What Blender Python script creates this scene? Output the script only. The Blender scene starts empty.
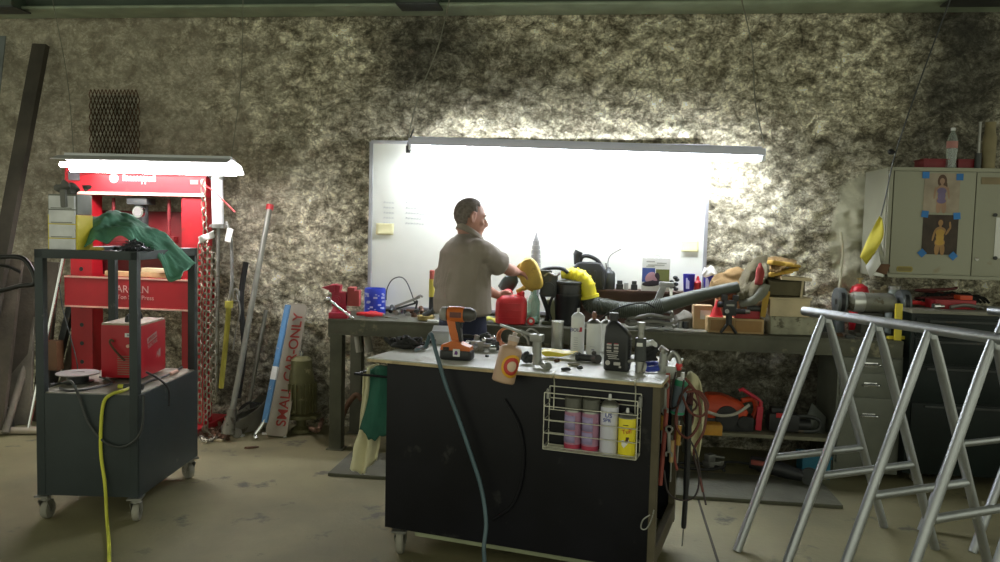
import bpy, bmesh, math, random
from mathutils import Vector, Matrix, Euler, noise
random.seed(7)
SC = bpy.context.scene
COL = SC.collection
PI = math.pi
V = Vector

# ------------------------------------------------------------------ camera
F = 800.0
CAMZ = 1.57
YAW, PITCH, ROLL = math.radians(6.8), math.radians(3.76), math.radians(1.43)
CAMR = Matrix.Rotation(YAW, 3, 'Z') @ Matrix.Rotation(PI/2 - PITCH, 3, 'X') @ Matrix.Rotation(ROLL, 3, 'Z')
CAMP = V((0, 0, CAMZ))
cd = bpy.data.cameras.new('camera'); cam = bpy.data.objects.new('camera', cd); COL.objects.link(cam)
cam.matrix_world = Matrix.Translation(CAMP) @ CAMR.to_4x4()
cd.sensor_width = 36; cd.lens = 36*F/1000; cd.clip_start = .05; cd.clip_end = 100
SC.camera = cam

def ray(px, py): return CAMR @ V(((px-500)/F, -(py-281)/F, -1))
def PP(px, py, p, n):
    d = ray(px, py); n = V(n); return CAMP + d*((V(p)-CAMP).dot(n)/d.dot(n))
def PY(px, py, Y): return PP(px, py, (0, Y, 0), (0, 1, 0))
def PZ(px, py, z): return PP(px, py, (0, 0, z), (0, 0, 1))
WALLY = 5.95

# ------------------------------------------------------------------ materials
MATS = {}
def nd(nt, t, **k):
    n = nt.nodes.new(t)
    for a, b in k.items(): setattr(n, a, b)
    return n
def mat(name, col, rough=.6, metal=0., var=.25, scale=6., bump=.0, bscale=None, spots=None, trans=0., emit=None, estr=0., alpha=1., coat=0., spec=None):
    """spots = (colour, threshold, scale): wear or dirt patches with a shape of their own"""
    if name in MATS: return MATS[name]
    m = bpy.data.materials.new(name); m.use_nodes = True; nt = m.node_tree; L = nt.links
    b = nt.nodes['Principled BSDF']
    b.inputs['Roughness'].default_value = rough; b.inputs['Metallic'].default_value = metal
    if spec is not None: b.inputs['Specular IOR Level'].default_value = spec
    if trans: b.inputs['Transmission Weight'].default_value = trans
    if coat: b.inputs['Coat Weight'].default_value = coat
    if emit: b.inputs['Emission Color'].default_value = (*emit, 1); b.inputs['Emission Strength'].default_value = estr
    tc = nd(nt, 'ShaderNodeTexCoord')
    n = nd(nt, 'ShaderNodeTexNoise'); n.inputs['Scale'].default_value = scale; n.inputs['Detail'].default_value = 5
    L.new(tc.outputs['Object'], n.inputs['Vector'])
    r = nd(nt, 'ShaderNodeValToRGB')
    lo = [c*(1-var) for c in col]; hi = [min(1, c*(1+var)) for c in col]
    r.color_ramp.elements[0].position = .3; r.color_ramp.elements[0].color = (*lo, 1)
    r.color_ramp.elements[1].position = .7; r.color_ramp.elements[1].color = (*hi, 1)
    L.new(n.outputs['Fac'], r.inputs['Fac'])
    out = r.outputs['Color']
    if spots:
        sc, th, ss = spots
        n2 = nd(nt, 'ShaderNodeTexNoise'); n2.inputs['Scale'].default_value = ss; n2.inputs['Detail'].default_value = 8; n2.inputs['Roughness'].default_value = .65
        L.new(tc.outputs['Object'], n2.inputs['Vector'])
        r2 = nd(nt, 'ShaderNodeValToRGB'); r2.color_ramp.elements[0].position = th; r2.color_ramp.elements[1].position = min(1, th+.07)
        L.new(n2.outputs['Fac'], r2.inputs['Fac'])
        mx = nd(nt, 'ShaderNodeMix', data_type='RGBA'); mx.inputs['B'].default_value = (*sc, 1)
        L.new(r2.outputs['Color'], mx.inputs['Factor']); L.new(out, mx.inputs['A']); out = mx.outputs['Result']
    L.new(out, b.inputs['Base Color'])
    if bump:
        n3 = nd(nt, 'ShaderNodeTexNoise'); n3.inputs['Scale'].default_value = bscale or scale*8; n3.inputs['Detail'].default_value = 4
        L.new(tc.outputs['Object'], n3.inputs['Vector'])
        bp = nd(nt, 'ShaderNodeBump'); bp.inputs['Strength'].default_value = bump; bp.inputs['Distance'].default_value = .01
        L.new(n3.outputs['Fac'], bp.inputs['Height']); L.new(bp.outputs['Normal'], b.inputs['Normal'])
    MATS[name] = m; return m
def emat(name, col, s):
    m = bpy.data.materials.new(name); m.use_nodes = True; nt = m.node_tree
    b = nt.nodes['Principled BSDF']; b.inputs['Base Color'].default_value = (*col, 1)
    b.inputs['Emission Color'].default_value = (*col, 1); b.inputs['Emission Strength'].default_value = s
    return m

# ------------------------------------------------------------------ mesh helpers
def cat(pts, n=8, closed=False):
    pts = [V(p) for p in pts]; N = len(pts); out = []
    if N < 3: return pts
    R = range(N if closed else N-1)
    for i in R:
        if closed: p = [pts[(i+k-1) % N] for k in range(4)]
        else: p = [pts[max(i-1, 0)], pts[i], pts[i+1], pts[min(i+2, N-1)]]
        for k in range(n):
            t = k/n
            out.append(.5*((2*p[1])+(-p[0]+p[2])*t+(2*p[0]-5*p[1]+4*p[2]-p[3])*t*t+(-p[0]+3*p[1]-3*p[2]+p[3])*t**3))
    if not closed: out.append(pts[-1])
    return out
def frame(d):
    d = V(d).normalized(); q = d.to_track_quat('Z', 'Y'); return q.to_matrix().to_4x4()
class MB:
    def __init__(s): s.bm = bmesh.new(); s.mi = 0; s.X = Matrix()
    def _v(s, p): return s.bm.verts.new(s.X @ V(p))
    def _f(s, vs):
        try:
            f = s.bm.faces.new(vs); f.material_index = s.mi; return f
        except ValueError: return None
    def box(s, c, d, rot=None, bev=0., taper=1.):
        M = Matrix.Translation(V(c))
        if rot is not None: M = M @ (Euler(rot).to_matrix().to_4x4() if not isinstance(rot, Matrix) else rot.to_4x4())
        x, y, z = d[0]/2, d[1]/2, d[2]/2
        vs = [s._v(M @ V((sx*x*(taper if sz > 0 else 1), sy*y*(taper if sz > 0 else 1), sz*z))) for sz in (-1, 1) for sy in (-1, 1) for sx in (-1, 1)]
        fs = [s._f([vs[i] for i in q]) for q in ((0, 2, 3, 1), (4, 5, 7, 6), (0, 1, 5, 4), (2, 6, 7, 3), (0, 4, 6, 2), (1, 3, 7, 5))]
        if bev:
            es = list({e for f in fs for e in f.edges})
            r = bmesh.ops.bevel(s.bm, geom=es, offset=min(bev, .45*min(d)), segments=2, affect='EDGES', profile=.7)
            for f in r['faces']: f.material_index = s.mi
        return s
    def beam(s, p0, p1, w, t, up=(0, -1, 0), bev=0.):
        p0, p1 = V(p0), V(p1); d = (p1-p0); z = d.normalized(); x = V(up).cross(z).normalized(); y = z.cross(x)
        M = Matrix((x, y, z)).transposed()
        return s.box((p0+p1)/2, (w, t, d.length), M, bev)
    def tube(s, pts, r, n=8, closed=False, cap=True):
        pts = [V(p) for p in pts]; N = len(pts)
        rs = r if isinstance(r, (list, tuple)) else [r]*N
        rings = []; up = None
        for i, p in enumerate(pts):
            a = pts[(i-1) % N] if (i or closed) else p; b = pts[(i+1) % N] if (i < N-1 or closed) else p
            t = (b-a)
            t = t.normalized() if t.length > 1e-9 else V((0, 0, 1))
            if up is None:
                up = V((0, 0, 1)) if abs(t.z) < .9 else V((1, 0, 0))
            up = (up - t*up.dot(t)); up = up.normalized() if up.length > 1e-6 else t.orthogonal().normalized()
            sd = t.cross(up)
            rings.append([s._v(p+rs[i]*(math.cos(2*PI*k/n)*up+math.sin(2*PI*k/n)*sd)) for k in range(n)])
        for i in range(N if closed else N-1):
            A, B = rings[i], rings[(i+1) % N]
            for k in range(n): s._f([A[k], A[(k+1) % n], B[(k+1) % n], B[k]])
        if cap and not closed: s._f(rings[0][::-1]); s._f(rings[-1])
        return s
    def cyl(s, p0, p1, r0, r1=None, n=20): return s.tube([p0, p1], [r0, r0 if r1 is None else r1], n)
    def lathe(s, prof, c=(0, 0, 0), n=24, M=None):
        M = Matrix.Translation(V(c)) @ (M.to_4x4() if M else Matrix())
        rings = []
        for r, z in prof:
            rings.append([s._v(M @ V((max(r, .0002)*math.cos(2*PI*k/n), max(r, .0002)*math.sin(2*PI*k/n), z))) for k in range(n)])
        for A, B in zip(rings, rings[1:]):
            for k in range(n): s._f([A[k], A[(k+1) % n], B[(k+1) % n], B[k]])
        s._f(rings[0][::-1]); s._f(rings[-1]); return s
    def ell(s, c, r, rot=None, n=16):
        if not hasattr(r, '__len__'): r = (r, r, r)
        M = Matrix.Translation(V(c)) @ (Euler(rot).to_matrix().to_4x4() if rot is not None and not isinstance(rot, Matrix) else (rot.to_4x4() if rot is not None else Matrix()))
        rings = []
        m = n//2
        top = s._v(M @ V((0, 0, r[2]))); bot = s._v(M @ V((0, 0, -r[2])))
        for i in range(1, m):
            a = PI*i/m
            rings.append([s._v(M @ V((r[0]*math.sin(a)*math.cos(2*PI*k/n), r[1]*math.sin(a)*math.sin(2*PI*k/n), r[2]*math.cos(a)))) for k in range(n)])
        for A, B in zip(rings, rings[1:]):
            for k in range(n): s._f([A[k], B[k], B[(k+1) % n], A[(k+1) % n]])
        for k in range(n):
            s._f([top, rings[0][k], rings[0][(k+1) % n]]); s._f([bot, rings[-1][(k+1) % n], rings[-1][k]])
        return s
    def prism(s, pts, y0, y1, M=None):
        """outline in local XZ, extruded along Y"""
        M = M.to_4x4() if M else Matrix()
        A = [s._v(M @ V((p[0], y0, p[1]))) for p in pts]; B = [s._v(M @ V((p[0], y1, p[1]))) for p in pts]
        s._f(A); s._f(B[::-1]); n = len(pts)
        for i in range(n): s._f([A[(i+1) % n], A[i], B[i], B[(i+1) % n]])
        return s
    def grid(s, fn, nu, nv):
        g = [[s._v(fn(i/nu, j/nv)) for j in range(nv+1)] for i in range(nu+1)]
        for i in range(nu):
            for j in range(nv): s._f([g[i][j], g[i+1][j], g[i+1][j+1], g[i][j+1]])
        return s
    def loft(s, rings):
        R = [[s._v(p) for p in r] for r in rings]; n = len(R[0])
        for A, B in zip(R, R[1:]):
            for k in range(n): s._f([A[k], A[(k+1) % n], B[(k+1) % n], B[k]])
        s._f(R[0][::-1]); s._f(R[-1]); return s
    def jitter(s, a, sc=10.):
        for v in s.bm.verts:
            v.co += a*V((noise.noise(v.co*sc), noise.noise(v.co*sc+V((9, 3, 1))), noise.noise(v.co*sc+V((1, 7, 5)))))
        return s
def ob(name, mb, m, parent=None, solid=0., sub=0, recalc=True, ang=38, remesh=0.):
    if recalc: bmesh.ops.recalc_face_normals(mb.bm, faces=mb.bm.faces)
    me = bpy.data.meshes.new(name); mb.bm.to_mesh(me); mb.bm.free()
    o = bpy.data.objects.new(name, me); COL.objects.link(o)
    for x in (m if isinstance(m, (list, tuple)) else [m]): me.materials.append(x)
    me.polygons.foreach_set('use_smooth', [True]*len(me.polygons))
    if ang < 180: me.set_sharp_from_angle(angle=math.radians(ang))
    if parent: o.parent = parent
    if remesh:
        k = o.modifiers.new('r', 'REMESH'); k.mode = 'VOXEL'; k.voxel_size = remesh; k.use_smooth_shade = True
        k = o.modifiers.new('s', 'SMOOTH'); k.iterations = 4; k.factor = .5
    if solid: k = o.modifiers.new('s', 'SOLIDIFY'); k.thickness = solid; k.offset = 0
    if sub: k = o.modifiers.new('sub', 'SUBSURF'); k.levels = sub; k.render_levels = sub
    return o
def tag(o, label, cat_, group=None):
    o['label'] = label; o['category'] = cat_
    if group: o['group'] = group
    return o
def thing(name, label, cat_, loc=(0, 0, 0), rz=0., group=None, rot=None):
    o = bpy.data.objects.new(name, None); COL.objects.link(o); o.empty_display_size = .05
    o.location = loc; o.rotation_euler = rot if rot else (0, 0, rz)
    return tag(o, label, cat_, group)
def struct(name, mb, m, **k):
    o = ob(name, mb, m, **k); o['kind'] = 'structure'; return o
def text(body, size, m, parent, M, name='lettering', ext=.0006, sx=1., bold=0.):
    c = bpy.data.curves.new('t', 'FONT'); c.body = body; c.size = size; c.extrude = ext; c.offset = bold; c.align_x = 'CENTER'; c.align_y = 'CENTER'
    t = bpy.data.objects.new('t', c); COL.objects.link(t)
    dg = bpy.context.evaluated_depsgraph_get(); dg.update()
    me = bpy.data.meshes.new_from_object(t.evaluated_get(dg)); bpy.data.objects.remove(t); bpy.data.curves.remove(c)
    me.transform(M @ Matrix.Diagonal((sx, 1, 1, 1))); o = bpy.data.objects.new(name, me); COL.objects.link(o); me.materials.clear(); me.materials.append(m)
    o.parent = parent; return o
FRONT = Matrix.Rotation(PI/2, 4, 'X')      # text plane turned to face -Y
def T(x, y, z): return Matrix.Translation(V((x, y, z)))
def RZ(a): return Matrix.Rotation(a, 4, 'Z')
def RY(a): return Matrix.Rotation(a, 4, 'Y')
def RX(a): return Matrix.Rotation(a, 4, 'X')

# ------------------------------------------------------------------ palette
black = mat('black_plastic', (.018, .019, .021), .45, var=.3)
blackp = mat('black_paint', (.006, .006, .009), .42, spec=.25, var=.4, scale=3, spots=((.03, .03, .03), .62, 5))
rubber = mat('black_rubber', (.02, .02, .02), .8, bump=.2)
dkgrey = mat('dark_grey_metal', (.06, .065, .065), .5, .4, spots=((.12, .09, .06), .6, 12))
steel = mat('dull_steel', (.32, .32, .30), .42, .85, spots=((.16, .13, .09), .58, 20))
chrome = mat('bright_steel', (.75, .76, .78), .18, 1., var=.05)
alu = mat('aluminium_pipe', (.44, .46, .48), .42, .9, var=.12, scale=4, bump=.1, bscale=60)
red = mat('red_paint', (.36, .008, .015), .45, var=.15, scale=3, spots=((.25, .02, .02), .63, 9))
redp = mat('red_plastic', (.62, .03, .035), .42, var=.15)
orange = mat('orange_plastic', (.75, .17, .03), .45, var=.15)
orangered = mat('orange_red_paint', (.62, .07, .02), .5, var=.2)
yellow = mat('yellow_plastic', (.80, .66, .05), .4, var=.12)
yellowl = mat('yellow_label', (.85, .72, .03), .5, var=.05)
mustard = mat('mustard_plastic', (.52, .36, .06), .5, var=.2, scale=12, spots=((.2, .14, .05), .6, 18))
white = mat('white_plastic', (.75, .76, .76), .45, var=.05)
paper = mat('white_paper', (.78, .78, .75), .8, var=.05)
whitep = mat('white_enamel', (.72, .74, .76), .4, var=.04)
blue = mat('blue_plastic', (.03, .06, .42), .45, var=.12)
ltblue = mat('light_blue_paint', (.08, .22, .42), .5, var=.15, spots=((.5, .5, .48), .62, 14))
bluetape = mat('blue_tape', (.04, .20, .55), .7)
greencl = mat('green_cloth', (.10, .27, .18), .95, var=.25, bump=.4, bscale=300)
dkgreencl = mat('dark_green_towel', (.02, .10, .07), .95, var=.25, bump=.6, bscale=250)
creamcl = mat('cream_towel', (.62, .58, .38), .95, var=.15, bump=.6, bscale=250)
olive = mat('olive_canvas', (.12, .105, .06), .95, var=.3, bump=.4, bscale=200, spots=((.09, .08, .05), .6, 9))
tanc = mat('tan_canvas', (.27, .17, .07), .95, var=.35, bump=.4, bscale=200, spots=((.13, .10, .05), .57, 14))
wood = mat('raw_wood', (.45, .31, .15), .7, var=.25, scale=5, bump=.2)
woodpale = mat('pale_wood', (.60, .50, .32), .7, var=.2, scale=6, bump=.2)
wooddk = mat('dark_weathered_wood', (.075, .062, .045), .85, var=.4, scale=4, bump=.5, bscale=30)
woodgrey = mat('grey_weathered_wood', (.17, .155, .12), .85, var=.35, scale=4, bump=.5, bscale=30)
cardboard = mat('cardboard', (.50, .36, .20), .9, var=.1)
rust = mat('rusty_steel', (.13, .07, .04), .8, .3, var=.5, scale=10, bump=.4)
brass = mat('dull_brass', (.38, .30, .12), .45, .7)
copper = mat('copper', (.45, .17, .08), .45, .7)
# ------------------------------------------------------------------ room
def wall_material():
    m = bpy.data.materials.new('rough_sprayed_stone'); m.use_nodes = True; nt = m.node_tree; L = nt.links
    b = nt.nodes['Principled BSDF']; b.inputs['Roughness'].default_value = .9
    g = nd(nt, 'ShaderNodeNewGeometry')
    def noise_(scale, detail=6, rough=.6, dist=0., stretch=(1, 1, 1)):
        mp = nd(nt, 'ShaderNodeMapping'); mp.inputs['Scale'].default_value = stretch
        L.new(g.outputs['Position'], mp.inputs['Vector'])
        n = nd(nt, 'ShaderNodeTexNoise'); n.inputs['Scale'].default_value = scale; n.inputs['Detail'].default_value = detail
        n.inputs['Roughness'].default_value = rough; n.inputs['Distortion'].default_value = dist
        L.new(mp.outputs['Vector'], n.inputs['Vector']); return n.outputs['Fac']
    def ramp(x, stops):
        r = nd(nt, 'ShaderNodeValToRGB'); e = r.color_ramp.elements
        while len(e) < len(stops): e.new(.5)
        for k, (p, c) in enumerate(stops): e[k].position = p; e[k].color = (*c, 1)
        L.new(x, r.inputs['Fac']); return r.outputs['Color']
    def mix(f, a, c, mode='MIX'):
        x = nd(nt, 'ShaderNodeMix', data_type='RGBA', blend_type=mode)
        if isinstance(f, (int, float)): x.inputs['Factor'].default_value = f
        else: L.new(f, x.inputs['Factor'])
        for s_, v_ in (('A', a), ('B', c)):
            if isinstance(v_, tuple): x.inputs[s_].default_value = (*v_, 1)
            else: L.new(v_, x.inputs[s_])
        return x.outputs['Result']
    def math_(op, a, b_=None):
        n = nd(nt, 'ShaderNodeMath', operation=op)
        for i, v_ in enumerate((a, b_)):
            if v_ is None: continue
            if isinstance(v_, (int, float)): n.inputs[i].default_value = v_
            else: L.new(v_, n.inputs[i])
        return n.outputs[0]
    fine = noise_(11, 11, .80, .15, (.9, 1, 1.25))
    base = ramp(fine, [(.34, (.05, .047, .035)), (.44, (.22, .205, .165)), (.50, (.40, .385, .325)), (.55, (.58, .57, .50)), (.62, (.82, .82, .77))])
    med = noise_(2.6, 6, .65, .8)
    base = mix(.6, base, ramp(med, [(.36, (.46, .45, .42)), (.6, (1, 1, 1))]), 'MULTIPLY')
    vz = nd(nt, 'ShaderNodeTexVoronoi', feature='DISTANCE_TO_EDGE'); vz.inputs['Scale'].default_value = 7
    vm = nd(nt, 'ShaderNodeMapping'); vm.inputs['Scale'].default_value = (.7, 1, 1.5)
    wv = nd(nt, 'ShaderNodeTexNoise'); wv.inputs['Scale'].default_value = 5; wv.inputs['Detail'].default_value = 5
    L.new(g.outputs['Position'], wv.inputs['Vector'])
    va = nd(nt, 'ShaderNodeVectorMath', operation='MULTIPLY_ADD'); va.inputs[1].default_value = (.5, .5, .5); L.new(wv.outputs['Color'], va.inputs[0]); L.new(g.outputs['Position'], va.inputs[2])
    L.new(va.outputs[0], vm.inputs['Vector']); L.new(vm.outputs['Vector'], vz.inputs['Vector'])
    base = mix(.55, base, ramp(vz.outputs['Distance'], [(.0, (.16, .15, .13)), (.09, (1, 1, 1))]), 'MULTIPLY')
    vc = nd(nt, 'ShaderNodeTexVoronoi', feature='F1'); vc.inputs['Scale'].default_value = 24; L.new(vm.outputs['Vector'], vc.inputs['Vector'])
    sc_ = nd(nt, 'ShaderNodeSeparateColor'); L.new(vc.outputs['Color'], sc_.inputs[0])
    base = mix(.8, base, ramp(sc_.outputs[0], [(.0, (.40, .39, .37)), (.35, (.70, .69, .67)), (.8, (1, 1, 1)), (1., (1, 1, 1))]), 'MULTIPLY')
    base = mix(.5, base, ramp(noise_(55, 3, .6), [(.35, (.42, .41, .40)), (.6, (1, 1, 1))]), 'MULTIPLY')
    base = mix(1., base, (2.15, 2.08, 1.86), 'MULTIPLY')
    # masks in wall coordinates
    sep = nd(nt, 'ShaderNodeSeparateXYZ'); L.new(g.outputs['Position'], sep.inputs[0])
    X, Z = sep.outputs['X'], sep.outputs['Z']
    def blob(cx, cz, rx, rz, warp=.35, soft=.5):
        dx = math_('DIVIDE', math_('SUBTRACT', X, cx), rx); dz = math_('DIVIDE', math_('SUBTRACT', Z, cz), rz)
        d = math_('SQRT', math_('ADD', math_('MULTIPLY', dx, dx), math_('MULTIPLY', dz, dz)))
        w = math_('MULTIPLY', math_('SUBTRACT', noise_(3.0, 6, .7), .5), warp*4)
        d = math_('ADD', d, w)
        r = nd(nt, 'ShaderNodeMapRange'); r.interpolation_type = 'SMOOTHSTEP'
        r.inputs['From Min'].default_value = 1+soft; r.inputs['From Max'].default_value = 1-soft
        L.new(d, r.inputs['Value']); return r.outputs['Result']
    # smoother brown stone on the left half
    smooth = ramp(noise_(9, 7, .6, .3), [(.3, (.21, .18, .13)), (.5, (.33, .295, .225)), (.72, (.50, .455, .36))])
    base = mix(math_('MULTIPLY', blob(-4.7, 2.4, 2.2, 1.5, .3, .35), .7), base, smooth)
    # soot stains high up, plus darkness low on the wall put into its colour
    for cx, cz, rx, rz, k in SOOT_AND_DARK:
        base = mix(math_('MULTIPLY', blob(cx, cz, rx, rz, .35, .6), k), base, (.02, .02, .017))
    # pale painted patch by the cabinet
    for cx, cz, rx, rz, k in PATCH:
        base = mix(math_('MULTIPLY', blob(cx, cz, rx, rz, .22, .12), k), base, ramp(noise_(7, 6), [(.3, (.52, .51, .36)), (.7, (.68, .66, .50))]))
    L.new(base, b.inputs['Base Color'])
    bp = nd(nt, 'ShaderNodeBump'); bp.inputs['Strength'].default_value = .9; bp.inputs['Distance'].default_value = .02
    L.new(fine, bp.inputs['Height']); L.new(bp.outputs['Normal'], b.inputs['Normal'])
    return m
def wp(px, py): p = PY(px, py, WALLY); return p.x, p.z
def blob_at(px, py, rx, rz, k): x, z = wp(px, py); return (x, z, rx, rz, k)
SOOT_AND_DARK = [blob_at(425, 40, .42, .30, .75), blob_at(480, 75, .7, .25, .5), blob_at(385, 130, .5, .35, .3), blob_at(965, 80, .38, .55, .85), blob_at(900, 150, .7, .12, .4),
        blob_at(975, 20, .5, .2, .6), blob_at(820, 395, 1.2, .30, .6), blob_at(640, 400, 3., .35, .5), blob_at(230, 390, .7, .5, .5)]  # last three only darken the wall low down, mostly under the bench
PATCH = [blob_at(850, 240, .13, .36, .8), blob_at(874, 210, .24, .28, .95), blob_at(720, 300, .3, .1, .4)]
mb = MB()
def wallf(u, v):
    x = -8.2+14.4*u; z = -.02+3.75*v
    k = min(1., max(.25, (x+4.2)/2.))
    n1 = noise.fractal(V((x*2.2, 3.1, z*2.2)), .8, 2., 4)
    n2 = noise.ridged_multi_fractal(V((x*5.5+.3*n1, 1.7, z*8.)), .9, 2.1, 4, 1., 2.)
    n3 = noise.noise(V((x*26, 4.2, z*34)))
    return V((x, WALLY - .012 - k*(.030*n1+.020*n2+.006*n3) + .035*k, z))
mb.grid(wallf, 900, 240)
struct('wall_back', mb, wall_material(), recalc=False, ang=180)

def floor_material():
    m = mat('stained_concrete', (.20, .182, .098), .62, var=.32, scale=1.3, bump=.12, bscale=40, spots=((.08, .072, .05), .60, 3.2))
    return m
mb = MB(); mb.box((-1, 2.6, -.05), (15, 9.4, .1)); struct('floor', mb, floor_material())
# expansion joints and a paler patch
dark = mat('joint_dirt', (.05, .045, .03), .9)
mb = MB()
a = PZ(700, 505, 0); b = PZ(718, 562, 0); d = (b-a).normalized()
mb.beam(a-d*.3+V((0, 0, .0015)), b+d*1.5+V((0, 0, .0015)), .012, .003, (0, 0, 1))
struct('trim_1', mb, dark)
# ceiling and the green steel beam along the top of the wall
beamm = mat('dark_green_paint', (.075, .105, .075), .5, var=.25, scale=2, spots=((.10, .10, .07), .63, 6))
beaml = mat('pale_green_paint', (.30, .36, .26), .5, var=.2)
zb = PY(500, 11, 5.8).z
mb = MB()
mb.box((0, 5.80, zb+.17), (12.4, .02, .30)); mb.box((0, 5.80, zb+.32), (12.4, .24, .02)); 
struct('trim_2', mb, beamm)
mb = MB(); mb.box((0, 5.79, zb+.008), (12.4, .26, .016), bev=.003); mb.tube([(-6.2, 5.655, zb+.012), (6.2, 5.655, zb+.012)], .012, 8)
struct('trim_3', mb, beaml)
mb = MB(); mb.box((0, 3.1, zb+.42), (12.4, 5.9, .1)); 
for k in range(7): mb.box((-5.4+1.8*k, 3.0, zb+.34), (.1, 5.4, .12))
struct('ceiling', mb, mat('dim_roof_boards', (.10, .10, .085), .8))
# joist hangers / conduit boxes on the beam
for px, w, lab in ((423, .26, 'dark steel bracket under the roof beam above the whiteboard'), (3, .42, 'dark green steel bracket in the corner of the roof beam'), (985, .5, 'dark steel bracket on the roof beam above the wall cabinet')):
    p = PY(px, 8, 5.72); o = thing('beam_bracket', lab, 'bracket', (p.x, 5.62, zb-.02))
    mb = MB(); mb.box((0, 0, .06), (w, .16, .1), bev=.006); ob('bracket_body', mb, beamm, o)
    mb = MB(); mb.box((0, -.01, .004), (w*1.15, .2, .012), bev=.003); ob('bracket_flange', mb, dkgrey, o)

# ------------------------------------------------------------------ lights
tube_e = emat('fluorescent_tube_glow', (.93, .97, 1.), 84.)
tube_e2 = emat('fluorescent_tube_glow_warm', (1., .95, .95), 52.)
a = PY(410, 146, 5.62); b = PY(764, 157, 5.62)
Lm = (b-a).length; dz = math.asin((b.z-a.z)/Lm)
o = thing('strip_light', 'long white fluorescent strip light hanging on wires before the whiteboard', 'strip light', (a+b)/2, rot=(0, -dz, 0))
mb = MB(); mb.box((0, 0, .028), (Lm, .12, .05), bev=.008); mb.box((0, 0, .058), (Lm*.98, .09, .012)); ob('housing', mb, mat('bloom_tinted_enamel', (.70, .72, .88), .4, var=.04), o)  # bluish tint puts the bloom of the tubes into the enamel colour
for sx in (-1, 1):
    mb = MB(); mb.box((sx*(Lm/2-.012), 0, -.012), (.024, .1, .035), bev=.004); ob('lamp_holder', mb, whitep, o)
for sy in (-1, 1):
    mb = MB(); mb.cyl((-Lm/2+.03, sy*.034, -.016), (Lm/2-.03, sy*.034, -.016), .014, n=12); ob('fluorescent_tube', mb, tube_e, o)
SL = (a+b)/2
for (p0, p1, lab) in (((450, -3), (408, 143), 'thin hanging wire holding the strip light end nearer the man'), ((741, -3), (764, 150), 'thin hanging wire holding the strip light end nearer the cabinet')):
    q0 = PY(*p0, 5.5); q1 = PY(*p1, 5.62); q1.z += .035
    mb = MB(); mb.tube(cat([q0, q0.lerp(q1, .35)+V((.02, 0, 0)), q0.lerp(q1, .7)+V((-.015, 0, 0)), q1], 6), .0045, 6); tag(ob('hanging_wire', mb, mat('grey_cord', (.22, .22, .17), .8)), lab, 'wire')
mb = MB(); q = PY(408, 143, 5.62)
mb.tube([q+V((.04, 0, .1)), q+V((.0, 0, 0)), q+V((.01, -.01, -.06))], .006, 6); mb.box(q+V((.005, -.01, -.045)), (.03, .02, .05))
tag(ob('wire_hook', mb, dkgrey), 'small dark hook at the left end of the long strip light', 'hook')

a = PY(64, 163, 5.3); b = PY(236, 167, 5.3); Ls = (b-a).length
o = thing('shop_light', 'short white hooded fluorescent shop light glowing above the red press', 'shop light', (a+b)/2, rot=(-.22, -math.asin((b.z-a.z)/Ls), 0))
mb = MB()
prof = [(-.15, -.012), (-.075, .035), (.075, .035), (.15, -.012), (.146, -.017), (.072, .029), (-.072, .029), (-.146, -.017)]
mb.prism(prof, -Ls/2, Ls/2, RZ(PI/2)); ob('reflector_hood', mb, whitep, o)
mb = MB(); mb.box((0, 0, .045), (Ls*.96, .1, .035), bev=.006); ob('ballast_box', mb, whitep, o)
for sy in (-1, 1):
    mb = MB(); mb.cyl((-Ls/2+.02, sy*.055, -.028), (Ls/2-.02, sy*.055, -.028), .019, n=12); ob('fluorescent_tube', mb, tube_e2, o)
for (px, lab) in ((52, 'thin wire hanging from the beam towards the left end of the shop light'), (243, 'thin wire hanging from the beam to the right end of the shop light')):
    q0 = PY(px, -2, 5.5); q1 = PY(px+(22 if px < 100 else -12), 160, 5.3)
    mb = MB(); mb.tube(cat([q0, q0.lerp(q1, .5)+V((.02, .02, 0)), q1], 6), .003, 6); tag(ob('hanging_wire', mb, MATS['grey_cord']), lab, 'wire')

# world: dim greenish daylight that comes in from the open front of the workshop
w = bpy.data.worlds.new('world'); SC.world = w; w.use_nodes = True
bg = w.node_tree.nodes['Background']; bg.inputs[0].default_value = (.97, 1.0, .78, 1); bg.inputs[1].default_value = .84
SC.view_settings.view_transform = 'Standard'; SC.view_settings.look = 'None'; SC.view_settings.gamma = 1; SC.view_settings.exposure = 0.0
SC.view_settings.use_curve_mapping = False

# ------------------------------------------------------------------ whiteboard
q0 = PY(372, 142, WALLY-.06); q1 = PY(709, 150, WALLY-.06)
wx0, wx1 = q0.x, q1.x; wz1 = q0.z; wz0 = wz1-1.24
o = thing('whiteboard', 'large white marker board on the stone wall behind the man', 'whiteboard', ((wx0+wx1)/2, WALLY-.06, wz0))
W = wx1-wx0; H = wz1-wz0
mb = MB(); mb.box((0, 0, H/2), (W, .015, H)); ob('writing_surface', mb, mat('white_board_surface', (.83, .85, .79), .35, var=.02), o)
mb = MB(); fr = mat('grey_aluminium_frame', (.45, .45, .5), .4, .6)
for x in (-W/2, W/2): mb.box((x, -.008, H/2), (.025, .03, H), bev=.003)
for z in (0, H): mb.box((0, -.008, z), (W, .03, .025), bev=.003)
ob('board_frame', mb, fr, o)
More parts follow.
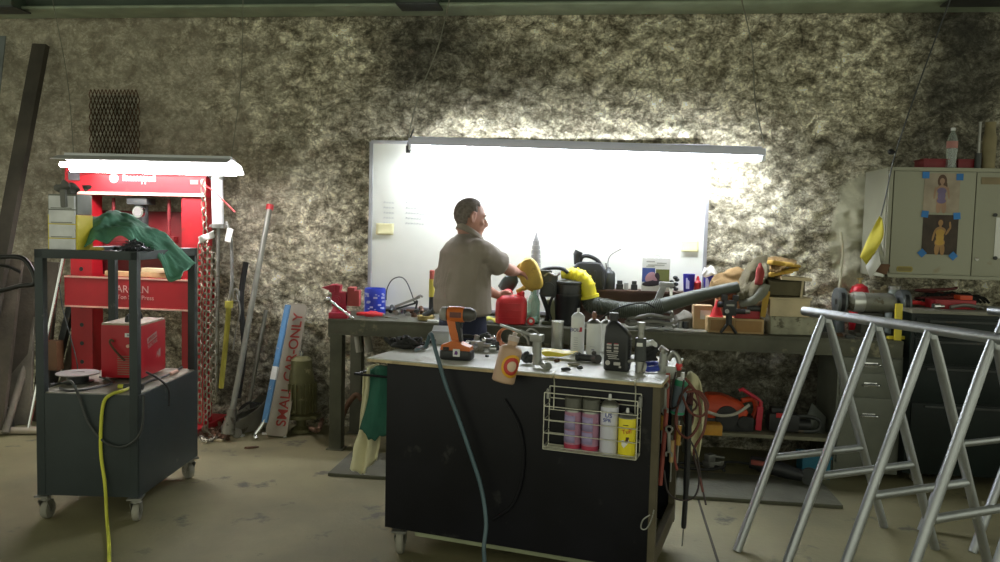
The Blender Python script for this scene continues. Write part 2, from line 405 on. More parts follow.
# the four faint handwritten rows
ink = mat('grey_marker_ink', (.42, .44, .50), .8); mb = MB()
for r in range(5):
    for cx, n in ((0, 4), (.17, [9, 4, 7, 6, 7][r])):
        for k in range(n):
            x = -W/2+.10+cx+k*.021; z = H-.455-r*.038-.001*k
            mb.tube([(x, -.009, z), (x+.005, -.009, z+.013), (x+.010, -.009, z+.002), (x+.015, -.009, z+.010)], .0013, 4)
ob('handwriting', mb, ink, o)
note = mat('pale_yellow_paper', (.74, .71, .42), .85, var=.05)
for (px, py, w_, h_, lab) in ((385, 229, .135, .085, 'pale yellow sticky note on the whiteboard below the handwriting'), (690, 246, .12, .085, 'pale yellow sticky note at the right edge of the whiteboard')):
    q = PY(px, py, WALLY-.072); mb = MB()
    mb.grid(lambda u, v: V((q.x+(u-.5)*w_, q.y-.012*(1-v)**2, q.z+(v-.5)*h_)), 6, 6)
    tag(ob('sticky_note', mb, note, solid=.001), lab, 'sticky note')

# expanded metal panel on wall above shop light
q0 = PY(89, 92, 5.86); q1 = PY(138, 146, 5.86)
mb = MB(); w_ = q1.x-q0.x; h_ = q0.z-q1.z+.1; nx, nz = 13, 12
for i in range(nx):
    for j in range(nz):
        cx = (i+.5)*w_/nx+(.5*w_/nx if j % 2 else 0); cz = -(j+.5)*h_/nz; a_ = w_/nx*.52; b_ = h_/nz*.98
        for s1, s2 in (((-a_, 0), (0, b_)), ((0, b_), (a_, 0)), ):
            mb.beam((cx+s1[0], 0, cz+s1[1]), (cx+s2[0], 0, cz+s2[1]), .006, .004)
            mb.beam((cx-s1[0], 0, cz-s1[1]), (cx-s2[0], 0, cz-s2[1]), .006, .004)
o = ob('expanded_metal_sheet', mb, rust); o.location = (q0.x, 5.86, q0.z)
tag(o, 'rusty expanded metal mesh sheet on the wall above the shop light', 'metal mesh')
# ------------------------------------------------------------------ hydraulic press
PYp = 5.62
xl = PY(76, 230, PYp).x; xr = PY(208, 230, PYp).x; pw = xr-xl
zt = PY(140, 166, PYp).z; zt0 = PY(140, 196, PYp).z
o = thing('hydraulic_press', 'tall red floor standing hydraulic press under the shop light', 'press', ((xl+xr)/2, PYp, 0))
upw = .17
for s_ in (-1, 1):
    mb = MB()
    x = s_*(pw/2-upw/2)
    mb.box((x, -.06, zt/2+.03), (upw, .012, zt-.06)); mb.box((x-upw/2+.005, 0, zt/2+.03), (.012, .13, zt-.06)); mb.box((x+upw/2-.005, 0, zt/2+.03), (.012, .13, zt-.06))
    ob('upright', mb, red, o)
    mb = MB(); mb.box((x, 0, .03), (upw+.04, .62, .05), bev=.006); ob('foot', mb, red, o)
    mb = MB()
    for k in range(7): mb.cyl((x, -.068, .35+k*.14), (x, -.062, .35+k*.14), .016, n=12)
    ob('pin_hole', mb, black, o)
mb = MB(); mb.box((0, -.08, (zt+zt0)/2), (pw+.05, .012, zt-zt0)); mb.box((0, -.05, zt0+.006), (pw+.05, .07, .012)); mb.box((0, -.05, zt-.006), (pw+.05, .07, .012))
mb.box((0, .08, (zt+zt0)/2), (pw+.05, .012, zt-zt0)); mb.box((0, .05, zt0+.006), (pw+.05, .07, .012)); head = ob('head_beam', mb, red, o)
mb = MB(); mb.box((0, -.088, zt0+.012), (pw+.05, .006, .022), bev=.002); ob('beam_edge', mb, mat('pale_pink_edge', (.75, .45, .36), .5), o)
mb = MB(); mb.box((-pw/2+.05, -.089, zt0+.135), (.09, .006, .065), bev=.003); ob('rating_plate', mb, mat('dark_label', (.10, .09, .10), .5), head)
mb = MB(); mb.box((pw/2-.06, -.089, zt0+.105), (.06, .006, .03), bev=.002); ob('small_plate', mb, mat('grey_label', (.3, .26, .24), .5), head)
mb = MB(); mb.cyl((-.16, -.089, zt0+.125), (-.16, -.086, zt0+.125), .035, n=24); ob('round_logo', mb, white, head)
mb = MB()
for k, h in enumerate((.05, .034, .034, .034, .034, .034, .034, .034, .034, .05)):
    x = -.085+k*.026; y_ = -.088; zc_ = zt0+.105
    mb.tube(cat([(x, y_, zc_), (x, y_, zc_+h), (x+.013, y_, zc_+h*.8), (x+.014, y_, zc_+(-.02 if k in (5, 6) else 0))], 4), .0045, 6)
ob('illegible_lettering', mb, white, head)  # lettering washed out by glare, drawn as illegible white strokes
# bed
b0_ = PY(65, 290, PYp-.16).x-(xl+xr)/2; b1_ = PY(196, 290, PYp-.16).x-(xl+xr)/2; bdx = (b0_+b1_)/2; bdw = b1_-b0_
zb1 = PY(140, 278, PYp-.15).z; zb0 = PY(140, 309, PYp-.15).z
mb = MB()
for y in (-.16, .12):
    mb.box((bdx, y, (zb1+zb0)/2), (bdw, .012, zb1-zb0)); mb.box((bdx, y+(.02 if y < 0 else -.02), zb1-.006), (bdw, .05, .012)); mb.box((bdx, y+(.02 if y < 0 else -.02), zb0+.006), (bdw, .05, .012))
bed = ob('press_bed', mb, red, o)
mb = MB(); mb.box((bdx, -.168, zb1-.005), (bdw, .005, .012)); mb.box((bdx, -.168, zb0+.004), (bdw, .005, .012)); ob('bed_edge', mb, MATS['pale_pink_edge'], bed)
pinkw = mat('worn_pink_lettering', (.62, .35, .33), .6)
text('ARCAN', .075, pinkw, bed, T(.03, -.168, (zb1+zb0)/2+.028) @ FRONT)
text('20Ton Shop Press', .045, pinkw, bed, T(.03, -.168, (zb1+zb0)/2-.03) @ FRONT)
# ram, jack and gauge
mb = MB(); mb.box((0, 0, zt0-.04), (.16, .12, .05), bev=.006); mb.cyl((0, 0, zt0-.02), (0, 0, zt0-.24), .05); mb.cyl((0, 0, zt0-.24), (0, 0, zt0-.33), .028); ob('ram', mb, dkgrey, o)
mb = MB(); 
for s_ in (-.22, .22): mb.cyl((s_, 0, zt0-.02), (s_, 0, zt0-.30), .012)
mb.box((0, 0, zt0-.32), (.55, .07, .05), bev=.005); ob('ram_crosshead', mb, mat('dark_red', (.16, .012, .015), .5), o)
g = PY(140, 212, PYp-.1)
mb = MB(); L_ = g-V(((xl+xr)/2, PYp, 0)); mb.cyl(L_, L_+V((0, -.03, 0)), .042, n=24); ga = ob('pressure_gauge', mb, chrome, o)
mb = MB(); mb.cyl(L_+V((0, -.031, 0)), L_+V((0, -.033, 0)), .033, n=24); ob('gauge_dial', mb, mat('grey_dial', (.22, .21, .2), .5), ga)
mb = MB(); mb.box((0, .12, (zb1+zt0)/2-.06), (pw-.2, .01, .5)); ob('back_sheet', mb, mat('dark_red', (.16, .012, .015), .5), o)  # plain darker red sheet filling the space behind the ram
# wood on the bed and below
for (px, py, L_, lab) in ((128, 271, .30, 'short rough wooden block lying on the red press bed'), (158, 274, .26, 'second short wooden block lying on the press bed behind green cloth'),):
    q = PY(px, py, PYp-.06); mb = MB(); mb.box((0, 0, 0), (L_, .09, .035), rot=(0, .03, .2), bev=.003); b_ = ob('wood_block', mb, wood); b_.location = (q.x, q.y, zb1+.02); tag(b_, lab, 'wood block')
q = PY(118, 277, PYp-.06)
mb = MB(); mb.box((0, 0, 0), (.2, .07, .03), rot=(0, 0, -.15), bev=.003); b_ = ob('wood_block', mb, woodpale); b_.location = (q.x+.30, q.y, zb1+.055); tag(b_, 'pale wooden block lying across the others on the press bed', 'wood block')

# ------------------------------------------------------------------ chain and the things hanging beside the press
def link(mb, c, d, side, L_=.05, w_=.032, r=.0055):
    d = V(d).normalized(); s_ = V(side); s_ = (s_-d*s_.dot(d)).normalized(); pts = []
    for k in range(12):
        a_ = 2*PI*k/12; pts.append(V(c)+s_*math.cos(a_)*w_/2+d*(math.sin(a_)*L_/2*.75+(.25*L_/2 if math.sin(a_) > .1 else (-.25*L_/2 if math.sin(a_) < -.1 else 0))))
    mb.tube(pts, r, 6, closed=True)
def chain(mb, pts, pitch=.042):
    pts = cat(pts, 10); acc = 0; i = 0; prev = pts[0]
    for p in pts[1:]:
        seg = (p-prev); L_ = seg.length; d = seg.normalized() if L_ else V((0, 0, 1)); t = pitch-acc
        while t <= L_:
            c = prev+d*t; link(mb, c, d, (1, 0, 0) if i % 2 else (.35, 1, 0)); i += 1; t += pitch
        acc = L_-(t-pitch); prev = p
CY = 5.42
galv = mat('galvanised_chain', (.30, .28, .22), .38, .8, spots=((.25, .13, .07), .6, 25))
mb = MB()
chain(mb, [PY(203, 176, CY), PY(204, 210, CY), PY(206, 242, CY)], .05)
for x, dx, y0, y1, dy in ((200, 0, 240, 425, 0), (205, 1, 238, 430, .03), (210, -1, 244, 415, -.03), (214, 0, 250, 405, .06)):
    chain(mb, [PY(x, y0, CY+dy), PY(x+dx-1, (y0+y1)/2, CY+dy), PY(x+dx, y1, CY+dy)])
chain(mb, [PY(202, 425, CY), PZ(208, 434, .02), PZ(216, 436, .02), PZ(206, 441, .02), PZ(200, 436, .03)])
tag(ob('lifting_chain', mb, galv), 'long galvanised lifting chain hanging in strands beside the red press', 'chain')
mb = MB(); q = PY(207, 240, CY-.04)
mb.grid(lambda u, v: V((q.x-.06+.12*u, q.y-.01+.012*math.sin(9*u+3*v), q.z-.03+.05*v+.05*u)), 8, 6)
tag(ob('tied_rag', mb, paper, solid=.004), 'scrap of white rag knotted round the hanging chain', 'rag')
o = thing('hanging_cylinder', 'pale grey metal cylinder hanging on the wall beside the chain', 'hydraulic cylinder', PY(217, 178, 5.6))
q0 = V((0, 0, 0)); h_ = PY(217, 178, 5.6).z-PY(218, 224, 5.6).z
mb = MB(); mb.cyl((0, 0, -.01), (.01, 0, -h_), .042, n=24); ob('cylinder_body', mb, whitep, o)
mb = MB(); mb.cyl((0, 0, .03), (0, 0, -.012), .052, n=24); mb.cyl((.01, 0, -h_), (.01, 0, -h_-.03), .05, n=24); mb.box((.01, 0, -h_-.015), (.13, .02, .02)); ob('end_cap', mb, steel, o)
mb = MB(); mb.cyl((.01, 0, -h_-.03), (.0, 0, -h_-1.25), .014, n=12); ob('piston_rod', mb, steel, o)
mb = MB(); mb.tube([PY(203, 183, 5.5), PY(218, 195, 5.52), PY(235, 212, 5.5)], .004, 8)
tag(ob('red_rod', mb, redp), 'thin red rod sticking out beside the hanging chain', 'rod')
mb = MB(); mb.tube(cat([PY(226, 222, 5.62), PY(231, 240, 5.6), PY(232, 280, 5.6), PY(229, 305, 5.6)], 6), .012, 8)
tag(ob('hose_length', mb, mat('grey_hose', (.22, .22, .20), .6)), 'short grey hose hanging beside the pale cylinder', 'hose')
mb = MB(); q = PY(229, 235, 5.56); mb.box(q, (.045, .004, .10), rot=(0, .25, 0)); tag(ob('hang_tag', mb, paper), 'white paper tag on the grey hose beside the cylinder', 'tag')
mb = MB(); mb.tube(cat([PY(229, 305, 5.58), PY(226, 340, 5.6), PY(221, 388, 5.6)], 8), [.02]*16+[.018], 8)
for q in (PY(229, 305, 5.58),): mb.cyl(q+V((0, 0, .03)), q-V((0, 0, .02)), .03)
tag(ob('yellow_strap', mb, mat('dull_yellow_web', (.42, .38, .06), .8)), 'dull yellow lifting strap hanging below the grey hose', 'strap')
mb = MB(); mb.tube(cat([PY(236, 292, 5.62), PY(240, 310, 5.58), PY(236, 330, 5.6), PY(233, 350, 5.6)], 8), .006, 6); link(mb, PY(236, 295, 5.6), (0, 0, 1), (1, 0, 0), .09, .05, .007)
tag(ob('snap_hook', mb, steel), 'small steel snap hook hanging by the yellow strap', 'hook')
mb = MB(); a_ = PZ(243, 410, .25); mb.tube(cat([PY(246, 262, 5.78), PY(241, 300, 5.75), PY(244, 350, 5.75), PY(238, 398, 5.72)], 6), .022, 8)
tag(ob('dark_hose', mb, rubber), 'thick black hose hanging against the wall by the trolley jack handle', 'hose')

# ------------------------------------------------------------------ leaning stock at far left
LAY = 0.
def lean(name, base, top, w_, t_, m, lab, c, Yt=5.86, up=(0, -1, 0)):
    p0 = PZ(base[0], base[1], .005); p1 = PY(top[0], top[1], Yt); mb = MB()
    k_ = (p0.y-LAY)/p0.y; p0 = V((p0.x*k_, p0.y-LAY, .005+(.03 if t_ else .02))); k_ = (p1.y-LAY)/p1.y; p1 = V((p1.x*k_, p1.y-LAY, CAMZ+(p1.z-CAMZ)*k_))
    if t_ is None: mb.tube([p0, p1], w_, 12)
    else: mb.beam(p0, p1, w_, t_, up, .004)
    return tag(ob(name, mb, m), lab, c)
LAY = 0.
lean('timber_plank', (-30, 432), (41, 45), .115, .05, mat('charcoal_timber', (.055, .048, .035), .85, var=.4, scale=3, bump=.4, bscale=25), 'tall dark timber plank leaning on the wall, highest of the stack', 'plank', 5.84)
lean('metal_strip', (-40, 425), (2, 36), .07, .01, mat('blue_grey_strip', (.16, .18, .18), .5), 'blue grey metal strip leaning at the far left edge', 'metal strip', 5.86)
gr = 'scrap stock leaning on the wall at far left'
st = [((28, 424), (64, 255), .013, None, chrome, 'polished steel pipe leaning behind the grey cart', 'pipe'),
      ((13, 425), (33, 262), .13, .035, wooddk, 'dark weathered board leaning behind the grey cart, left of the others', 'board'),
      ((20, 423), (25, 300), .17, .03, woodgrey, 'wide grey weathered board leaning at far left', 'board'),
      ((-6, 426), (14, 258), .15, .03, wooddk, 'broad dark board leaning beneath the black handle frame', 'board'),
      ((44, 420), (82, 262), .05, .05, dkgrey, 'dark steel angle bar leaning beside the polished pipe', 'bar'),
      ((56, 420), (92, 268), .06, .035, woodgrey, 'narrow grey wooden strip leaning behind the cart frame', 'strip'),
      ((38, 421), (54, 262), .10, .03, wooddk, 'black stained board leaning behind the polished pipe', 'board'),
      ((5, 428), (30, 350), .025, None, woodgrey, 'short grey wooden pole leaning in front of the grey board', 'pole'),
      ((70, 416), (104, 262), .04, .04, mat('olive_bar', (.14, .14, .09), .7), 'olive painted bar leaning left of the press upright', 'bar')]
for k, (b_, t_, w_, th, m, lab, c) in enumerate(st):
    LAY = [.26, .08, .16, .22, .06, .02, .12, .20, .0][k]
    lean(['steel_pipe', 'weathered_board', 'weathered_board', 'weathered_board', 'angle_bar', 'wooden_strip', 'weathered_board', 'wooden_pole', 'painted_bar'][k], b_, t_, w_, th, m, lab, c, 5.72+.02*(k % 5), )
mb = MB(); mb.tube([PZ(-40, 431, .03), PZ(80, 430, .03)], .028, 10); tag(ob('floor_pipe', mb, mat('pale_pipe', (.32, .28, .22), .6)), 'pale pipe lying on the floor along the leaning stock', 'pipe')
mb = MB(); q = PZ(11, 431, 0); mb.box(q+V((0, -.03, .09)), (.06, .06, .18), bev=.005); tag(ob('steel_stop', mb, dkgrey), 'dark upright steel block on the floor pipe at far left', 'steel block')
# brown box behind the spool
q = PY(54, 355, 5.5); mb = MB(); mb.box((q.x, q.y, q.z), (.1, .08, .22), bev=.004)
bb = ob('brown_tin', mb, mat('brown_paint', (.13, .065, .03), .6)); tag(bb, 'brown upright block held among the leaning stock behind the wire spool', 'block')
# black tubular handle frame entering from the left
mb = MB(); Yh = 4.3
mb.tube(cat([PY(-30, 258, Yh), PY(0, 257, Yh), PY(18, 257, Yh), PY(27, 262, Yh), PY(34, 275, Yh), PY(34, 284, Yh), PY(20, 286, Yh), PY(0, 291, Yh), PY(-30, 298, Yh)], 6), .014, 10)
mb.tube(cat([PY(-30, 263, Yh+.1), PY(5, 266, Yh+.1), PY(20, 272, Yh+.1)], 6), .009, 8); mb.tube([PY(-20, 258, Yh), PY(-20, 297, Yh)], .01, 8)
mb.tube([PY(-22, 258, Yh), PZ(-30, 540, 0)], .014, 10); mb.tube([PY(-22, 297, Yh+.2), PZ(-34, 500, 0)], .014, 10)
tag(ob('hand_truck', mb, mat('black_gloss', (.03, .03, .03), .3, .6)), 'black tubular handle frame of a hand truck at the left edge', 'hand truck')

# ------------------------------------------------------------------ trolley jack with long handle
jb = PZ(226, 436, 0); o = thing('trolley_jack', 'grey floor jack with a very long handle leaning on the wall', 'floor jack', jb)
inv = Matrix.Translation(-jb)
cast = mat('grey_cast_metal', (.17, .165, .13), .5, .5, spots=((.07, .06, .04), .56, 14))
mb = MB(); up0 = V((.42, .22, 0)); dr = V((.5, .6, 0)).normalized(); sd = V((dr.y, -dr.x, 0))
for s_ in (-1, 1):
    mb.X = Matrix((dr, sd, V((0, 0, 1)))).transposed().to_4x4()
    mb.prism([(0, .03), (.02, .10), (.18, .17), (.30, .26), (.36, .24), (.42, .10), (.44, .05), (.1, .02)], s_*.075-.006, s_*.075+.006)
mb.box((.25, 0, .08), (.3, .13, .06), bev=.01); ob('jack_chassis', mb, cast, o)
mb = MB(); mb.X = Matrix((dr, sd, V((0, 0, 1)))).transposed().to_4x4(); mb.cyl((.03, 0, .12), (.03, 0, .14), .045); mb.beam((.05, 0, .12), (.28, 0, .17), .05, .03, (0, 1, 0)); ob('lifting_saddle', mb, chrome, o)
for s_ in (-1, 1):
    for x in (.04, .40):
        mb = MB(); mb.X = Matrix((dr, sd, V((0, 0, 1)))).transposed().to_4x4(); mb.cyl((x, s_*.085-.018, .035), (x, s_*.085+.018, .035), .035); ob('wheel', mb, steel, o)
h0 = PY(232, 412, 5.42)-jb; h1 = PY(270, 206, 5.86)-jb
mb = MB(); mb.tube([h0, h1], .021, 12); ob('handle', mb, mat('pale_grey_tube', (.24, .24, .205), .5, .4), o)
mb = MB(); d_ = (h1-h0).normalized(); mb.tube([h1-d_*.03, h1+d_*.01], .028, 12); ob('handle_band', mb, redp, o)
mb = MB(); mb.tube([h0-d_*.16, h0+d_*.02], [.05, .03], 10); ob('handle_socket', mb, cast, o)
p0 = PZ(245, 425, .02); p1 = PY(266, 310, 5.88); mb = MB(); mb.tube([p0, p1], .016, 10); tag(ob('spare_pipe', mb, mat('pale_grey_tube', (.24, .24, .205), .5, .4)), 'shorter grey pipe leaning crosswise behind the long jack handle', 'pipe')
# black grinder-like lump by the jack
q = PZ(253, 428, 0); o = thing('black_castor', 'black wheel shaped machine part on the floor between jack and sign', 'machine part', q)
mb = MB(); mb.cyl((0, -.05, .11), (0, .03, .11), .10, n=24); ob('wheel_disc', mb, rubber, o)
mb = MB(); mb.cyl((0, -.06, .11), (0, -.02, .11), .035); mb.box((.06, .03, .16), (.12, .05, .05), bev=.008); ob('hub', mb, steel, o)

# ------------------------------------------------------------------ sign and blue level
signm = mat('dirty_white_board', (.30, .27, .21), .7, var=.12, spots=((.35, .28, .2), .6, 6))
p0 = PZ(276, 436, .01); p1 = PY(297, 304, 5.86)
d_ = (p1-p0); Ls_ = d_.length; zax = d_.normalized(); yax = V((0, 1, 0)); xax = yax.cross(zax).normalized(); yax = zax.cross(xax)
M_ = Matrix.Translation(p0) @ Matrix((xax, yax, zax)).transposed().to_4x4()
o = thing('lane_sign', 'long white painted board with red capital letters leaning on the wall', 'sign'); o.matrix_world = M_
def rrect(w_, h_, r, n=5, x0=0, z0=0):
    out = []
    for cx, cz, a0 in ((w_/2-r, h_/2-r, 0), (-w_/2+r, h_/2-r, 90), (-w_/2+r, -h_/2+r, 180), (w_/2-r, -h_/2+r, 270)):
        for k in range(n+1):
            a_ = math.radians(a0+90*k/n); out.append((x0+cx+r*math.cos(a_), z0+cz+r*math.sin(a_)))
    return out
mb = MB(); mb.prism(rrect(.165, Ls_, .035, 5, .0, Ls_/2), -.008, .008); ob('sign_board', mb, signm, o)
text('SMALL CAR-ONLY', .105, mat('faded_red_paint', (.30, .03, .02), .7, var=.2), o, T(.030, -.0095, Ls_/2+.0) @ FRONT @ RZ(PI/2), sx=(Ls_*.95)/(.95), bold=.0015)
q0 = PZ(262, 436, .03); q1 = PY(288, 305, 5.76)
o = thing('blue_bar', 'long blue painted bar leaning across the front of the red lettered sign', 'bar', q0)
mb = MB(); dd = q1-q0; mb.beam(dd*.10, dd, .040, .025, bev=.003); ob('bar_body', mb, ltblue, o)
mb = MB(); mb.beam(dd*.42, dd*.52, .042, .028, bev=.003); ob('worn_band', mb, paper, o)
mb = MB(); mb.tube(cat([dd*.12, dd*.07+V((-.02, 0, 0)), dd*.02+V((-.05, -.01, -.01)), V((-.03, -.02, -.015))], 5), .014, 8); ob('hook_end', mb, chrome, o)

# ------------------------------------------------------------------ olive motor
q = PZ(301, 432, 0); o = thing('electric_motor', 'upright olive green electric motor standing on the floor by the bench leg', 'motor', q)
om = mat('olive_cast', (.115, .11, .045), .6, .2, var=.25, spots=((.30, .27, .14), .6, 12))
mb = MB(); mb.lathe([(.03, 0), (.075, .005), (.07, .03), (.035, .05), (.035, .10), (.115, .115), (.115, .14), (.09, .15)], n=28); mb.box((0, 0, .128), (.27, .12, .022), bev=.006); ob('motor_base', mb, om, o)
mb = MB(); mb.lathe([(.09, .15), (.10, .17), (.102, .33), (.098, .40), (.08, .49), (.078, .55), (.05, .575), (.02, .58)], n=28)
for k in range(20):
    a_ = 2*PI*k/20; mb.box((.104*math.cos(a_), .104*math.sin(a_), .27), (.022, .008, .22), rot=(0, 0, a_))
ob('motor_body', mb, om, o)
mb = MB(); mb.cyl((0, 0, .58), (0, 0, .61), .018); mb.cyl((.0, 0, .605), (0, 0, .62), .024); ob('shaft_cap', mb, chrome, o)
# dull clutter by the motor
mb = MB(); mb.tube(cat([PZ(310, 428, .03)+V((0, 0, 0)), PZ(318, 430, .12), PZ(322, 420, .05)], 5), .018, 8); tag(ob('bent_pipe', mb, rust), 'short bent rusty pipe on the floor between motor and bench leg', 'pipe')
# small litter on the floor along the wall
k = 0
for (px, py, w_, d_, m, lab) in ((252, 448, .09, .04, rust, 'small rusty scrap lying on the floor in front of the jack'), (266, 434, .05, .03, paper, 'crumpled white scrap on the floor in front of the sign'), (285, 437, .03, .02, paper, 'tiny white paper scrap on the floor before the sign'),
                                 (219, 441, .06, .03, woodpale, 'pale wood chip on the floor under the chain'), (240, 436, .05, .05, paper, 'white scrap on the floor by the jack wheel')):
    q = PZ(px, py, 0); mb = MB(); mb.box((0, 0, .006), (w_, d_, .012), rot=(0, .1, random.random()*3), bev=.002); mb.jitter(.01, 20); b_ = ob('floor_scrap', mb, m); b_.location = q; tag(b_, lab, 'scrap')
# dark rubble below the chain
mb = MB(); random.seed(3)
for i in range(70):
    q = PZ(random.uniform(196, 232), random.uniform(424, 440), 0); s_ = random.uniform(.01, .035); mb.box(q+V((0, 0, s_*.4)), (s_*1.6, s_, s_*.8), rot=(random.random(), random.random(), random.random()*3))
x = ob('debris', mb, rust); x['kind'] = 'stuff'; tag(x, 'small dark debris on the floor beneath the chain', 'debris')
# ------------------------------------------------------------------ long workbench along the wall
BZ = .92; BF = 5.30; BB = 5.90
bx0 = PZ(327, 319, BZ).x; bx1 = PY(904, 343, BF).x; BW = bx1-bx0; bcx = (bx0+bx1)/2
benchm = mat('grey_green_bench_steel', (.105, .105, .078), .55, .35, var=.25, spots=((.26, .24, .16), .58, 5))
benchl = mat('dark_bench_steel', (.10, .10, .07), .6, .35, var=.25)
bench = thing('workbench', 'long grey steel workbench running under the whiteboard to the drawers', 'workbench', (bcx, (BF+BB)/2, 0))
mb = MB(); mb.box((0, 0, BZ-.01), (BW, BB-BF, .02), bev=.002); ob('bench_top', mb, benchm, bench)
mb = MB(); mb.box((0, BF-(BF+BB)/2+.012, BZ-.064), (BW, .012, .088), bev=.002); mb.box((0, BF-(BF+BB)/2+.03, BZ-.105), (BW, .05, .008)); ob('apron', mb, benchm, bench)
mb = MB(); mb.box((-BW/2+.006, 0, BZ-.075), (.012, BB-BF-.03, .11)); ob('side_apron', mb, benchm, bench)
for x in (-BW/2+.055, -BW/2+1.7):
    for y in (BF-(BF+BB)/2+.055, .22):
        mb = MB(); mb.box((x, y, (BZ-.02)/2), (.085, .085, BZ-.02), bev=.004)
        if x < 0 and x < -BW/2+.1: mb.box((x, y, .004), (.12, .11, .008))
        ob('leg', mb, benchl, bench)
# the back riser shelf
rx0 = PY(556, 300, 5.80).x; rx1 = PY(736, 300, 5.80).x
RZt = PY(650, 291, 5.72).z
brown = mat('dark_brown_board', (.085, .045, .03), .7, var=.25, spots=((.14, .09, .06), .6, 8))
o = thing('riser_shelf', 'low dark brown wooden riser shelf standing at the back of the bench', 'shelf', ((rx0+rx1)/2, 5.79, BZ))
rh = RZt-BZ
mb = MB(); mb.box((0, 0, rh-.01), (rx1-rx0, .18, .02), bev=.002); ob('shelf_board', mb, brown, o)
mb = MB(); mb.box((0, -.07, (rh-.02)/2), (rx1-rx0-.01, .015, rh-.02)); ob('front_board', mb, brown, o)
for s_ in (-1, 1):
    mb = MB(); mb.box((s_*((rx1-rx0)/2-.01), .01, (rh-.02)/2), (.018, .14, rh-.02)); ob('side_board', mb, brown, o)

# vise
q = PZ(341, 317, BZ); o = thing('bench_vise', 'red bench vise with a bright handle on the left end of the bench', 'vise', (q.x, BF+.10, BZ), .15)
vr = mat('vise_red', (.42, .012, .045), .45, var=.2)
mb = MB(); mb.box((0, 0, .02), (.13, .15, .04), bev=.008); mb.lathe([(.065, .03), (.05, .06), (.045, .09)], n=20); mb.box((0.0, 0, .13), (.10, .10, .10), bev=.012); ob('vise_body', mb, vr, o)
mb = MB(); mb.box((-.045, 0, .205), (.04, .13, .05), bev=.006); mb.prism([(-.12, .21), (-.03, .235), (.01, .225), (.0, .17), (-.04, .15), (-.06, .19)], -.05, .05); ob('fixed_jaw', mb, vr, o)
mb = MB(); mb.box((.10, 0, .14), (.085, .09, .11), bev=.012); mb.box((.085, 0, .2), (.05, .12, .03), bev=.005); ob('sliding_jaw', mb, mat('faded_red', (.40, .06, .06), .6, var=.2), o)
mb = MB(); mb.cyl((-.01, -.08, .13), (-.01, -.02, .13), .028); mb.cyl((-.01, -.09, .13), (-.01, -.07, .13), .018); ob('screw_boss', mb, vr, o)
mb = MB(); mb.tube([(-.06, -.10, .135), (.105, -.12, .012)], .009, 10); mb.ell((-.062, -.10, .137), .02); mb.ell((.106, -.12, .013), .013); ob('handle', mb, chrome, o)
# blue tin
q = PZ(374, 307, BZ); q.y = min(q.y, 5.8); p = PY(375, 307, 5.72); o = thing('blue_tin', 'round blue tin with pale printing beside the red vise', 'tin', (p.x, 5.72, BZ))
hh = PY(375, 288, 5.72).z-BZ
mb = MB(); mb.lathe([(.076, 0), (.078, .004), (.078, hh-.01), (.074, hh), (.07, hh-.004), (.07, .01)], n=32); ob('tin_body', mb, mat('blue_printed_tin', (.02, .05, .50), .35, var=.1), o)
mb = MB(); random.seed(5)
for k in range(26):
    a_ = -PI/2+random.uniform(-1.2, 1.2); z = random.uniform(.02, hh-.03); s_ = random.uniform(.012, .034)
    mb.box((.0788*math.cos(a_), .0788*math.sin(a_), z), (.001, s_, s_*.5), rot=(0, 0, a_))
mb.mi = 0; x = ob('pale_print', mb, mat('pale_blue_print', (.45, .5, .75), .5), o)
# red handled snips
q = PZ(386, 311, BZ+.02); o = thing('tin_snips', 'pair of red handled snips lying on the bench beside the blue tin', 'snips', (q.x, BF+.18, BZ), -.06)
for s_ in (-1, 1):
    mb = MB(); mb.tube(cat([(-.13, s_*.03, .022), (-.06, s_*.045, .024), (.0, s_*.03, .024), (.05, s_*.01, .022)], 6), [.011]*6+[.017]*6+[.012]*7, 10); ob('handle', mb, redp, o)
mb = MB(); mb.prism([(.04, -.01), (.16, -.004), (.16, .004), (.04, .014)], -.006, .006, T(0, 0, .022).to_3x3()); mb.cyl((.05, -.015, .02), (.05, .015, .02), .012); ob('blade', mb, steel, o)
# wire arc + locking clamp + scrap cluster
p = PY(388, 296, 5.66)
mb = MB(); mb.tube(cat([PY(386, 300, 5.68), PY(387, 289, 5.68), PY(392, 280, 5.66), PY(400, 277, 5.64), PY(406, 281, 5.62), (PY(411, 292, 5.6)), PY(415, 304, 5.58)], 6), .004, 6)
w_ = ob('bent_wire', mb, dkgrey); tag(w_, 'thin wire arching up from the bench beside the blue tin', 'wire')
o = thing('locking_clamp', 'long steel locking clamp propped on the small parts behind the red snips', 'clamp', PY(402, 304, 5.55))
mb = MB(); mb.beam((-.05, 0, -.02), (.13, 0, .055), .018, .012, bev=.003); mb.tube(cat([(.10, 0, .045), (.13, 0, .065), (.15, 0, .055)], 5), .008, 8); ob('jaw_arm', mb, steel, o)
mb = MB(); mb.beam((-.04, 0, -.035), (.10, 0, .01), .014, .012, bev=.003); mb.tube(cat([(.09, 0, .01), (.11, 0, .025), (.10, 0, -.03)], 5), .007, 8); ob('clamp_handle', mb, dkgrey, o)
random.seed(11)
items = [(398, 315, 'socket'), (405, 312, 'nut'), (411, 309, 'socket'), (408, 316, 'nut'), (417, 312, 'socket'), (422, 306, 'fitting'), (404, 307, 'nut'), (392, 305, 'fitting'), (414, 317, 'nut')]
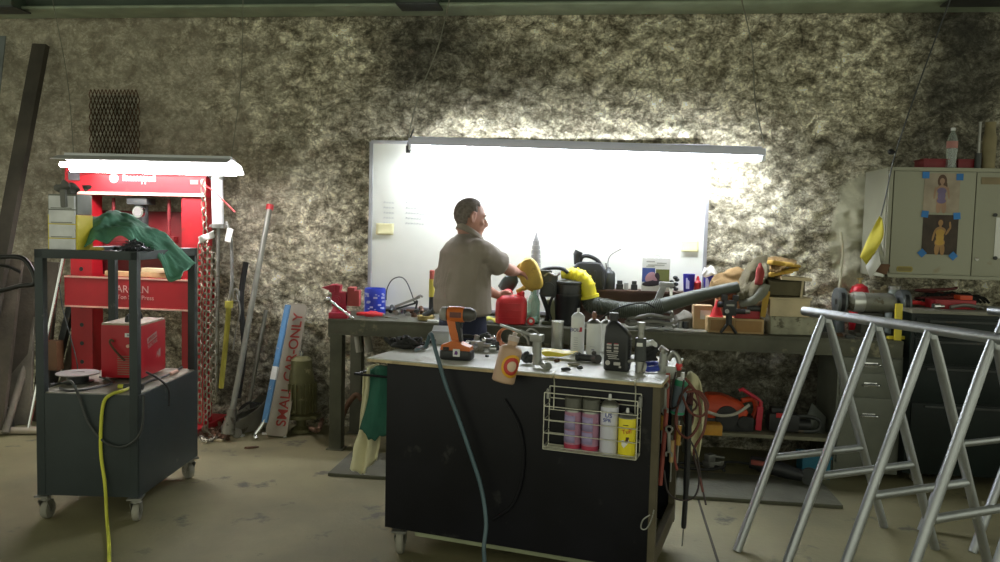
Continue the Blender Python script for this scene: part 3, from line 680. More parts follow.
for k, (px, py, kind) in enumerate(items):
    q = PZ(px, py, BZ); q.y = min(max(q.y, BF+.04), 5.8); p = PY(px, py, q.y); mb = MB()
    if kind == 'socket': mb.cyl((-.03, 0, .018), (.03, .01, .018), .017, n=14); mb.cyl((.028, .01, .018), (.04, .01, .018), .012, n=12)
    elif kind == 'nut': mb.cyl((0, 0, 0), (0, 0, .02), .022, n=6); mb.cyl((0, 0, .018), (0, 0, .03), .012, n=12)
    else: mb.tube(cat([(-.04, 0, .015), (0, 0, .03), (.03, .01, .05)], 5), .015, 10)
    b_ = ob({'socket': 'socket', 'nut': 'bolt_head', 'fitting': 'pipe_fitting'}[kind], mb, [steel, dkgrey, rust][k % 3]); b_.location = (p.x, q.y, BZ); b_.rotation_euler = (0, 0, random.random()*3)
    tag(b_, 'small metal part in the loose heap on the bench between snips and man', {'socket': 'socket', 'nut': 'bolt', 'fitting': 'fitting'}[kind], 'loose metal parts on the bench')
q = PY(426, 311, 5.42); o = thing('brass_dish', 'small dull brass dish of bits on the bench close to the man', 'dish', (q.x, 5.42, BZ))
mb = MB(); mb.lathe([(.03, 0), (.055, .006), (.062, .035), (.058, .036), (.05, .012), (.0, .008)], n=24); ob('dish_bowl', mb, brass, o)
mb = MB(); mb.cyl((-.02, 0, .03), (.03, .02, .06), .02, n=12); mb.cyl((.03, .02, .06), (.06, .03, .09), .012, n=10); ob('valve_piece', mb, dkgrey, o)
q = PY(433, 317, 5.34); mb = MB(); mb.box((0, 0, .008), (.08, .03, .014), rot=(0, 0, -.3), bev=.004); b_ = ob('white_strip', mb, white); b_.location = (q.x, 5.345, BZ); tag(b_, 'small white plastic piece at the bench edge beside the man', 'plastic piece')
# yellow bottle behind the man
q = PY(431.5, 302, 5.72); o = thing('marker_bottle', 'slim yellow bottle with a red cap partly behind the man', 'bottle', (q.x, 5.72, BZ))
mb = MB(); mb.cyl((0, 0, 0), (0, 0, .15), .019); ob('bottle_base', mb, black, o)
mb = MB(); mb.cyl((0, 0, .14), (0, 0, .27), .021); ob('yellow_sleeve', mb, mat('dull_yellow_label', (.50, .42, .06), .6), o)
mb = MB(); mb.lathe([(.018, .265), (.018, .33), (.014, .335)]); ob('red_cap', mb, mat('dull_red_cap', (.38, .08, .06), .6), o)
# red fuel can
q = PY(511, 323, 5.42); q.z = BZ; o = thing('fuel_can', 'bright red plastic fuel can on the bench below the man\'s hands', 'fuel can', (q.x, 5.42, BZ), .0)
mb = MB(); 
def sq(w_, d_, r, z, n=5): return [V((x, y, z)) for x, y in rrect(w_, d_, r, n)]
mb.loft([sq(.17, .14, .05, .0), sq(.205, .17, .05, .01), sq(.212, .175, .05, .06), sq(.208, .175, .05, .14), sq(.198, .165, .055, .172), sq(.15, .13, .05, .195), sq(.10, .08, .035, .20)])
ob('can_body', mb, redp, o)
mb = MB(); mb.tube(cat([(-.07, 0, .165), (-.05, 0, .212), (-.015, 0, .220), (.0, 0, .18)], 6), .017, 10); ob('grip', mb, redp, o)
mb = MB(); mb.cyl((.06, 0, .17), (.062, 0, .222), .026); mb.cyl((.062, 0, .222), (.063, 0, .228), .021); ob('neck', mb, redp, o)
mb = MB(); 
for z in (.05, .10, .145): mb.box((0, -.0885, z), (.15, .004, .007), bev=.002)
ob('raised_rib', mb, redp, o)
q = PY(531, 322, 5.38); o = thing('screw_closure', 'red screw cap lying on the bench right of the fuel can', 'cap', (q.x, 5.38, BZ))
mb = MB(); mb.X = T(0, 0, .027) @ RX(PI/2-.2); mb.lathe([(.026, -.018), (.027, .012), (.02, .018)], n=20); ob('cap_shell', mb, redp, o)
mb = MB(); mb.X = T(0, 0, .027) @ RX(PI/2-.2); mb.lathe([(.012, .018), (.012, .026)], n=16); ob('cap_centre', mb, white, o)
q = PY(490, 321, 5.44); mb = MB(); mb.grid(lambda u, v: V((-.06+.12*u, -.06+.12*v, .012+.025*noise.noise(V((u*3, v*3, 2)))+.03*u*(1-u)*2)), 12, 12); b_ = ob('yellow_rag', mb, mat('lime_cloth', (.68, .72, .15), .9), solid=.006); b_.location = (q.x, 5.44, BZ)
tag(b_, 'crumpled lime yellow rag between the man and the fuel can', 'rag')
# tall stepped spire: a base rod on the bench carrying stacked tapering rings
q = PY(536, 300, 5.66); zt_ = PY(533.5, 232, 5.66).z-BZ; zl = PY(535, 272, 5.66).z-BZ
o = thing('stepped_spire', 'tall grey stepped metal spire standing behind the yellow jug', 'spire', (q.x-.01, 5.66, BZ))
pr = [(.045, 0), (.045, .02), (.03, .03), (.03, zl)]
n_ = 7; hs = zt_-zl-.055
for k in range(n_): r_ = (.040, .038, .036, .035, .033, .030, .024)[k]; z = zl+hs*k/n_; pr += [(r_, z), (r_*.93, z+hs/n_*.80), (r_*.72, z+hs/n_*.84), (r_*.72, z+hs/n_*.96)]
pr += [(.014, zl+hs+.01), (.008, zl+hs+.03), (.003, zt_)]
mb = MB(); mb.lathe(pr, n=20); ob('spire_body', mb, mat('pale_grey_metal', (.36, .36, .37), .45, .5, var=.2, scale=20), o)
# clear bottle in front of it
q = PY(533, 322, 5.52); o = thing('glass_jar', 'tall clear greenish glass bottle on the bench right of the fuel can', 'bottle', (q.x, 5.52, BZ))
gl = mat('greenish_glass', (.62, .80, .70), .08, trans=.85, var=.02)
mb = MB(); mb.lathe([(.04, 0), (.046, .005), (.046, .15), (.03, .19), (.02, .20), (.02, .24), (.016, .24), (.016, .20), (.026, .185), (.042, .15), (.042, .01), (.0, .008)], n=24); ob('glass_body', mb, gl, o)

# backpack leaf blower
q = PY(567, 325, 5.50); bl = thing('leaf_blower', 'black and yellow backpack leaf blower standing on the bench', 'leaf blower', (q.x, 5.50, BZ))
L0 = V((q.x, 5.50, BZ))
def lp(px, py, Y=5.5): return PY(px, py, Y)-L0
glossb = mat('glossy_black_plastic', (.02, .022, .024), .28, var=.2)
mb = MB(); mb.lathe([(.072, .0), (.082, .01), (.086, .09), (.092, .16), (.096, .20)], n=28, c=(.0, 0, 0)); mb.cyl((0, 0, .20), (0, 0, .212), .100, n=28)
mb.lathe([(.094, .212), (.096, .27), (.086, .30), (.05, .31)], n=28); ob('engine_housing', mb, glossb, bl)
mb = MB(); mb.lathe([(.094, .30), (.099, .305), (.099, .318), (.088, .322)], n=28, c=(0, 0, -.02)); ob('cover_band', mb, dkgrey, bl)
# recoil / carburettor block at left
mb = MB(); c_ = lp(549, 285); mb.box(c_, (.12, .13, .16), bev=.03); mb.box(c_+V((-.03, -.02, .085)), (.10, .09, .035), bev=.01); mb.cyl(c_+V((-.0, -.06, -.02)), c_+V((-.0, -.09, -.02)), .045); ob('carburettor', mb, dkgrey, bl)
mb = MB(); mb.tube(cat([lp(541, 292), lp(545, 303), lp(548, 313), lp(546, 322)], 6), .016, 8); mb.tube(cat([lp(556, 293, 5.46), lp(551, 300, 5.44), lp(549, 311, 5.46), lp(552, 322, 5.46)], 6), .010, 8); ob('support_leg', mb, black, bl)
mb = MB(); c_ = lp(550, 321); c_.z = .012; mb.box(c_, (.11, .14, .02), bev=.008); c2 = lp(566, 321); c2.z = .012; ob('foot_plate', mb, mat('dark_olive', (.05, .06, .03), .6), bl)
mb = MB(); mb.tube(cat([lp(540, 275, 5.6), lp(543, 270, 5.58), lp(553, 268, 5.55), lp(563, 269, 5.52), lp(568, 273, 5.5)], 6), .013, 10); ob('carry_handle', mb, glossb, bl)
mb = MB(); c_ = lp(551, 312, 5.56); c_.z = .09; mb.box(c_, (.065, .06, .15), bev=.015); ob('fuel_tank', mb, mat('milky_plastic', (.55, .55, .32), .4), bl)
mb = MB(); mb.tube(cat([lp(544, 276, 5.44), lp(549, 273, 5.44), lp(556, 276, 5.43), lp(560, 273, 5.42)], 5), .008, 8);  ob('linkage', mb, steel, bl)
# yellow volute elbow
yel = mat('yellow_moulding', (.80, .70, .04), .38, var=.08)
path = cat([lp(561, 275, 5.54), lp(570, 274, 5.54), lp(579, 277, 5.53), lp(586, 285, 5.52), lp(589, 297, 5.52)], 8)
rs = [.026+.032*min(1, i/(len(path)*.5)) for i in range(len(path))]
mb = MB(); mb.tube(path, rs, 20); ob('yellow_elbow', mb, yel, bl)
mb = MB()
for i in (9, 13, 17, 21, 25):
    t_ = (path[i+1]-path[i-1]).normalized(); mb.cyl(path[i]-t_*.006, path[i]+t_*.006, rs[i]+.006, n=24)
    nrm = V((.0, -.3, 1)).normalized(); 
t_ = (path[-1]-path[-2]).normalized(); mb.cyl(path[-1]-t_*.012, path[-1]+t_*.008, .070, n=24); ob('elbow_rib', mb, yel, bl)
# corrugated hose
hp = cat([path[-1], lp(593, 305, 5.5), lp(606, 307, 5.46), lp(622, 310, 5.42), lp(645, 310, 5.40), lp(662, 306, 5.40)], 16)
Lh = [0]
for a_, b_ in zip(hp, hp[1:]): Lh.append(Lh[-1]+(b_-a_).length)
pts = []; rr = []; N_ = 190
def along(s_):
    i = 0
    while i < len(Lh)-2 and Lh[i+1] < s_: i += 1
    t_ = (s_-Lh[i])/max(1e-6, Lh[i+1]-Lh[i]); return hp[i].lerp(hp[i+1], t_)
for k in range(N_+1):
    s_ = Lh[-1]*k/N_; base = .056 if s_ < .12 else .052; pts.append(along(s_)); rr.append(base+(.0055 if k % 4 < 2 else 0)*(1 if k > 12 else .2))
hosem = mat('grey_green_hose', (.07, .08, .062), .5, var=.2)
mb = MB(); mb.tube(pts, rr, 20); ob('corrugated_hose', mb, hosem, bl)
mb = MB(); pe = cat([lp(661, 306, 5.40), lp(690, 298, 5.40), lp(715, 292, 5.40), lp(738, 287, 5.42)], 6); mb.tube(pe, [.050-.014*i/len(pe) for i in range(len(pe))], 20); ob('blower_tube', mb, hosem, bl)
mb = MB(); mb.tube(cat([lp(598, 322, 5.38), lp(610, 312, 5.33), lp(628, 305, 5.33), lp(645, 303, 5.34), lp(655, 308, 5.34)], 6), .005, 6); ob('throttle_cable', mb, black, bl)

# black machine behind blower
q = PY(588, 300, 5.74); Zr = RZt
o = thing('black_jerry_can', 'black ribbed plastic canister with handle standing behind the yellow elbow', 'canister', (q.x, 5.76, BZ+rh))
h_ = PY(588, 262, 5.74).z-Zr
mb = MB(); mb.loft([sq(.24, .13, .03, 0), sq(.25, .14, .03, .02), sq(.25, .14, .03, h_*.7), sq(.18, .12, .03, h_*.95), sq(.12, .09, .03, h_)])
for k in range(5): mb.box((-.09+.045*k, -.072, h_*.4), (.012, .008, h_*.6), bev=.003)
ob('can_body', mb, black, o)
mb = MB(); mb.tube(cat([(-.07, 0, h_*.9), (-.05, 0, h_+.035), (.0, 0, h_+.04), (.06, 0, h_+.01), (.10, 0, h_*.75)], 6), .014, 8); ob('handle', mb, black, o)
mb = MB(); mb.cyl((-.085, 0, h_*.9), (-.09, 0, h_+.05), .024); mb.cyl((-.09, 0, h_+.04), (-.075, 0, h_+.075), .03); ob('spout_cap', mb, black, o)
# oiler
q = PY(608, 290, 5.76); o = thing('oil_can', 'small grey pump oil can with a long curved spout on the riser shelf', 'oil can', (q.x, 5.76, Zr)); hh = PY(608, 270, 5.76).z-Zr
mb = MB(); mb.lathe([(.045, 0), (.048, .004), (.048, hh*.80), (.040, hh*.92), (.022, hh*1.0), (.012, hh+.02)], n=24); ob('can_body', mb, dkgrey, o)
mb = MB(); o0 = V((q.x, 5.76, Zr)); mb.tube(cat([V((0, 0, hh)), PY(608, 262, 5.76)-o0, PY(611, 255, 5.76)-o0, PY(621, 249, 5.76)-o0], 6), .0035, 6); mb.tube([(-.01, 0, hh), (-.022, 0, hh+.05)], .006, 8); ob('spout', mb, steel, o)
for px, w_, lab in ((619.5, .05, 'small black square jar on the riser shelf beside the oil can'), (634, .045, 'small black lidded jar on the riser shelf beside the picture box')):
    q = PY(px, 290, 5.76); o = thing('black_jar', lab, 'jar', (q.x, 5.76, Zr)); mb = MB(); mb.box((0, 0, .02), (w_, w_, .04), bev=.005); ob('jar_body', mb, black, o); mb = MB(); mb.box((0, 0, .052), (w_*.75, w_*.75, .026), bev=.004); ob('jar_lid', mb, dkgrey, o)
q = PY(626, 290, 5.77); mb = MB(); mb.box((0, 0, .025), (.03, .03, .05), bev=.003); b_ = ob('grey_box', mb, mat('pale_grey_card', (.4, .42, .4), .7)); b_.location = (q.x, 5.77, Zr); tag(b_, 'tiny pale grey box between the two black jars', 'box')
# picture box
qa = PY(641, 290, 5.75); qb = PY(670, 258, 5.75); o = thing('photo_carton', 'white carton with coloured photographs printed on its front', 'carton', ((qa.x+qb.x)/2, 5.75, Zr))
W_ = qb.x-qa.x; H_ = qb.z-Zr
mb = MB(); mb.box((0, 0, H_/2), (W_, .07, H_), bev=.002); ob('carton_body', mb, paper, o)
pal = [mat('print_blue', (.06, .10, .35), .6), mat('print_green', (.16, .18, .05), .6), mat('print_pink', (.50, .28, .33), .6), mat('print_dark', (.03, .02, .03), .6), mat('print_grey', (.45, .46, .42), .6)]
mb = MB(); yf = -.0355
mb.mi = 0; mb.box((-W_*.26, yf, H_*.48), (W_*.46, .001, H_*.42)); mb.mi = 1; mb.box((W_*.24, yf, H_*.48), (W_*.48, .001, H_*.36))
mb.mi = 2; mb.ell((-W_*.2, yf, H_*.42), (.03, .0015, .045), (0, .7, 0)); mb.ell((W_*.0, yf, H_*.35), (.02, .0015, .03)); mb.mi = 3; mb.ell((-W_*.1, yf, H_*.24), (.075, .002, .022), (0, -.15, 0)); mb.ell((W_*.05, yf, H_*.42), (.02, .0015, .035))
mb.mi = 4
for k, (x, z, w_) in enumerate(((-.2, .88, .3), (.2, .84, .35), (0, .78, .6), (-.2, .74, .3))): mb.box((W_*x, yf, H_*z), (W_*w_, .001, .008))
ob('printed_pictures', mb, pal, o)
mb = MB(); mb.tube(cat([(-.03, 0, H_), (-.02, 0, H_+.02), (.02, 0, H_+.02), (.03, 0, H_)], 5), .007, 6); ob('carton_handle', mb, paper, o)
q = PY(674, 290, 5.74); mb = MB(); 
for k in range(6): mb.ell((random.uniform(-.02, .02), random.uniform(-.02, .02), .02+.016*k), (.018, .018, .014))
b_ = ob('cotter_pile', mb, dkgrey); b_.location = (q.x, 5.74, Zr); tag(b_, 'small dark knotted part beside the picture carton', 'part')
# blue cups, red bottle
for px, lab, rag in ((688.5, 'blue plastic cup on the riser shelf left of the red bottle', 0), (709, 'blue plastic cup with crumpled white tissue on top', 1)):
    q = PY(px, 290, 5.75); hh = PY(px, 274, 5.75).z-Zr; o = thing('blue_cup', lab, 'cup', (q.x, 5.75, Zr), group=None)
    mb = MB(); mb.lathe([(.033, 0), (.035, .003), (.042, hh), (.039, hh), (.033, .01), (0, .008)], n=24); ob('cup_body', mb, mat('deep_blue_plastic', (.035, .03, .40), .4), o)
    mb = MB(); mb.box((-.012 if not rag else -.02, -.0395, hh*.5), (.024, .002, hh*.6), rot=(-.09, 0, 0)); ob('cup_label', mb, mat('blue_white_label', (.5, .5, .75), .6), o)
    if rag:
        mb = MB(); mb.ell((.0, 0, 0), (.052, .045, .038), n=28); mb.jitter(.03, 22); b_ = ob('white_tissue', mb, paper); b_.location = (q.x, 5.75, Zr+hh+.016); tag(b_, 'crumpled white tissue stuffed in the top of the blue cup', 'tissue')
q = PY(697.5, 290, 5.75); o = thing('red_bottle', 'small red squeeze bottle between the two blue cups', 'bottle', (q.x, 5.75, Zr)); mb = MB(); mb.lathe([(.023, 0), (.025, .003), (.025, .07), (.012, .085)], n=20); ob('bottle_body', mb, redp, o); mb = MB(); mb.lathe([(.012, .085), (.011, .10), (.004, .115)], n=16); ob('nozzle', mb, redp, o)
q = PY(722, 284, 5.72); mb = MB(); mb.ell((0, 0, .0), (.03, .03, .022), n=20); mb.jitter(.02, 25); b_ = ob('white_tissue', mb, paper); b_.location = (q.x-.02, 5.74, Zr+.02); tag(b_, 'small crumpled tissue on the shelf right of the blue cups', 'tissue')
# grey hand tool standing on bench in front of riser
q = PY(664, 305, 5.60); o = thing('heat_gun', 'grey pistol shaped hand tool standing in front of the picture carton', 'hand tool', (q.x, 5.60, BZ)); o0 = V((q.x, 5.60, BZ))
gm = mat('pale_grey_plastic', (.42, .43, .42), .5)
mb = MB(); a_ = PY(657, 302, 5.6)-o0; b2 = PY(664, 285, 5.6)-o0; a_.z = max(a_.z, .02); mb.beam(a_, b2, .045, .04, bev=.01); ob('grip', mb, gm, o)
mb = MB(); mb.beam(PY(659, 284, 5.6)-o0, PY(674, 285, 5.6)-o0, .035, .04, bev=.01); ob('barrel', mb, gm, o)
mb = MB(); mb.beam(V((a_.x-.01, 0, 0)), a_+V((.0, 0, .02)), .05, .06, bev=.008); ob('tool_base', mb, black, o)
p0 = PY(672, 320, 5.58); p0.z = BZ+.002; mb = MB(); mb.beam(p0, PY(671, 287, 5.62), .02, .006, bev=.002); tag(ob('steel_ruler', mb, chrome), 'bright upright steel blade beside the grey hand tool', 'blade')
# curled strap and tools behind the hose on the bench
mb = MB(); cc = PY(650, 322, 5.42); cc.z = BZ+.02
mb.tube([cc+V((.16*math.cos(t_*.3)*(1-.002*t_), .09*math.sin(t_*.3), .012*math.sin(t_*.9)+.002*t_)) for t_ in range(48)], .012, 8)
tag(ob('coiled_hose', mb, mat('grey_hose', (.22, .22, .20), .6)), 'coiled grey hose lying on the bench beneath the corrugated tube', 'hose')
random.seed(21)
for k, (px, py) in enumerate(((668, 325), (676, 322), (683, 325), (660, 318), (690, 322))):
    q = PZ(px, py, BZ); q.y = min(max(q.y, BF+.05), BF+.3); p = PY(px, py, q.y); mb = MB(); mb.tube(cat([(-.05, 0, .015), (0, .02, .03), (.05, 0, .02)], 5), .013, 8); mb.cyl((-.05, 0, .0), (-.05, 0, .045), .018, n=8)
    b_ = ob('pipe_fitting', mb, [dkgrey, steel][k % 2]); b_.location = (p.x, q.y, BZ); b_.rotation_euler = (0, 0, random.random()*3); tag(b_, 'small steel fitting in the heap between coiled hose and cardboard box', 'fitting', 'fittings by the cardboard box')
# grey rag lump
q = PY(683, 318, 5.6); mb = MB(); mb.ell((0, 0, .05), (.09, .07, .055), n=24); mb.jitter(.04, 12); b_ = ob('grey_cloth', mb, mat('grey_cloth', (.20, .19, .16), .95)); b_.location = (q.x, 5.62, BZ); tag(b_, 'crumpled grey cloth heap left of the cardboard box', 'cloth')
# cardboard box, red cone, drawer box, dark device
qa = PY(693, 326, 5.55); qb = PY(713, 306, 5.55); w_ = qb.x-qa.x; h_ = qb.z-BZ
o = thing('cardboard_box', 'small cardboard box with a white label on the bench', 'box', ((qa.x+qb.x)/2, 5.60, BZ)); mb = MB(); mb.box((0, 0, h_/2), (w_, .12, h_), bev=.002); ob('carton', mb, cardboard, o)
mb = MB(); mb.box((.015, -.061, h_*.62), (w_*.55, .001, h_*.38)); ob('label', mb, paper, o)
qa = PY(707, 333, 5.42); qb = PY(763, 319, 5.42); w_ = qb.x-qa.x; h_ = qb.z-BZ; o = thing('wooden_tray', 'low varnished wooden box on the bench under the red case', 'box', ((qa.x+qb.x)/2, 5.46, BZ)); WTZ = BZ+h_
mb = MB(); mb.box((0, 0, h_/2), (w_, .16, h_), bev=.003); ob('box_body', mb, wood, o); mb = MB(); mb.box((-w_*.25, -.082, h_/2), (w_*.42, .004, h_*.75), bev=.001); mb.box((w_*.22, -.082, h_/2), (w_*.48, .004, h_*.75), bev=.001); ob('box_front', mb, mat('varnished_wood', (.30, .16, .05), .5), o)
qa = PY(736, 320, 5.42); qb = PY(757, 310, 5.42); mb = MB(); mb.box((0, 0, .025), (qb.x-qa.x+.03, .13, .05), bev=.005); b_ = ob('red_case', mb, mat('dark_red_plastic', (.35, .02, .03), .5)); b_.location = ((qa.x+qb.x)/2, 5.46, WTZ+.001); tag(b_, 'flat dark red case lying on the low wooden box', 'case')
q = PY(717, 320, 5.42); mb = MB(); mb.lathe([(.04, 0), (.038, .01), (.018, .08), (.01, .105)], n=18); mb.jitter(.012, 14); b_ = ob('red_funnel', mb, redp); b_.location = (q.x, 5.46, WTZ+.001); tag(b_, 'small red cone standing on the low wooden box', 'cone')
q = PY(728, 333, 5.36); o = thing('tap_stand', 'dark cast drill clamp on splayed legs in front of the wooden box', 'clamp stand', (q.x, 5.345, BZ)); o0 = V((q.x, 5.345, BZ))
mb = MB()
for s_ in (-1, 1): mb.tube([(s_*.05, 0, .004), (0, 0, .075)], .010, 8)
mb.cyl((0, 0, .06), (0, 0, .13), .02); ob('stand_leg', mb, black, o)
mb = MB(); mb.box((0, 0, .17), (.085, .06, .10), bev=.01); mb.box((-.035, 0, .235), (.035, .05, .04), bev=.006); mb.box((.035, 0, .235), (.035, .05, .04), bev=.006); mb.cyl((.04, 0, .15), (.10, 0, .15), .018); mb.cyl((-.04, 0, .19), (-.075, 0, .19), .02); ob('stand_body', mb, black, o)
mb = MB(); mb.cyl((.095, 0, .15), (.13, 0, .15), .014); mb.cyl((-.02, -.031, .15), (-.02, -.036, .15), .014); mb.box((.0, -.032, .19), (.05, .004, .012)); ob('steel_knob', mb, steel, o)

# crate pile with jacket, cushion, gloves
q0 = PY(763, 334, 5.48); q1 = PY(820, 318, 5.48); w_ = q1.x-q0.x; h1_ = q1.z-BZ+.005
mb = MB(); mb.ell((0, 0, h1_/2), (w_*.49, .13, h1_*.49), n=40); mb.box((0, 0, h1_/2), (w_*.9, .22, h1_), bev=.02); mb.jitter(.02, 9); mb.jitter(.008, 25); b_ = ob('white_sack', mb, mat('dusty_white_sack', (.36, .35, .26), .85, var=.3, scale=12, bump=.3, spots=((.14, .13, .09), .58, 14))); b_.location = ((q0.x+q1.x)/2, 5.5, BZ); tag(b_, 'dusty white sack lying flat under the pale crate', 'sack')
z_ = BZ+h1_+.006; q0 = PY(766, 318, 5.48); q1 = PY(806, 299, 5.48); w2 = q1.x-q0.x; h2 = q1.z-z_
cx2 = (q0.x+q1.x)/2
o = thing('pale_crate', 'pale wooden crate stacked on the white sack at the wall', 'crate', (cx2, 5.5, z_)); mb = MB(); mb.box((0, 0, h2/2), (w2, .26, h2), bev=.004); ob('crate_body', mb, woodpale, o); mb = MB(); mb.box((0, 0, h2+.006), (w2+.02, .28, .012), bev=.003); ob('crate_lid', mb, woodpale, o)
z3 = z_+h2+.014; q1 = PY(802, 279, 5.5); h3 = q1.z-z3
mb = MB(); mb.box((0, 0, h3*.45), (w2*1.0, .22, h3*.85), bev=.03); mb.jitter(.02, 10); b_ = ob('folded_canvas', mb, olive); b_.location = (cx2-.02, 5.5, z3+.004); tag(b_, 'folded olive canvas between the pale crate and the plank', 'canvas')
mb = MB(); mb.box((0, 0, 0), (.20, .16, .022), rot=(0, .03, .1), bev=.003); b_ = ob('pale_plank', mb, woodpale); b_.location = (cx2+.03, 5.46, z3+h3+.005); tag(b_, 'short pale plank lying on the folded canvas below the yellow gloves', 'plank')
mb = MB(); mb.beam(PY(801, 298, 5.37), PY(803, 281, 5.37), .012, .01); tag(ob('wooden_stick', mb, woodpale), 'short upright stick at the side of the folded canvas', 'stick')
for px, py, a_, lab in ((783, 264, .1, 'mustard leather work glove lying highest on the plank pile'), (781, 272, -.25, 'mustard leather work glove beneath the other on the plank pile')):
    q = PY(px, py, 5.46); o = thing('leather_glove', lab, 'glove', q, rot=(0, a_, .2)); mb = MB()
    mb.box((-.05, 0, 0), (.09, .09, .03), bev=.012); mb.box((.02, 0, 0), (.08, .10, .032), bev=.014)
    for k in range(4): mb.tube([(.05, -.036+.024*k, 0), (.115-.008*abs(k-1.5), -.04+.026*k, -.004)], [.014, .011], 8)
    mb.tube([(.0, -.05, 0), (.05, -.075, -.005)], [.015, .011], 8)
    ob('glove_body', mb, mat('mustard_leather', (.50, .31, .05), .8, var=.2), o, remesh=.006)
mb = MB(); q = PY(729, 284, 5.6)
mb.ell((0, 0, 0), (.15, .10, .10), (0, -.25, 0), n=48); mb.jitter(.045, 7); mb.jitter(.02, 20); b_ = ob('tan_cushion', mb, tanc); b_.location = (q.x+.03, 5.66, q.z); b_.location.z = max(b_.location.z, WTZ+.1); tag(b_, 'rounded tan canvas bundle behind the olive jacket', 'bundle')
mb = MB(); mb.box((0, 0, 0), (.30, .16, PY(728, 300, 5.6).z-BZ), bev=.01); hh = PY(728, 300, 5.6).z-BZ; b_ = ob('brown_carton', mb, cardboard); b_.location = (PY(738, 300, 5.66).x, 5.68, BZ+hh/2); tag(b_, 'brown carton at the back of the bench under the tan bundle', 'box')
# jacket: draped sheet, outer outline traced at its own depth with real folds
top = [PY(736, 291, 5.52), PY(744, 276, 5.52), PY(752, 262, 5.52), (PY(762, 256, 5.52)), PY(772, 258, 5.52), PY(776, 272, 5.52), PY(775, 290, 5.52)]
o = thing('olive_jacket', 'old olive canvas jacket with red lining slumped over the crates', 'jacket', PY(757, 285, 5.5)); o0 = PY(757, 285, 5.5)
def sheet(top, bot, yt_, yb_, m, par, nm, bulge=.05, amp=.012, th=.012, seed=0.):
    A_ = cat([PY(x, y, yt_)-o0 for x, y in top], 6); B_ = cat([PY(x, y, yb_)-o0 for x, y in bot], 6); mb = MB()
    def fn(u, v):
        def at(P): i = u*(len(P)-1); k = min(int(i), len(P)-2); return P[k].lerp(P[k+1], i-k)
        p = at(A_).lerp(at(B_), v); n1 = noise.noise(V((u*4+seed, v*3, 1.))); n2 = noise.noise(V((u*11+seed, v*9, 4.)))
        return p+V((amp*n1, -bulge*math.sin(PI*v)-bulge*.5*math.sin(PI*u)+amp*(2*n1+n2)+amp*math.sin(9*u+4*v+seed), amp*n2))
    mb.grid(fn, 44, 30); return ob(nm, mb, m, par, solid=th)
olv2 = mat('shaded_olive_canvas', (.095, .085, .045), .95, var=.3, bump=.4, bscale=200)  # same jacket canvas, darkened for the shadow inside its right side
sheet([(740, 283), (744, 271), (751, 261), (760, 256), (767, 258), (771, 265)], [(735, 297), (740, 299), (746, 298), (753, 296), (758, 291), (762, 282)], 5.60, 5.40, olive, o, 'jacket_back', .05, .016, .014, 1.)
sheet([(756, 258), (762, 256), (770, 257), (777, 261), (781, 270)], [(764, 293), (767, 302), (770, 304), (775, 300), (780, 290)], 5.62, 5.43, olv2, o, 'jacket_front', .02, .014, .014, 5.)
sheet([(768, 259), (775, 257), (785, 259), (796, 261)], [(770, 270), (776, 272), (783, 268), (795, 266)], 5.60, 5.40, mat('brown_tan_canvas', (.24, .15, .055), .95, var=.3), o, 'jacket_hem', .02, .010, .012, 9.)
mb = MB(); P_ = cat([PY(765, 283, 5.37)-o0, PY(763, 292, 5.36)-o0, PY(756, 299, 5.36)-o0, PY(748, 303, 5.37)-o0, PY(739, 305, 5.39)-o0], 6); mb.tube(P_, [.034]*8+[.033]*8+[.027]*9, 16); mb.jitter(.018, 18); ob('grey_sleeve', mb, mat('grey_green_cloth', (.23, .235, .19), .95, bump=.4, bscale=200), o, remesh=.010)
mb = MB(); mb.tube(cat([PY(760, 263, 5.39)-o0, PY(760, 272, 5.36)-o0, PY(758, 285, 5.36)-o0], 6), [.014]*4+[.026]*5+[.024]*4, 12); mb.jitter(.014, 20); ob('red_lining', mb, mat('red_lining_cloth', (.32, .05, .045), .95, var=.25), o, remesh=.008)
mb = MB(); mb.beam(PY(763, 318, 5.37)-o0, PY(767, 291, 5.36)-o0, .035, .015, bev=.006); mb.jitter(.015, 16); ob('yellow_trim', mb, mat('mustard_leather', (.42, .27, .05), .8), o)
mb = MB(); q = PY(750, 300, 5.42); mb.cyl((-.04, 0, 0), (.05, 0, .0), .02); mb.cyl((.045, 0, 0), (.06, 0, 0), .028); b_ = ob('pipe_fitting', mb, dkgrey); b_.location = (q.x+.02, 5.40, WTZ+.07); tag(b_, 'dark fitting resting on the red case below the jacket sleeve', 'fitting')
# ------------------------------------------------------------------ the man at the bench
MY = 4.97; MX = PY(463, 300, MY).x
man = thing('person', 'balding man in a grey brown work shirt pouring from a yellow jug at the bench', 'person', (MX, MY, 0))
FA = math.radians(32); fv = V((math.cos(FA), math.sin(FA), 0)); lv = V((-math.sin(FA), math.cos(FA), 0))
def Q(f, l, z): return fv*f+lv*l+V((0, 0, z))
O_ = V((MX, MY, 0))
skin = mat('skin', (.46, .24, .18), .55, var=.08, scale=14)
shirt = mat('grey_brown_shirt', (.29, .25, .21), .92, var=.08, scale=5, bump=.15, bscale=220)
navy = mat('navy_trousers', (.018, .022, .05), .9, var=.2, bump=.2, bscale=200)
def capsule(mb, pts, rs, n=16):
    P = cat(pts, 6); R = []
    m = len(pts)-1
    for i in range(len(P)):
        t_ = i/6; k = min(int(t_), m-1); u = t_-k; u = u*u*(3-2*u); R.append(rs[k]*(1-u)+rs[k+1]*u)
    mb.tube(P, R, n); mb.ell(P[0], R[0]*.99, n=12); mb.ell(P[-1], R[-1]*.99, n=12)
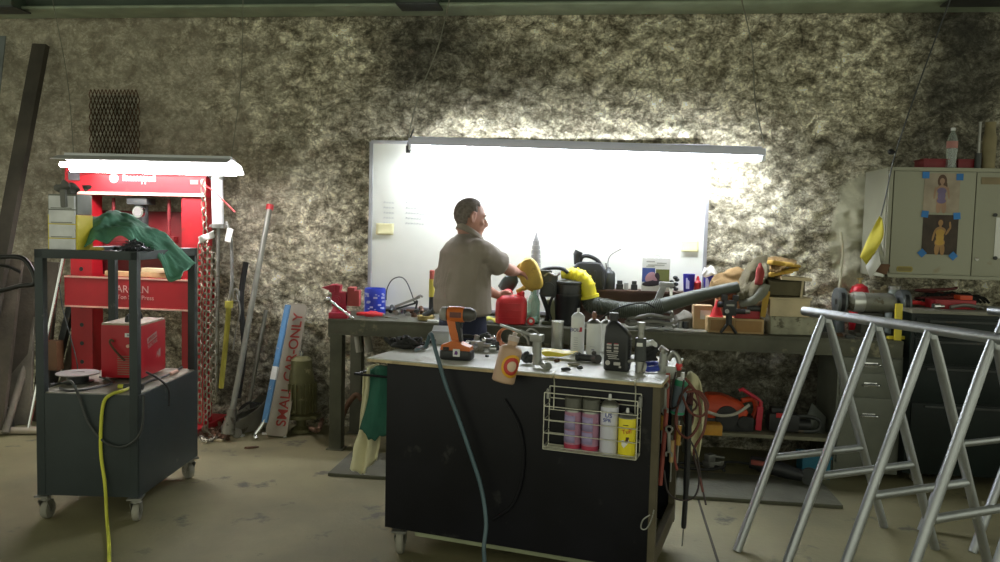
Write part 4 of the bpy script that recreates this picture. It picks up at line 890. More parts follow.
def ering(c, rf, rl, n=28, pw=2.3):
    out = []
    for k in range(n):
        a_ = 2*PI*k/n; ca, sa = math.cos(a_), math.sin(a_)
        out.append(c+fv*rf*math.copysign(abs(ca)**(2/pw), ca)+lv*rl*math.copysign(abs(sa)**(2/pw), sa))
    return out
# head frame
HA = math.radians(26); hp_ = math.radians(9)
hf = V((math.cos(HA)*math.cos(hp_), math.sin(HA)*math.cos(hp_), -math.sin(hp_))); hl = V((-math.sin(HA), math.cos(HA), 0)); hu = hf.cross(hl)
HC = PY(470.5, 216.8, MY+.03)-O_
HM = Matrix.Translation(HC) @ Matrix((hf, hl, hu)).transposed().to_4x4()
RS, RE, RH = Q(.03, -.185, 1.43), V((.275, .035, 1.315)), PY(517, 272, 5.32)-O_
LS, LE, LH = Q(.03, .185, 1.43), V((.03, .315, 1.19)), PY(499, 296, 5.39)-O_
b = MB()
b.loft([ering(Q(0, 0, .86), .10, .15), ering(Q(.0, 0, .95), .12, .165), ering(Q(.01, 0, 1.08), .115, .155), ering(Q(.01, 0, 1.25), .115, .165), ering(Q(.01, 0, 1.38), .10, .17), ering(Q(.02, 0, 1.44), .07, .12), ering(Q(.03, 0, 1.48), .05, .06)])
capsule(b, [Q(.03, 0, 1.42), HC.lerp(Q(.03, 0, 1.44), .55)+V((-.018, 0, 0)), HC+V((-.030, -.008, -.035))], [.075, .056, .058])
b.X = HM
b.ell((-.005, 0, .012), (.098, .076, .098), n=28)                       # skull
b.ell((.028, 0, -.045), (.066, .055, .070), n=24)                       # face
b.ell((.062, 0, -.100), (.036, .034, .026), n=16)                       # chin
b.tube([(-.02, 0, -.06), (.04, 0, -.09)], [.052, .040], 16)             # jaw
b.ell((.072, 0, .022), (.024, .052, .020), n=16)                        # brow
b.tube(cat([(.088, 0, .010), (.108, 0, -.016), (.116, 0, -.032), (.096, 0, -.044)], 4), [.009]*4+[.011]*4+[.0125]*4+[.010], 10)   # nose
for s_ in (-1, 1): b.ell((.099, s_*.012, -.037), (.010, .008, .008), n=10); b.ell((.066, s_*.038, -.028), (.022, .020, .018), n=12)
b.ell((.092, 0, -.060), (.014, .026, .008), n=12); b.ell((.088, 0, -.074), (.015, .023, .009), n=12)   # lips
for s_ in (-1, 1):                                                      # ears
    b.tube(cat([(.008, s_*.078, .022), (-.014, s_*.098, .028), (-.026, s_*.100, -.002), (-.008, s_*.088, -.034), (.006, s_*.078, -.030)], 5), .0085, 8); b.ell((-.004, s_*.08, -.002), (.018, .012, .028), n=12)
b.X = Matrix()
def arm(S, E, H, tip, curl, side):
    capsule(b, [S, S.lerp(E, .5), E, E.lerp(H, .35), H], [.052, .046, .038, .040, .026])
    d = (tip-H).normalized(); u = V(curl).normalized(); u = (u-d*u.dot(d)).normalized(); w_ = d.cross(u)*side
    pc = H+d*.045
    M_ = Matrix((d, w_, u)).transposed()
    b.box(pc, (.088, .078, .030), M_, bev=.012)
    for k in range(4):
        base = H+d*.082+w_*(-.029+.0195*k); L_ = (.024, .028, .027, .021)[k]
        c1 = base+d*L_+u*.010; c2 = c1+d*L_*.35+u*L_*.9; c3 = c2-d*L_*.55+u*L_*.45
        b.tube(cat([base-d*.012, base, c1, c2, c3], 3), .0088, 8); b.ell(c3, .0086, n=8)
    tb = H+d*.02-w_*.036; t1 = tb+d*.030-w_*.012+u*.016; t2 = t1+d*.022+w_*.004+u*.020
    b.tube(cat([tb-d*.01, tb, t1, t2], 3), .0105, 8); b.ell(t2, .010, n=8)
arm(RS, RE, RH, RH+V((.075, .05, -.015)), (.2, .3, -1), 1)
arm(LS, LE, LH, LH+V((.09, .01, -.02)), (.1, -1, -.1), 1)
for s_ in (-1, 1):
    capsule(b, [Q(0, s_*.09, .90), Q(.01, s_*.095, .70), Q(.015, s_*.10, .50), Q(-.01, s_*.105, .30), Q(-.02, s_*.11, .09)], [.095, .082, .058, .056, .040])
    b.box(Q(.05, s_*.115, .068), (.23, .08, .06), Matrix((fv, lv, V((0, 0, 1)))).transposed(), bev=.02)
ob('body', b, skin, man, remesh=.0065, ang=180)
# hair
hb = MB(); hb.X = Matrix(); hb.ell((-.010, 0, .017), (.100, .081, .101), n=44)
dele = []
for f in hb.bm.faces:
    c = f.calc_center_median(); x, y, z = c
    keep = (z > .070 and x < .035) or (z > .012 and x < .012 and not (abs(y) > .05 and x > -.01 and z < .03)) or (x < -.030 and z > -.066+.5*max(0, x+.06)) or (x < -.015 and z > .0)
    if not keep: dele.append(f)
bmesh.ops.delete(hb.bm, geom=dele, context='FACES')
for v in hb.bm.verts: v.co = HM @ v.co
hb.jitter(.002, 60)
hbx_ = ob('hair', hb, mat('short_dark_hair', (.19, .16, .14), .9, var=.35, scale=60, bump=.5, bscale=400), man, solid=.004)
eb = MB(); eb.X = HM
for s_ in (-1, 1): eb.ell((.083, s_*.031, .003), (.010, .011, .008), n=12)
ob('eye', eb, white, man)
eb = MB(); eb.X = HM
for s_ in (-1, 1): eb.tube(cat([(.094, s_*.012, .022), (.092, s_*.03, .027), (.078, s_*.048, .020)], 4), .004, 6)
ob('eyebrow', eb, MATS['short_dark_hair'], man)
# shirt
s = MB()
s.loft([ering(Q(-.005, 0, 1.025), .150, .205), ering(Q(-.005, 0, 1.04), .168, .222), ering(Q(-.005, 0, 1.12), .166, .218), ering(Q(0, 0, 1.22), .152, .215), ering(Q(.0, 0, 1.32), .142, .222),
        ering(Q(-.005, 0, 1.41), .130, .222), ering(Q(.0, 0, 1.47), .105, .170), ering(Q(.01, 0, 1.505), .078, .10), ering(Q(.02, 0, 1.53), .06, .07)])
for S, E in ((RS, RE), (LS, LE)):
    capsule(s, [S+V((-.0, 0, .0)), S.lerp(E, .3), S.lerp(E, .62)], [.080, .080, .078]); s.cyl(S.lerp(E, .60), S.lerp(E, .72), .079, .080, 20)
for k in range(7): s.tube(cat([Q(-.145+.01*k, -.12+.05*k, 1.10+.02*k), Q(-.15, -.08+.03*k, 1.2), Q(-.13, -.10+.04*k, 1.3)], 5), .012, 8)
for i, (a0, a1, a2) in enumerate(((RS+V((.0, -.055, -.04)), Q(.0, -.21, 1.28), Q(-.02, -.19, 1.10)), (RS+V((.03, -.03, -.09)), Q(.06, -.20, 1.25), Q(.10, -.15, 1.12)))): s.tube(cat([a0, a1, a2], 6), .016, 8)
s.jitter(.012, 7); s.jitter(.005, 22)
sh = ob('shirt', s, shirt, man, remesh=.008, ang=180)
c = MB()
n_ = 28; ctr = Q(.042, 0, 0)
def col(u, v):
    a_ = PI*(.16+1.68*u); r_ = 1+.10*(1-v)+(.12*(v-.5) if v > .5 else 0)*0; z = 1.512+.042*math.sin(v*PI*.5)-.050*math.cos(a_)
    return ctr+fv*(.072*r_*math.cos(a_))+lv*(.078*r_*math.sin(a_))+V((0, 0, z-.004))
c.grid(col, 28, 5)
c.grid(lambda u, v: col(u, 1)+(fv*math.cos(PI*(.16+1.68*u))+lv*math.sin(PI*(.16+1.68*u)))*(.004+.018*v)+V((0, 0, -.032*v)), 28, 4)
ob('collar', c, shirt, sh, solid=.005)
t = MB()
t.loft([ering(Q(0, 0, .84), .125, .185), ering(Q(0, 0, .92), .138, .195), ering(Q(0, 0, 1.03), .130, .185), ering(Q(0, 0, 1.06), .125, .18)])
for s_ in (-1, 1): capsule(t, [Q(0, s_*.09, .90), Q(.012, s_*.098, .70), Q(.02, s_*.102, .50), Q(-.008, s_*.107, .30), Q(-.018, s_*.112, .10)], [.108, .098, .080, .074, .072])
t.jitter(.01, 9); ob('trousers', t, navy, man, remesh=.009, ang=180)
for s_ in (-1, 1):
    t = MB(); t.X = Matrix.Translation(Q(.055, s_*.115, .012)) @ Matrix((fv, lv, V((0, 0, 1)))).transposed().to_4x4()
    t.loft([[V((x, y, z)) for x, y in rrect(l_, w_, .045, 6, x0=dx)] for l_, w_, z, dx in ((.28, .10, .014, 0), (.285, .105, .03, 0), (.27, .10, .07, -.005), (.16, .095, .10, -.055), (.11, .09, .14, -.075))]); ob('shoe', t, black, man)
# jug in his hand
yj = 5.375
o = thing('yellow_jug', 'mustard yellow plastic jug held tilted over the red fuel can', 'jug', PY(531, 276, yj)); o0 = PY(531, 276, yj)
pts = [PY(x, y, yj)-o0 for x, y in ((519, 268), (524, 260), (530, 258), (536, 262), (540, 272), (543, 283), (541, 288), (535, 289), (529, 288), (521, 283))]
mb = MB()
P2 = [(p.x, p.z) for p in pts]; cx_ = sum(p[0] for p in P2)/len(P2); cz_ = sum(p[1] for p in P2)/len(P2)
def shr(k): return [(cx_+(x-cx_)*k, cz_+(z-cz_)*k) for x, z in P2]
mb.loft([[V((x, y, z)) for x, z in shr(k)] for k, y in ((.55, -.064), (.95, -.062), (1.10, -.045), (1.10, .045), (.95, .062), (.55, .064))]); ob('jug_body', mb, mustard, o, sub=2, ang=180)
mb = MB(); p0 = PY(528, 287, yj)-o0; p1 = PY(517.5, 291, 5.40)-o0; mb.tube(cat([PY(534, 289, yj)-o0, p0, PY(522, 289, yj)-o0, p1], 5), [.022]*5+[.018]*5+[.013]*6, 12); ob('spout', mb, mustard, o)
mb = MB(); mb.tube(cat([PY(523, 263, yj)-o0, PY(518, 267, yj)-o0, PY(518, 275, yj)-o0, PY(523, 279, yj)-o0], 6), .010, 8); ob('handle', mb, mustard, o)
o = thing('dark_bottle', 'dark rounded bottle held in his other hand behind the red can', 'bottle', PY(509, 283, 5.50)); mb = MB(); mb.X = RY(.6)
mb.lathe([(.03, -.07), (.052, -.06), (.056, 0), (.05, .045), (.02, .075), (.018, .09)], n=24); ob('bottle_body', mb, mat('dark_green_plastic', (.02, .03, .025), .3), o)
mb = MB(); mb.X = RY(.6); mb.cyl((0, 0, .088), (0, 0, .105), .022); ob('bottle_cap', mb, black, o)
# ------------------------------------------------------------------ rubber mat in front of the bench
mt = mat('dark_mat', (.095, .095, .065), .85, var=.2, scale=4, bump=.3, spots=((.09, .085, .06), .6, 6))
xa = PZ(326, 478, 0).x; xb = PZ(842, 508, 0).x
mb = MB(); mb.box(((xa+xb)/2, 4.99, .012), (xb-xa, .50, .022), bev=.006)
for k in range(0): mb.box(((xa+xb)/2, 4.78+.052*k, .024), (xb-xa-.04, .012, .0012))
tag(ob('rubber_mat', mb, mt), 'long dark rubber mat on the floor in front of the workbench', 'mat')
# ------------------------------------------------------------------ black tool cart in the foreground
CZ = .945
c0 = PZ(367, 357.5, CZ); c1 = PZ(662, 383.5, CZ); cw = (c1-c0).length; ca = math.atan2(c1.y-c0.y, c1.x-c0.x); CDp = .72
CM = Matrix.Translation(V((c0.x, c0.y, 0))) @ RZ(ca); CI = CM.inverted(); cn = RZ(ca).to_3x3() @ V((0, -1, 0))
def CL(px, py, off=0.):
    """pixel -> cart local point on the front plane, off metres in front of it"""
    return CI @ PP(px, py, c0+cn*off+V((0, 0, 0)), cn)
cart = thing('tool_cart', 'large black panelled rolling cart with a pale laminate top', 'cart', (c0.x, c0.y, 0), ca)
xl_ = CL(386, 440, -.03).x; xr_ = CL(654, 440, -.03).x
zbm = CL(386, 527, -.03).z
lam = mat('worn_grey_laminate', (.50, .51, .45), .42, var=.12, scale=5, spots=((.30, .27, .2), .60, 9))
edgew = mat('plywood_edge', (.42, .33, .19), .6, var=.3, scale=20)
mb = MB(); mb.box((cw/2, CDp/2, CZ-.003), (cw, CDp, .006), bev=.002); ob('top_laminate', mb, lam, cart)
mb = MB(); mb.box((cw/2, CDp/2, CZ-.0125), (cw, CDp, .013), bev=.002); ob('top_edge', mb, edgew, cart)
mb = MB(); mb.box(((xl_+xr_)/2, .04, (zbm+CZ-.019)/2), (xr_-xl_, .02, CZ-.019-zbm), bev=.002); ob('front_panel', mb, blackp, cart)
mb = MB(); mb.box((xl_+.011, CDp/2+.02, (zbm+CZ-.019)/2), (.02, CDp-.08, CZ-.019-zbm)); ob('side_panel', mb, blackp, cart)
mb = MB(); mb.box((xr_+.004, .045, (zbm+CZ-.019)/2), (.03, .04, CZ-.019-zbm)); mb.box((xr_+.004, CDp-.04, (zbm+CZ-.019)/2), (.03, .04, CZ-.019-zbm)); mb.box((xr_+.004, CDp/2, CZ-.08), (.03, CDp-.12, .08)); mb.box((xr_+.004, CDp/2, zbm+.05), (.03, CDp-.12, .08)); ob('side_frame', mb, mat('dark_wood_frame', (.09, .075, .045), .7), cart)
mb = MB(); mb.box(((xl_+xr_)/2, CDp-.03, (zbm+CZ-.019)/2), (xr_-xl_, .02, CZ-.019-zbm)); ob('back_panel', mb, blackp, cart)
mb = MB(); mb.box(((xl_+xr_)/2+.07, CDp/2+.01, zbm-.012), (xr_-xl_-.17, CDp-.06, .022), bev=.002); ob('bottom_board', mb, mat('pale_green_board', (.22, .24, .15), .7), cart)
def caster(parent, x, y, z1, r, a_=0., brake=False):
    c = MB(); c.X = T(x, y, 0) @ RZ(a_); c.box((0, 0, z1-.004), (.09, .07, .008)); c.cyl((0, 0, z1-.03), (0, 0, z1-.006), .026); 
    for s_ in (-1, 1): c.prism([(-.028, z1-.03), (.028, z1-.03), (.018+.02, r), (-.012+.02, r-.012)], s_*.024-.002, s_*.024+.002)
    if brake: c.box((.06, 0, z1-.055), (.05, .03, .008), rot=(0, .4, 0))
    f = ob('caster', c, steel, parent); w2 = MB(); w2.X = T(x, y, 0) @ RZ(a_) @ T(.02, 0, r) @ RX(PI/2); w2.lathe([(r*.4, -.017), (r*.9, -.017), (r, -.010), (r, .010), (r*.9, .017), (r*.4, .017)], n=28)
    ob('wheel', w2, mat('grey_tyre', (.25, .24, .20), .7), f); return f
cl = CI @ PZ(404, 553, 0)
caster(cart, cl.x-.01, .045, zbm+.0, .064, PI/2+.3, True); caster(cart, xr_-.08, .12, zbm-.024, .045, 1.9); caster(cart, xl_+.08, CDp-.10, zbm, .052, 1.2); caster(cart, xr_-.08, CDp-.10, zbm-.024, .045, 1.5)
mb = MB(); mb.tube(cat([CL(503, 400, .0)+V((0, .025, 0)), CL(519, 430, 0)+V((0, .022, 0)), CL(522, 470, 0)+V((0, .022, 0)), CL(512, 505, 0)+V((0, .022, 0)), CL(490, 522, 0)+V((0, .022, 0))], 8), .006, 6)
ob('side_cable', mb, blackp, cart)
def on_cart(px, py, z=CZ): p = PZ(px, py, z); return p
def cthing(n, l, c, px, py, rz=0., z=CZ): p = PZ(px, py, z); return thing(n, l, c, (p.x, p.y, z+.001), ca+rz)

# hanging towels at the left end
def towel(name, px0, px1, ytop, ybot, m, lab, off, xoff):
    a_ = CL(px0, ytop, off); b2 = CL(px1, ytop, off)
# cream towel: hangs from the left end of the top
def drape(name, outline_top, outline_bot, off, m, lab, folds=5, amp=.012, thick=.008, bulge=.02):
    P = [CL(x, y, off) for x, y in outline_top]; B = [CL(x, y, off) for x, y in outline_bot]
    P = cat(P, 6); B = cat(B, 6)
    mb = MB(); mb.X = CM
    def fn(u, v):
        i = u*(len(P)-1); k = min(int(i), len(P)-2); a_ = P[k].lerp(P[k+1], i-k); c_ = B[k].lerp(B[k+1], i-k); p = a_.lerp(c_, v)
        return p+V((0, amp*math.sin(folds*2*PI*u+2*v)+bulge*math.sin(PI*v)+amp*.9*noise.noise(p*13), (.012*math.sin(9*u)+.012*noise.noise(V((u*9, 1, 2))))*v))
    mb.grid(fn, 40, 24); return tag(ob(name, mb, m, solid=thick), lab, 'towel')
drape('cream_towel', [(364, 372), (370, 366), (378, 364), (386, 366)], [(348, 470), (357, 473), (366, 470), (375, 462)], -.12, creamcl, 'cream towel hanging from the left end of the black cart', 2.1, .020)
drape('green_towel', [(371, 370), (376, 366), (382, 365), (389, 367)], [(359, 430), (368, 436), (377, 438), (389, 437)], -.07, dkgreencl, 'dark green towel hanging over the cream one on the cart', 1.2, .010, .012)
# rail the towels hang from
q0 = CL(364, 371, -.14); q1 = CL(388, 366, -.05)
mb = MB(); mb.X = CM; mb.tube([V((q0.x, .05, q0.z)), V((xl_, .05, q0.z))], .006, 8); mb.tube([V((q0.x+.02, .16, q0.z)), V((xl_, .16, q0.z))], .006, 8); mb.tube([V((q0.x, .05, q0.z)), V((q0.x+.02, .16, q0.z))], .006, 8)
x = ob('towel_rail', mb, blackp); x.parent = cart; x.matrix_parent_inverse = cart.matrix_world.inverted() if False else Matrix(); 
for v in x.data.vertices: v.co = CI @ v.co

# blue air hose over the front
H_ = [CL(416, 341, -.14), CL(420, 336, -.10), CL(426, 331, -.05), CL(431, 334, -.01), CL(436, 352, .03), CL(446, 385, .03), CL(459, 420, .03), CL(471, 455, .03), CL(481, 487, .035), CL(486, 520, .06), CL(484, 545, .10), CL(479, 570, .16)]
H_[0].z = CZ+.03; H_[1].z = CZ+.05; H_[2].z = CZ+.068; 
end = H_[-1]; end.z = .02
mb = MB(); mb.X = CM; mb.tube(cat(H_+[V((end.x-.15, end.y-.3, .012)), V((end.x-.5, end.y-.5, .012))], 8), .0095, 10); tag(ob('air_hose', mb, mat('steel_blue_hose', (.065, .115, .14), .4)), 'steel blue air hose hanging down the front of the black cart', 'hose')

# cordless drill
p = PZ(457, 359, CZ); dr_ = thing('cordless_drill', 'orange and black cordless drill standing on its battery', 'drill', (p.x, p.y, CZ+.001), ca+.12)
D0 = V((p.x, p.y, CZ)); 
org = mat('drill_orange', (.60, .15, .03), .4, var=.1)
mb = MB(); mb.loft([[V((x, y, z)) for x, y in rrect(w_, d_, .02, 5)] for w_, d_, z in ((.145, .085, 0), (.155, .092, .006), (.155, .092, .036), (.148, .086, .044))]); ob('battery', mb, black, dr_)
mb = MB(); mb.prism([(-.075, .044), (.07, .044), (.068, .062), (.03, .075), (.012, .088), (-.022, .088), (-.045, .075), (-.07, .068)], -.034, .034); ob('battery_shoe', mb, org, dr_)
mb = MB(); mb.box((.010, -.0475, .036), (.034, .004, .036), bev=.001); ob('white_sticker', mb, white, dr_)
mb = MB(); mb.box((-.045, -.036, .052), (.028, .004, .014)); ob('shoe_badge', mb, black, dr_)
mb = MB(); mb.prism([(.000, .028), (.014, .026), (.018, .036), (.012, .046), (.004, .044)], -.0505, -.0494); ob('sticker_mark', mb, mat('purple_ink', (.12, .03, .2), .6), dr_)
mb = MB(); mb.prism([(-.022, .085), (.012, .085), (.006, .12), (-.004, .15), (-.010, .185), (-.050, .185), (-.040, .15), (-.034, .12)], -.019, .019); ob('handle', mb, org, dr_)
mb = MB(); mb.prism([(.013, .085), (.026, .085), (.020, .13), (.012, .185), (-.010, .185), (-.003, .14)], -.017, .017); mb.box((.016, 0, .165), (.014, .016, .034), bev=.005); ob('rear_grip', mb, black, dr_)
mb = MB(); mb.X = T(0, 0, .213) @ RY(PI/2); mb.lathe([(.026, -.052), (.036, -.045), (.038, -.02), (.038, .02), (.036, .032)], n=24); ob('motor_housing', mb, org, dr_)
mb = MB(); mb.X = T(0, 0, .213) @ RY(PI/2); mb.lathe([(.026, -.085), (.033, -.078), (.034, -.052)], n=24); ob('motor_cap', mb, mat('grey_plastic', (.28, .27, .25), .5), dr_)
mb = MB(); mb.X = T(0, 0, .213) @ RY(PI/2); mb.lathe([(.033, .03), (.034, .060), (.026, .075), (.022, .085), (.012, .09)], n=24); ob('chuck', mb, mat('chuck_black', (.07, .065, .06), .4), dr_)
mb = MB(); mb.box((-.002, -.0385, .213), (.055, .004, .026), bev=.003); ob('name_plate', mb, mat('maroon_plate', (.16, .05, .04), .5), dr_)
# black cable bundle / gloves left
random.seed(31); p = PZ(405, 349, CZ); mb = MB(); c_ = V((p.x, p.y, CZ))
for k in range(16):
    a_ = random.uniform(0, 6.28); r_ = random.uniform(.02, .05); cc = c_+V((random.uniform(-.09, .11), random.uniform(-.03, .03), .034+random.uniform(-.012, .020)))
    mb.tube(cat([cc+V((r_*math.cos(t_+a_), r_*.8*math.sin(t_+a_), .012*math.sin(3*t_+k))) for t_ in (0, 1.2, 2.4, 3.6, 4.8)], 4), .009, 7)
mb.ell(c_+V((0, 0, .02)), (.08, .04, .02), n=20); mb.jitter(.008, 24)
tag(ob('cable_bundle', mb, rubber), 'tangled black cable bundle lying at the left end of the cart top', 'cable')
o = cthing('power_plug', 'black rubber plug end lying beside the tangled cable', 'plug', 396, 347); mb = MB(); mb.cyl((-.03, 0, .02), (.03, 0, .02), .02); ob('plug_body', mb, dkgrey, o); mb = MB(); mb.cyl((.03, 0, .02), (.055, 0, .02), .012); ob('strain_relief', mb, black, o)
o = cthing('parts_box', 'small open grey white cardboard box behind the drill', 'box', 440, 343, .25)
mb = MB(); w_, d_, h_ = .11, .10, .055
for c_, s_ in (((0, -d_/2, h_/2), (w_, .002, h_)), ((0, d_/2, h_/2), (w_, .002, h_)), ((-w_/2, 0, h_/2), (.002, d_, h_)), ((w_/2, 0, h_/2), (.002, d_, h_)), ((0, 0, .002), (w_, d_, .002))): mb.box(c_, s_)
ob('box_body', mb, mat('grey_card', (.45, .46, .46), .8), o); mb = MB(); mb.box((0, d_/2+.03, h_+.012), (w_, .07, .002), rot=(.35, 0, 0)); ob('box_flap', mb, mat('grey_card', (.45, .46, .46), .8), o)
# tools between the drill and the copper coil
def mech(name, lab, c, px, py, rz, m, kind, grp=None):
    o = cthing(name, lab, c, px, py, rz)
    if grp: o['group'] = grp
    if kind == 'ratchet':
        mb = MB(); mb.tube(cat([(-.09, 0, .016), (-.02, 0, .018), (.05, 0, .018)], 4), [.012]*4+[.008]*5, 10); ob('ratchet_handle', mb, black, o); mb = MB(); mb.cyl((.065, 0, .002), (.065, 0, .034), .022, n=20); mb.cyl((.065, 0, .034), (.065, 0, .045), .010); ob('ratchet_head', mb, m, o)
    elif kind == 'socket':
        mb = MB(); mb.cyl((-.022, 0, .017), (.012, 0, .017), .017, n=18); ob('socket_wall', mb, m, o); mb = MB(); mb.cyl((.012, 0, .017), (.03, 0, .017), .012, n=18); ob('socket_drive', mb, dkgrey, o)
    elif kind == 'clamp':
        mb = MB(); mb.box((0, 0, .025), (.07, .035, .05), bev=.008); mb.cyl((.03, -.01, .03), (.07, -.02, .03), .013); ob('clamp_block', mb, m, o); mb = MB(); mb.cyl((-.01, -.018, .03), (-.01, -.03, .03), .014, n=14); mb.ell((.03, -.005, .058), .012, n=10); ob('clamp_screw', mb, chrome, o)
    elif kind == 'fitting':
        mb = MB(); mb.tube(cat([(-.04, 0, .016), (0, .01, .03), (.03, 0, .018)], 5), .013, 10); ob('elbow', mb, m, o); mb = MB(); mb.cyl((-.045, 0, .002), (-.04, 0, .03), .018, n=6); ob('hex_nut', mb, steel, o)
    return o
mech('ratchet', 'black handled ratchet lying behind the drill, furthest back', 'ratchet', 476, 340, .05, dkgrey, 'ratchet')
mech('pipe_clamp', 'silver pipe clamp right beside the drill battery', 'clamp', 478, 351, .2, steel, 'clamp')
mech('black_clamp', 'black metal clamp between the silver clamp and the copper coil', 'clamp', 488, 348, -.2, dkgrey, 'clamp')
mech('chrome_socket', 'bright chrome socket lying left of the beige spray bottle', 'socket', 493, 352, .6, chrome, 'socket')
mech('chrome_socket', 'bright small socket lying close to the drill battery', 'socket', 470, 347, -.6, chrome, 'socket')
mech('hose_fitting', 'dark hose fitting lying behind the silver pipe clamp', 'fitting', 485, 341, .3, dkgrey, 'fitting')
mech('hose_fitting', 'dark grey elbow fitting lying beside the copper coil', 'fitting', 497, 345, 1.2, dkgrey, 'fitting')
o = cthing('hex_nut', 'tiny dark nut lying alone on the cart top before the clamps', 'nut', 487, 357); mb = MB(); mb.cyl((0, 0, 0), (0, 0, .01), .010, n=6); ob('nut_body', mb, dkgrey, o)
# copper wire coil
p = PZ(506, 350, CZ); mb = MB(); cc = V((p.x, p.y+.03, CZ+.062))
for k in range(5): mb.tube([cc+V((.050*math.cos(t_*.4)*(1-.05*k), -.02+.012*k, .052*math.sin(t_*.4)*(1-.04*k))) for t_ in range(16)], .0045, 6, closed=True)
tag(ob('copper_coil', mb, copper), 'coil of reddish copper wire standing behind the beige spray bottle', 'wire coil')
# beige pump bottle hanging over the edge: tilted, held by its sprayer head on the top
a_ = CL(516, 338, .02); b2 = CL(505, 381, .05); ax = (a_-b2).normalized()
o = thing('spray_bottle', 'beige plastic bottle with an orange label leaning over the cart edge', 'bottle'); L_ = (a_-b2).length
xx = V((0, -1, 0)).cross(ax).normalized(); yy = ax.cross(xx)
o.matrix_world = CM @ Matrix.Translation(b2+V((0, -.03, 0))) @ Matrix((xx, yy, ax)).transposed().to_4x4()
hb_ = L_*.86
mb = MB(); mb.lathe([(.044, 0), (.050, .006), (.050, hb_*.86), (.044, hb_*.93), (.022, hb_), (.020, L_)], n=28); ob('bottle_body', mb, mat('beige_plastic', (.50, .33, .22), .45, var=.05), o)
mb = MB(); fs_ = yy.dot(V((0, -1, 0)))
sg = 1 if (xx.cross(ax)).dot(V((0, 1, 0))) < 0 else -1
for r_, mi in ((.048, 0), (.037, 1), (.022, 2)):
    mb.mi = mi; rr_ = .0506+.0004*mi
    def disc(u, v, r_=r_, rr_=rr_):
        a2 = PI/2+.75+(r_*v*math.cos(2*PI*u))/.05; return V((rr_*math.cos(a2), rr_*math.sin(a2), hb_*.47+r_*1.05*v*math.sin(2*PI*u)))
    mb.grid(disc, 24, 4)
ob('round_label', mb, [mat('orange_label', (.85, .42, .03), .5), mat('red_label', (.55, .05, .04), .5), mat('cream_label', (.75, .55, .4), .5)], o, recalc=False, solid=.0005)
mb = MB(); mb.cyl((0, 0, L_-.01), (0, 0, L_+.012), .024, n=20); mb.cyl((0, 0, L_+.01), (0, 0, L_+.028), .010); ob('bottle_cap', mb, mat('milky_cap', (.5, .42, .38), .4), o)
# grease gun: lever arm + grey body standing
p = PZ(543, 366, CZ); o = thing('grease_gun', 'silver lever grease gun standing between the beige bottle and the can', 'grease gun', (p.x, p.y, CZ+.001), ca); G0 = CL(543, 366, -.10)
def gl_(px, py, off=-.12): return CL(px, py, off)-V((CI @ V((p.x, p.y, 0))).xyz)-V((0, 0, CZ))
castm = mat('pale_cast_metal', (.34, .35, .33), .45, .5, var=.15)
mb = MB(); a1 = gl_(537, 361); a2 = gl_(537, 338); a1.z = .012; mb.tube(cat([a1, a1.lerp(a2, .5), a2], 4), [.020]*4+[.021]*4+[.023], 14); mb.box(a2+V((0, 0, .0)), (.06, .045, .035), bev=.01); ob('gun_body', mb, castm, o)
mb = MB(); mb.beam(gl_(500, 325), gl_(523, 333), .012, .010, bev=.003); mb.tube(cat([gl_(520, 331), gl_(527, 334), gl_(537, 337), gl_(542, 341)], 5), .009, 8); ob('lever', mb, castm, o)
mb = MB(); mb.tube(cat([gl_(524, 335), gl_(530, 329), gl_(536, 331), gl_(541, 338)], 5), .005, 6); mb.tube(cat([gl_(529, 345), gl_(527, 338), gl_(522, 334)], 4), .007, 6); ob('link_rod', mb, steel, o)
mb = MB(); b3 = gl_(541, 364); b3.z = .02; b4 = gl_(546, 368, -.08); b4.z = .014; mb.tube([a1+V((0, 0, .02)), b3, b4], .014, 8); mb.cyl(b4+V((0, 0, -.006)), b4+V((.015, -.01, .008)), .018, n=10); ob('gun_foot', mb, castm, o)
mb = MB(); 
for k, (x, y) in enumerate(((527, 352), (530, 348), (524, 354), (531, 355), (526, 347))):
    q = gl_(x, y, -.2); q.z = .015+.006*k; mb.ell(q, (.022, .016, .014), (0, k, k), n=10)
x = ob('coupler', mb, dkgrey, o)
# cans along the back right
def can(name, lab, c, px, py, r_, h_, kind, m, rz=0.):
    p = PZ(px, py, CZ); o = thing(name, lab, c, (p.x, p.y, CZ+.001), ca+rz); return o
def spray(o, r_, h_, body, top, cap=None, nozzle=white):
    mb = MB(); mb.lathe([(r_*.92, 0), (r_, .004), (r_, h_*.80), (r_*.99, h_*.81)], n=28); bd = ob('can_body', mb, body, o)
    mb = MB(); mb.lathe([(r_*1.02, h_*.80), (r_*1.02, h_*.815), (r_*.80, h_*.86), (r_*.5, h_*.90), (r_*.42, h_*.905)], n=28); ob('metal_shoulder', mb, top, o)
    if nozzle: mb = MB(); mb.cyl((0, 0, h_*.90), (0, 0, h_), r_*.22, r_*.16, n=12); ob('nozzle', mb, nozzle, o)
    if cap: mb = MB(); mb.lathe([(r_*1.0, h_*.80), (r_*1.0, h_*.99), (r_*.96, h_)], n=28); ob('cap', mb, cap, o)
    return bd
alm = mat('brushed_can', (.30, .30, .27), .35, .85, var=.06)
o = can('steel_canister', 'plain brushed metal canister standing on the cart left of the spray cans', 'canister', 557, 349, 0, 0, 0, 0)
mb = MB(); hh = .148; mb.lathe([(.031, 0), (.032, .003), (.032, hh-.004), (.030, hh), (.028, hh-.004), (.028, .01)], n=28); ob('canister_wall', mb, alm, o); mb = MB(); mb.lathe([(.0325, hh-.008), (.0335, hh-.004), (.0325, hh)], n=28); ob('canister_rim', mb, chrome, o)
o = can('spray_can', 'tall white spray can with dark blue lettering standing on the cart top', 'spray can', 577, 354, 0, 0, 0, 0)
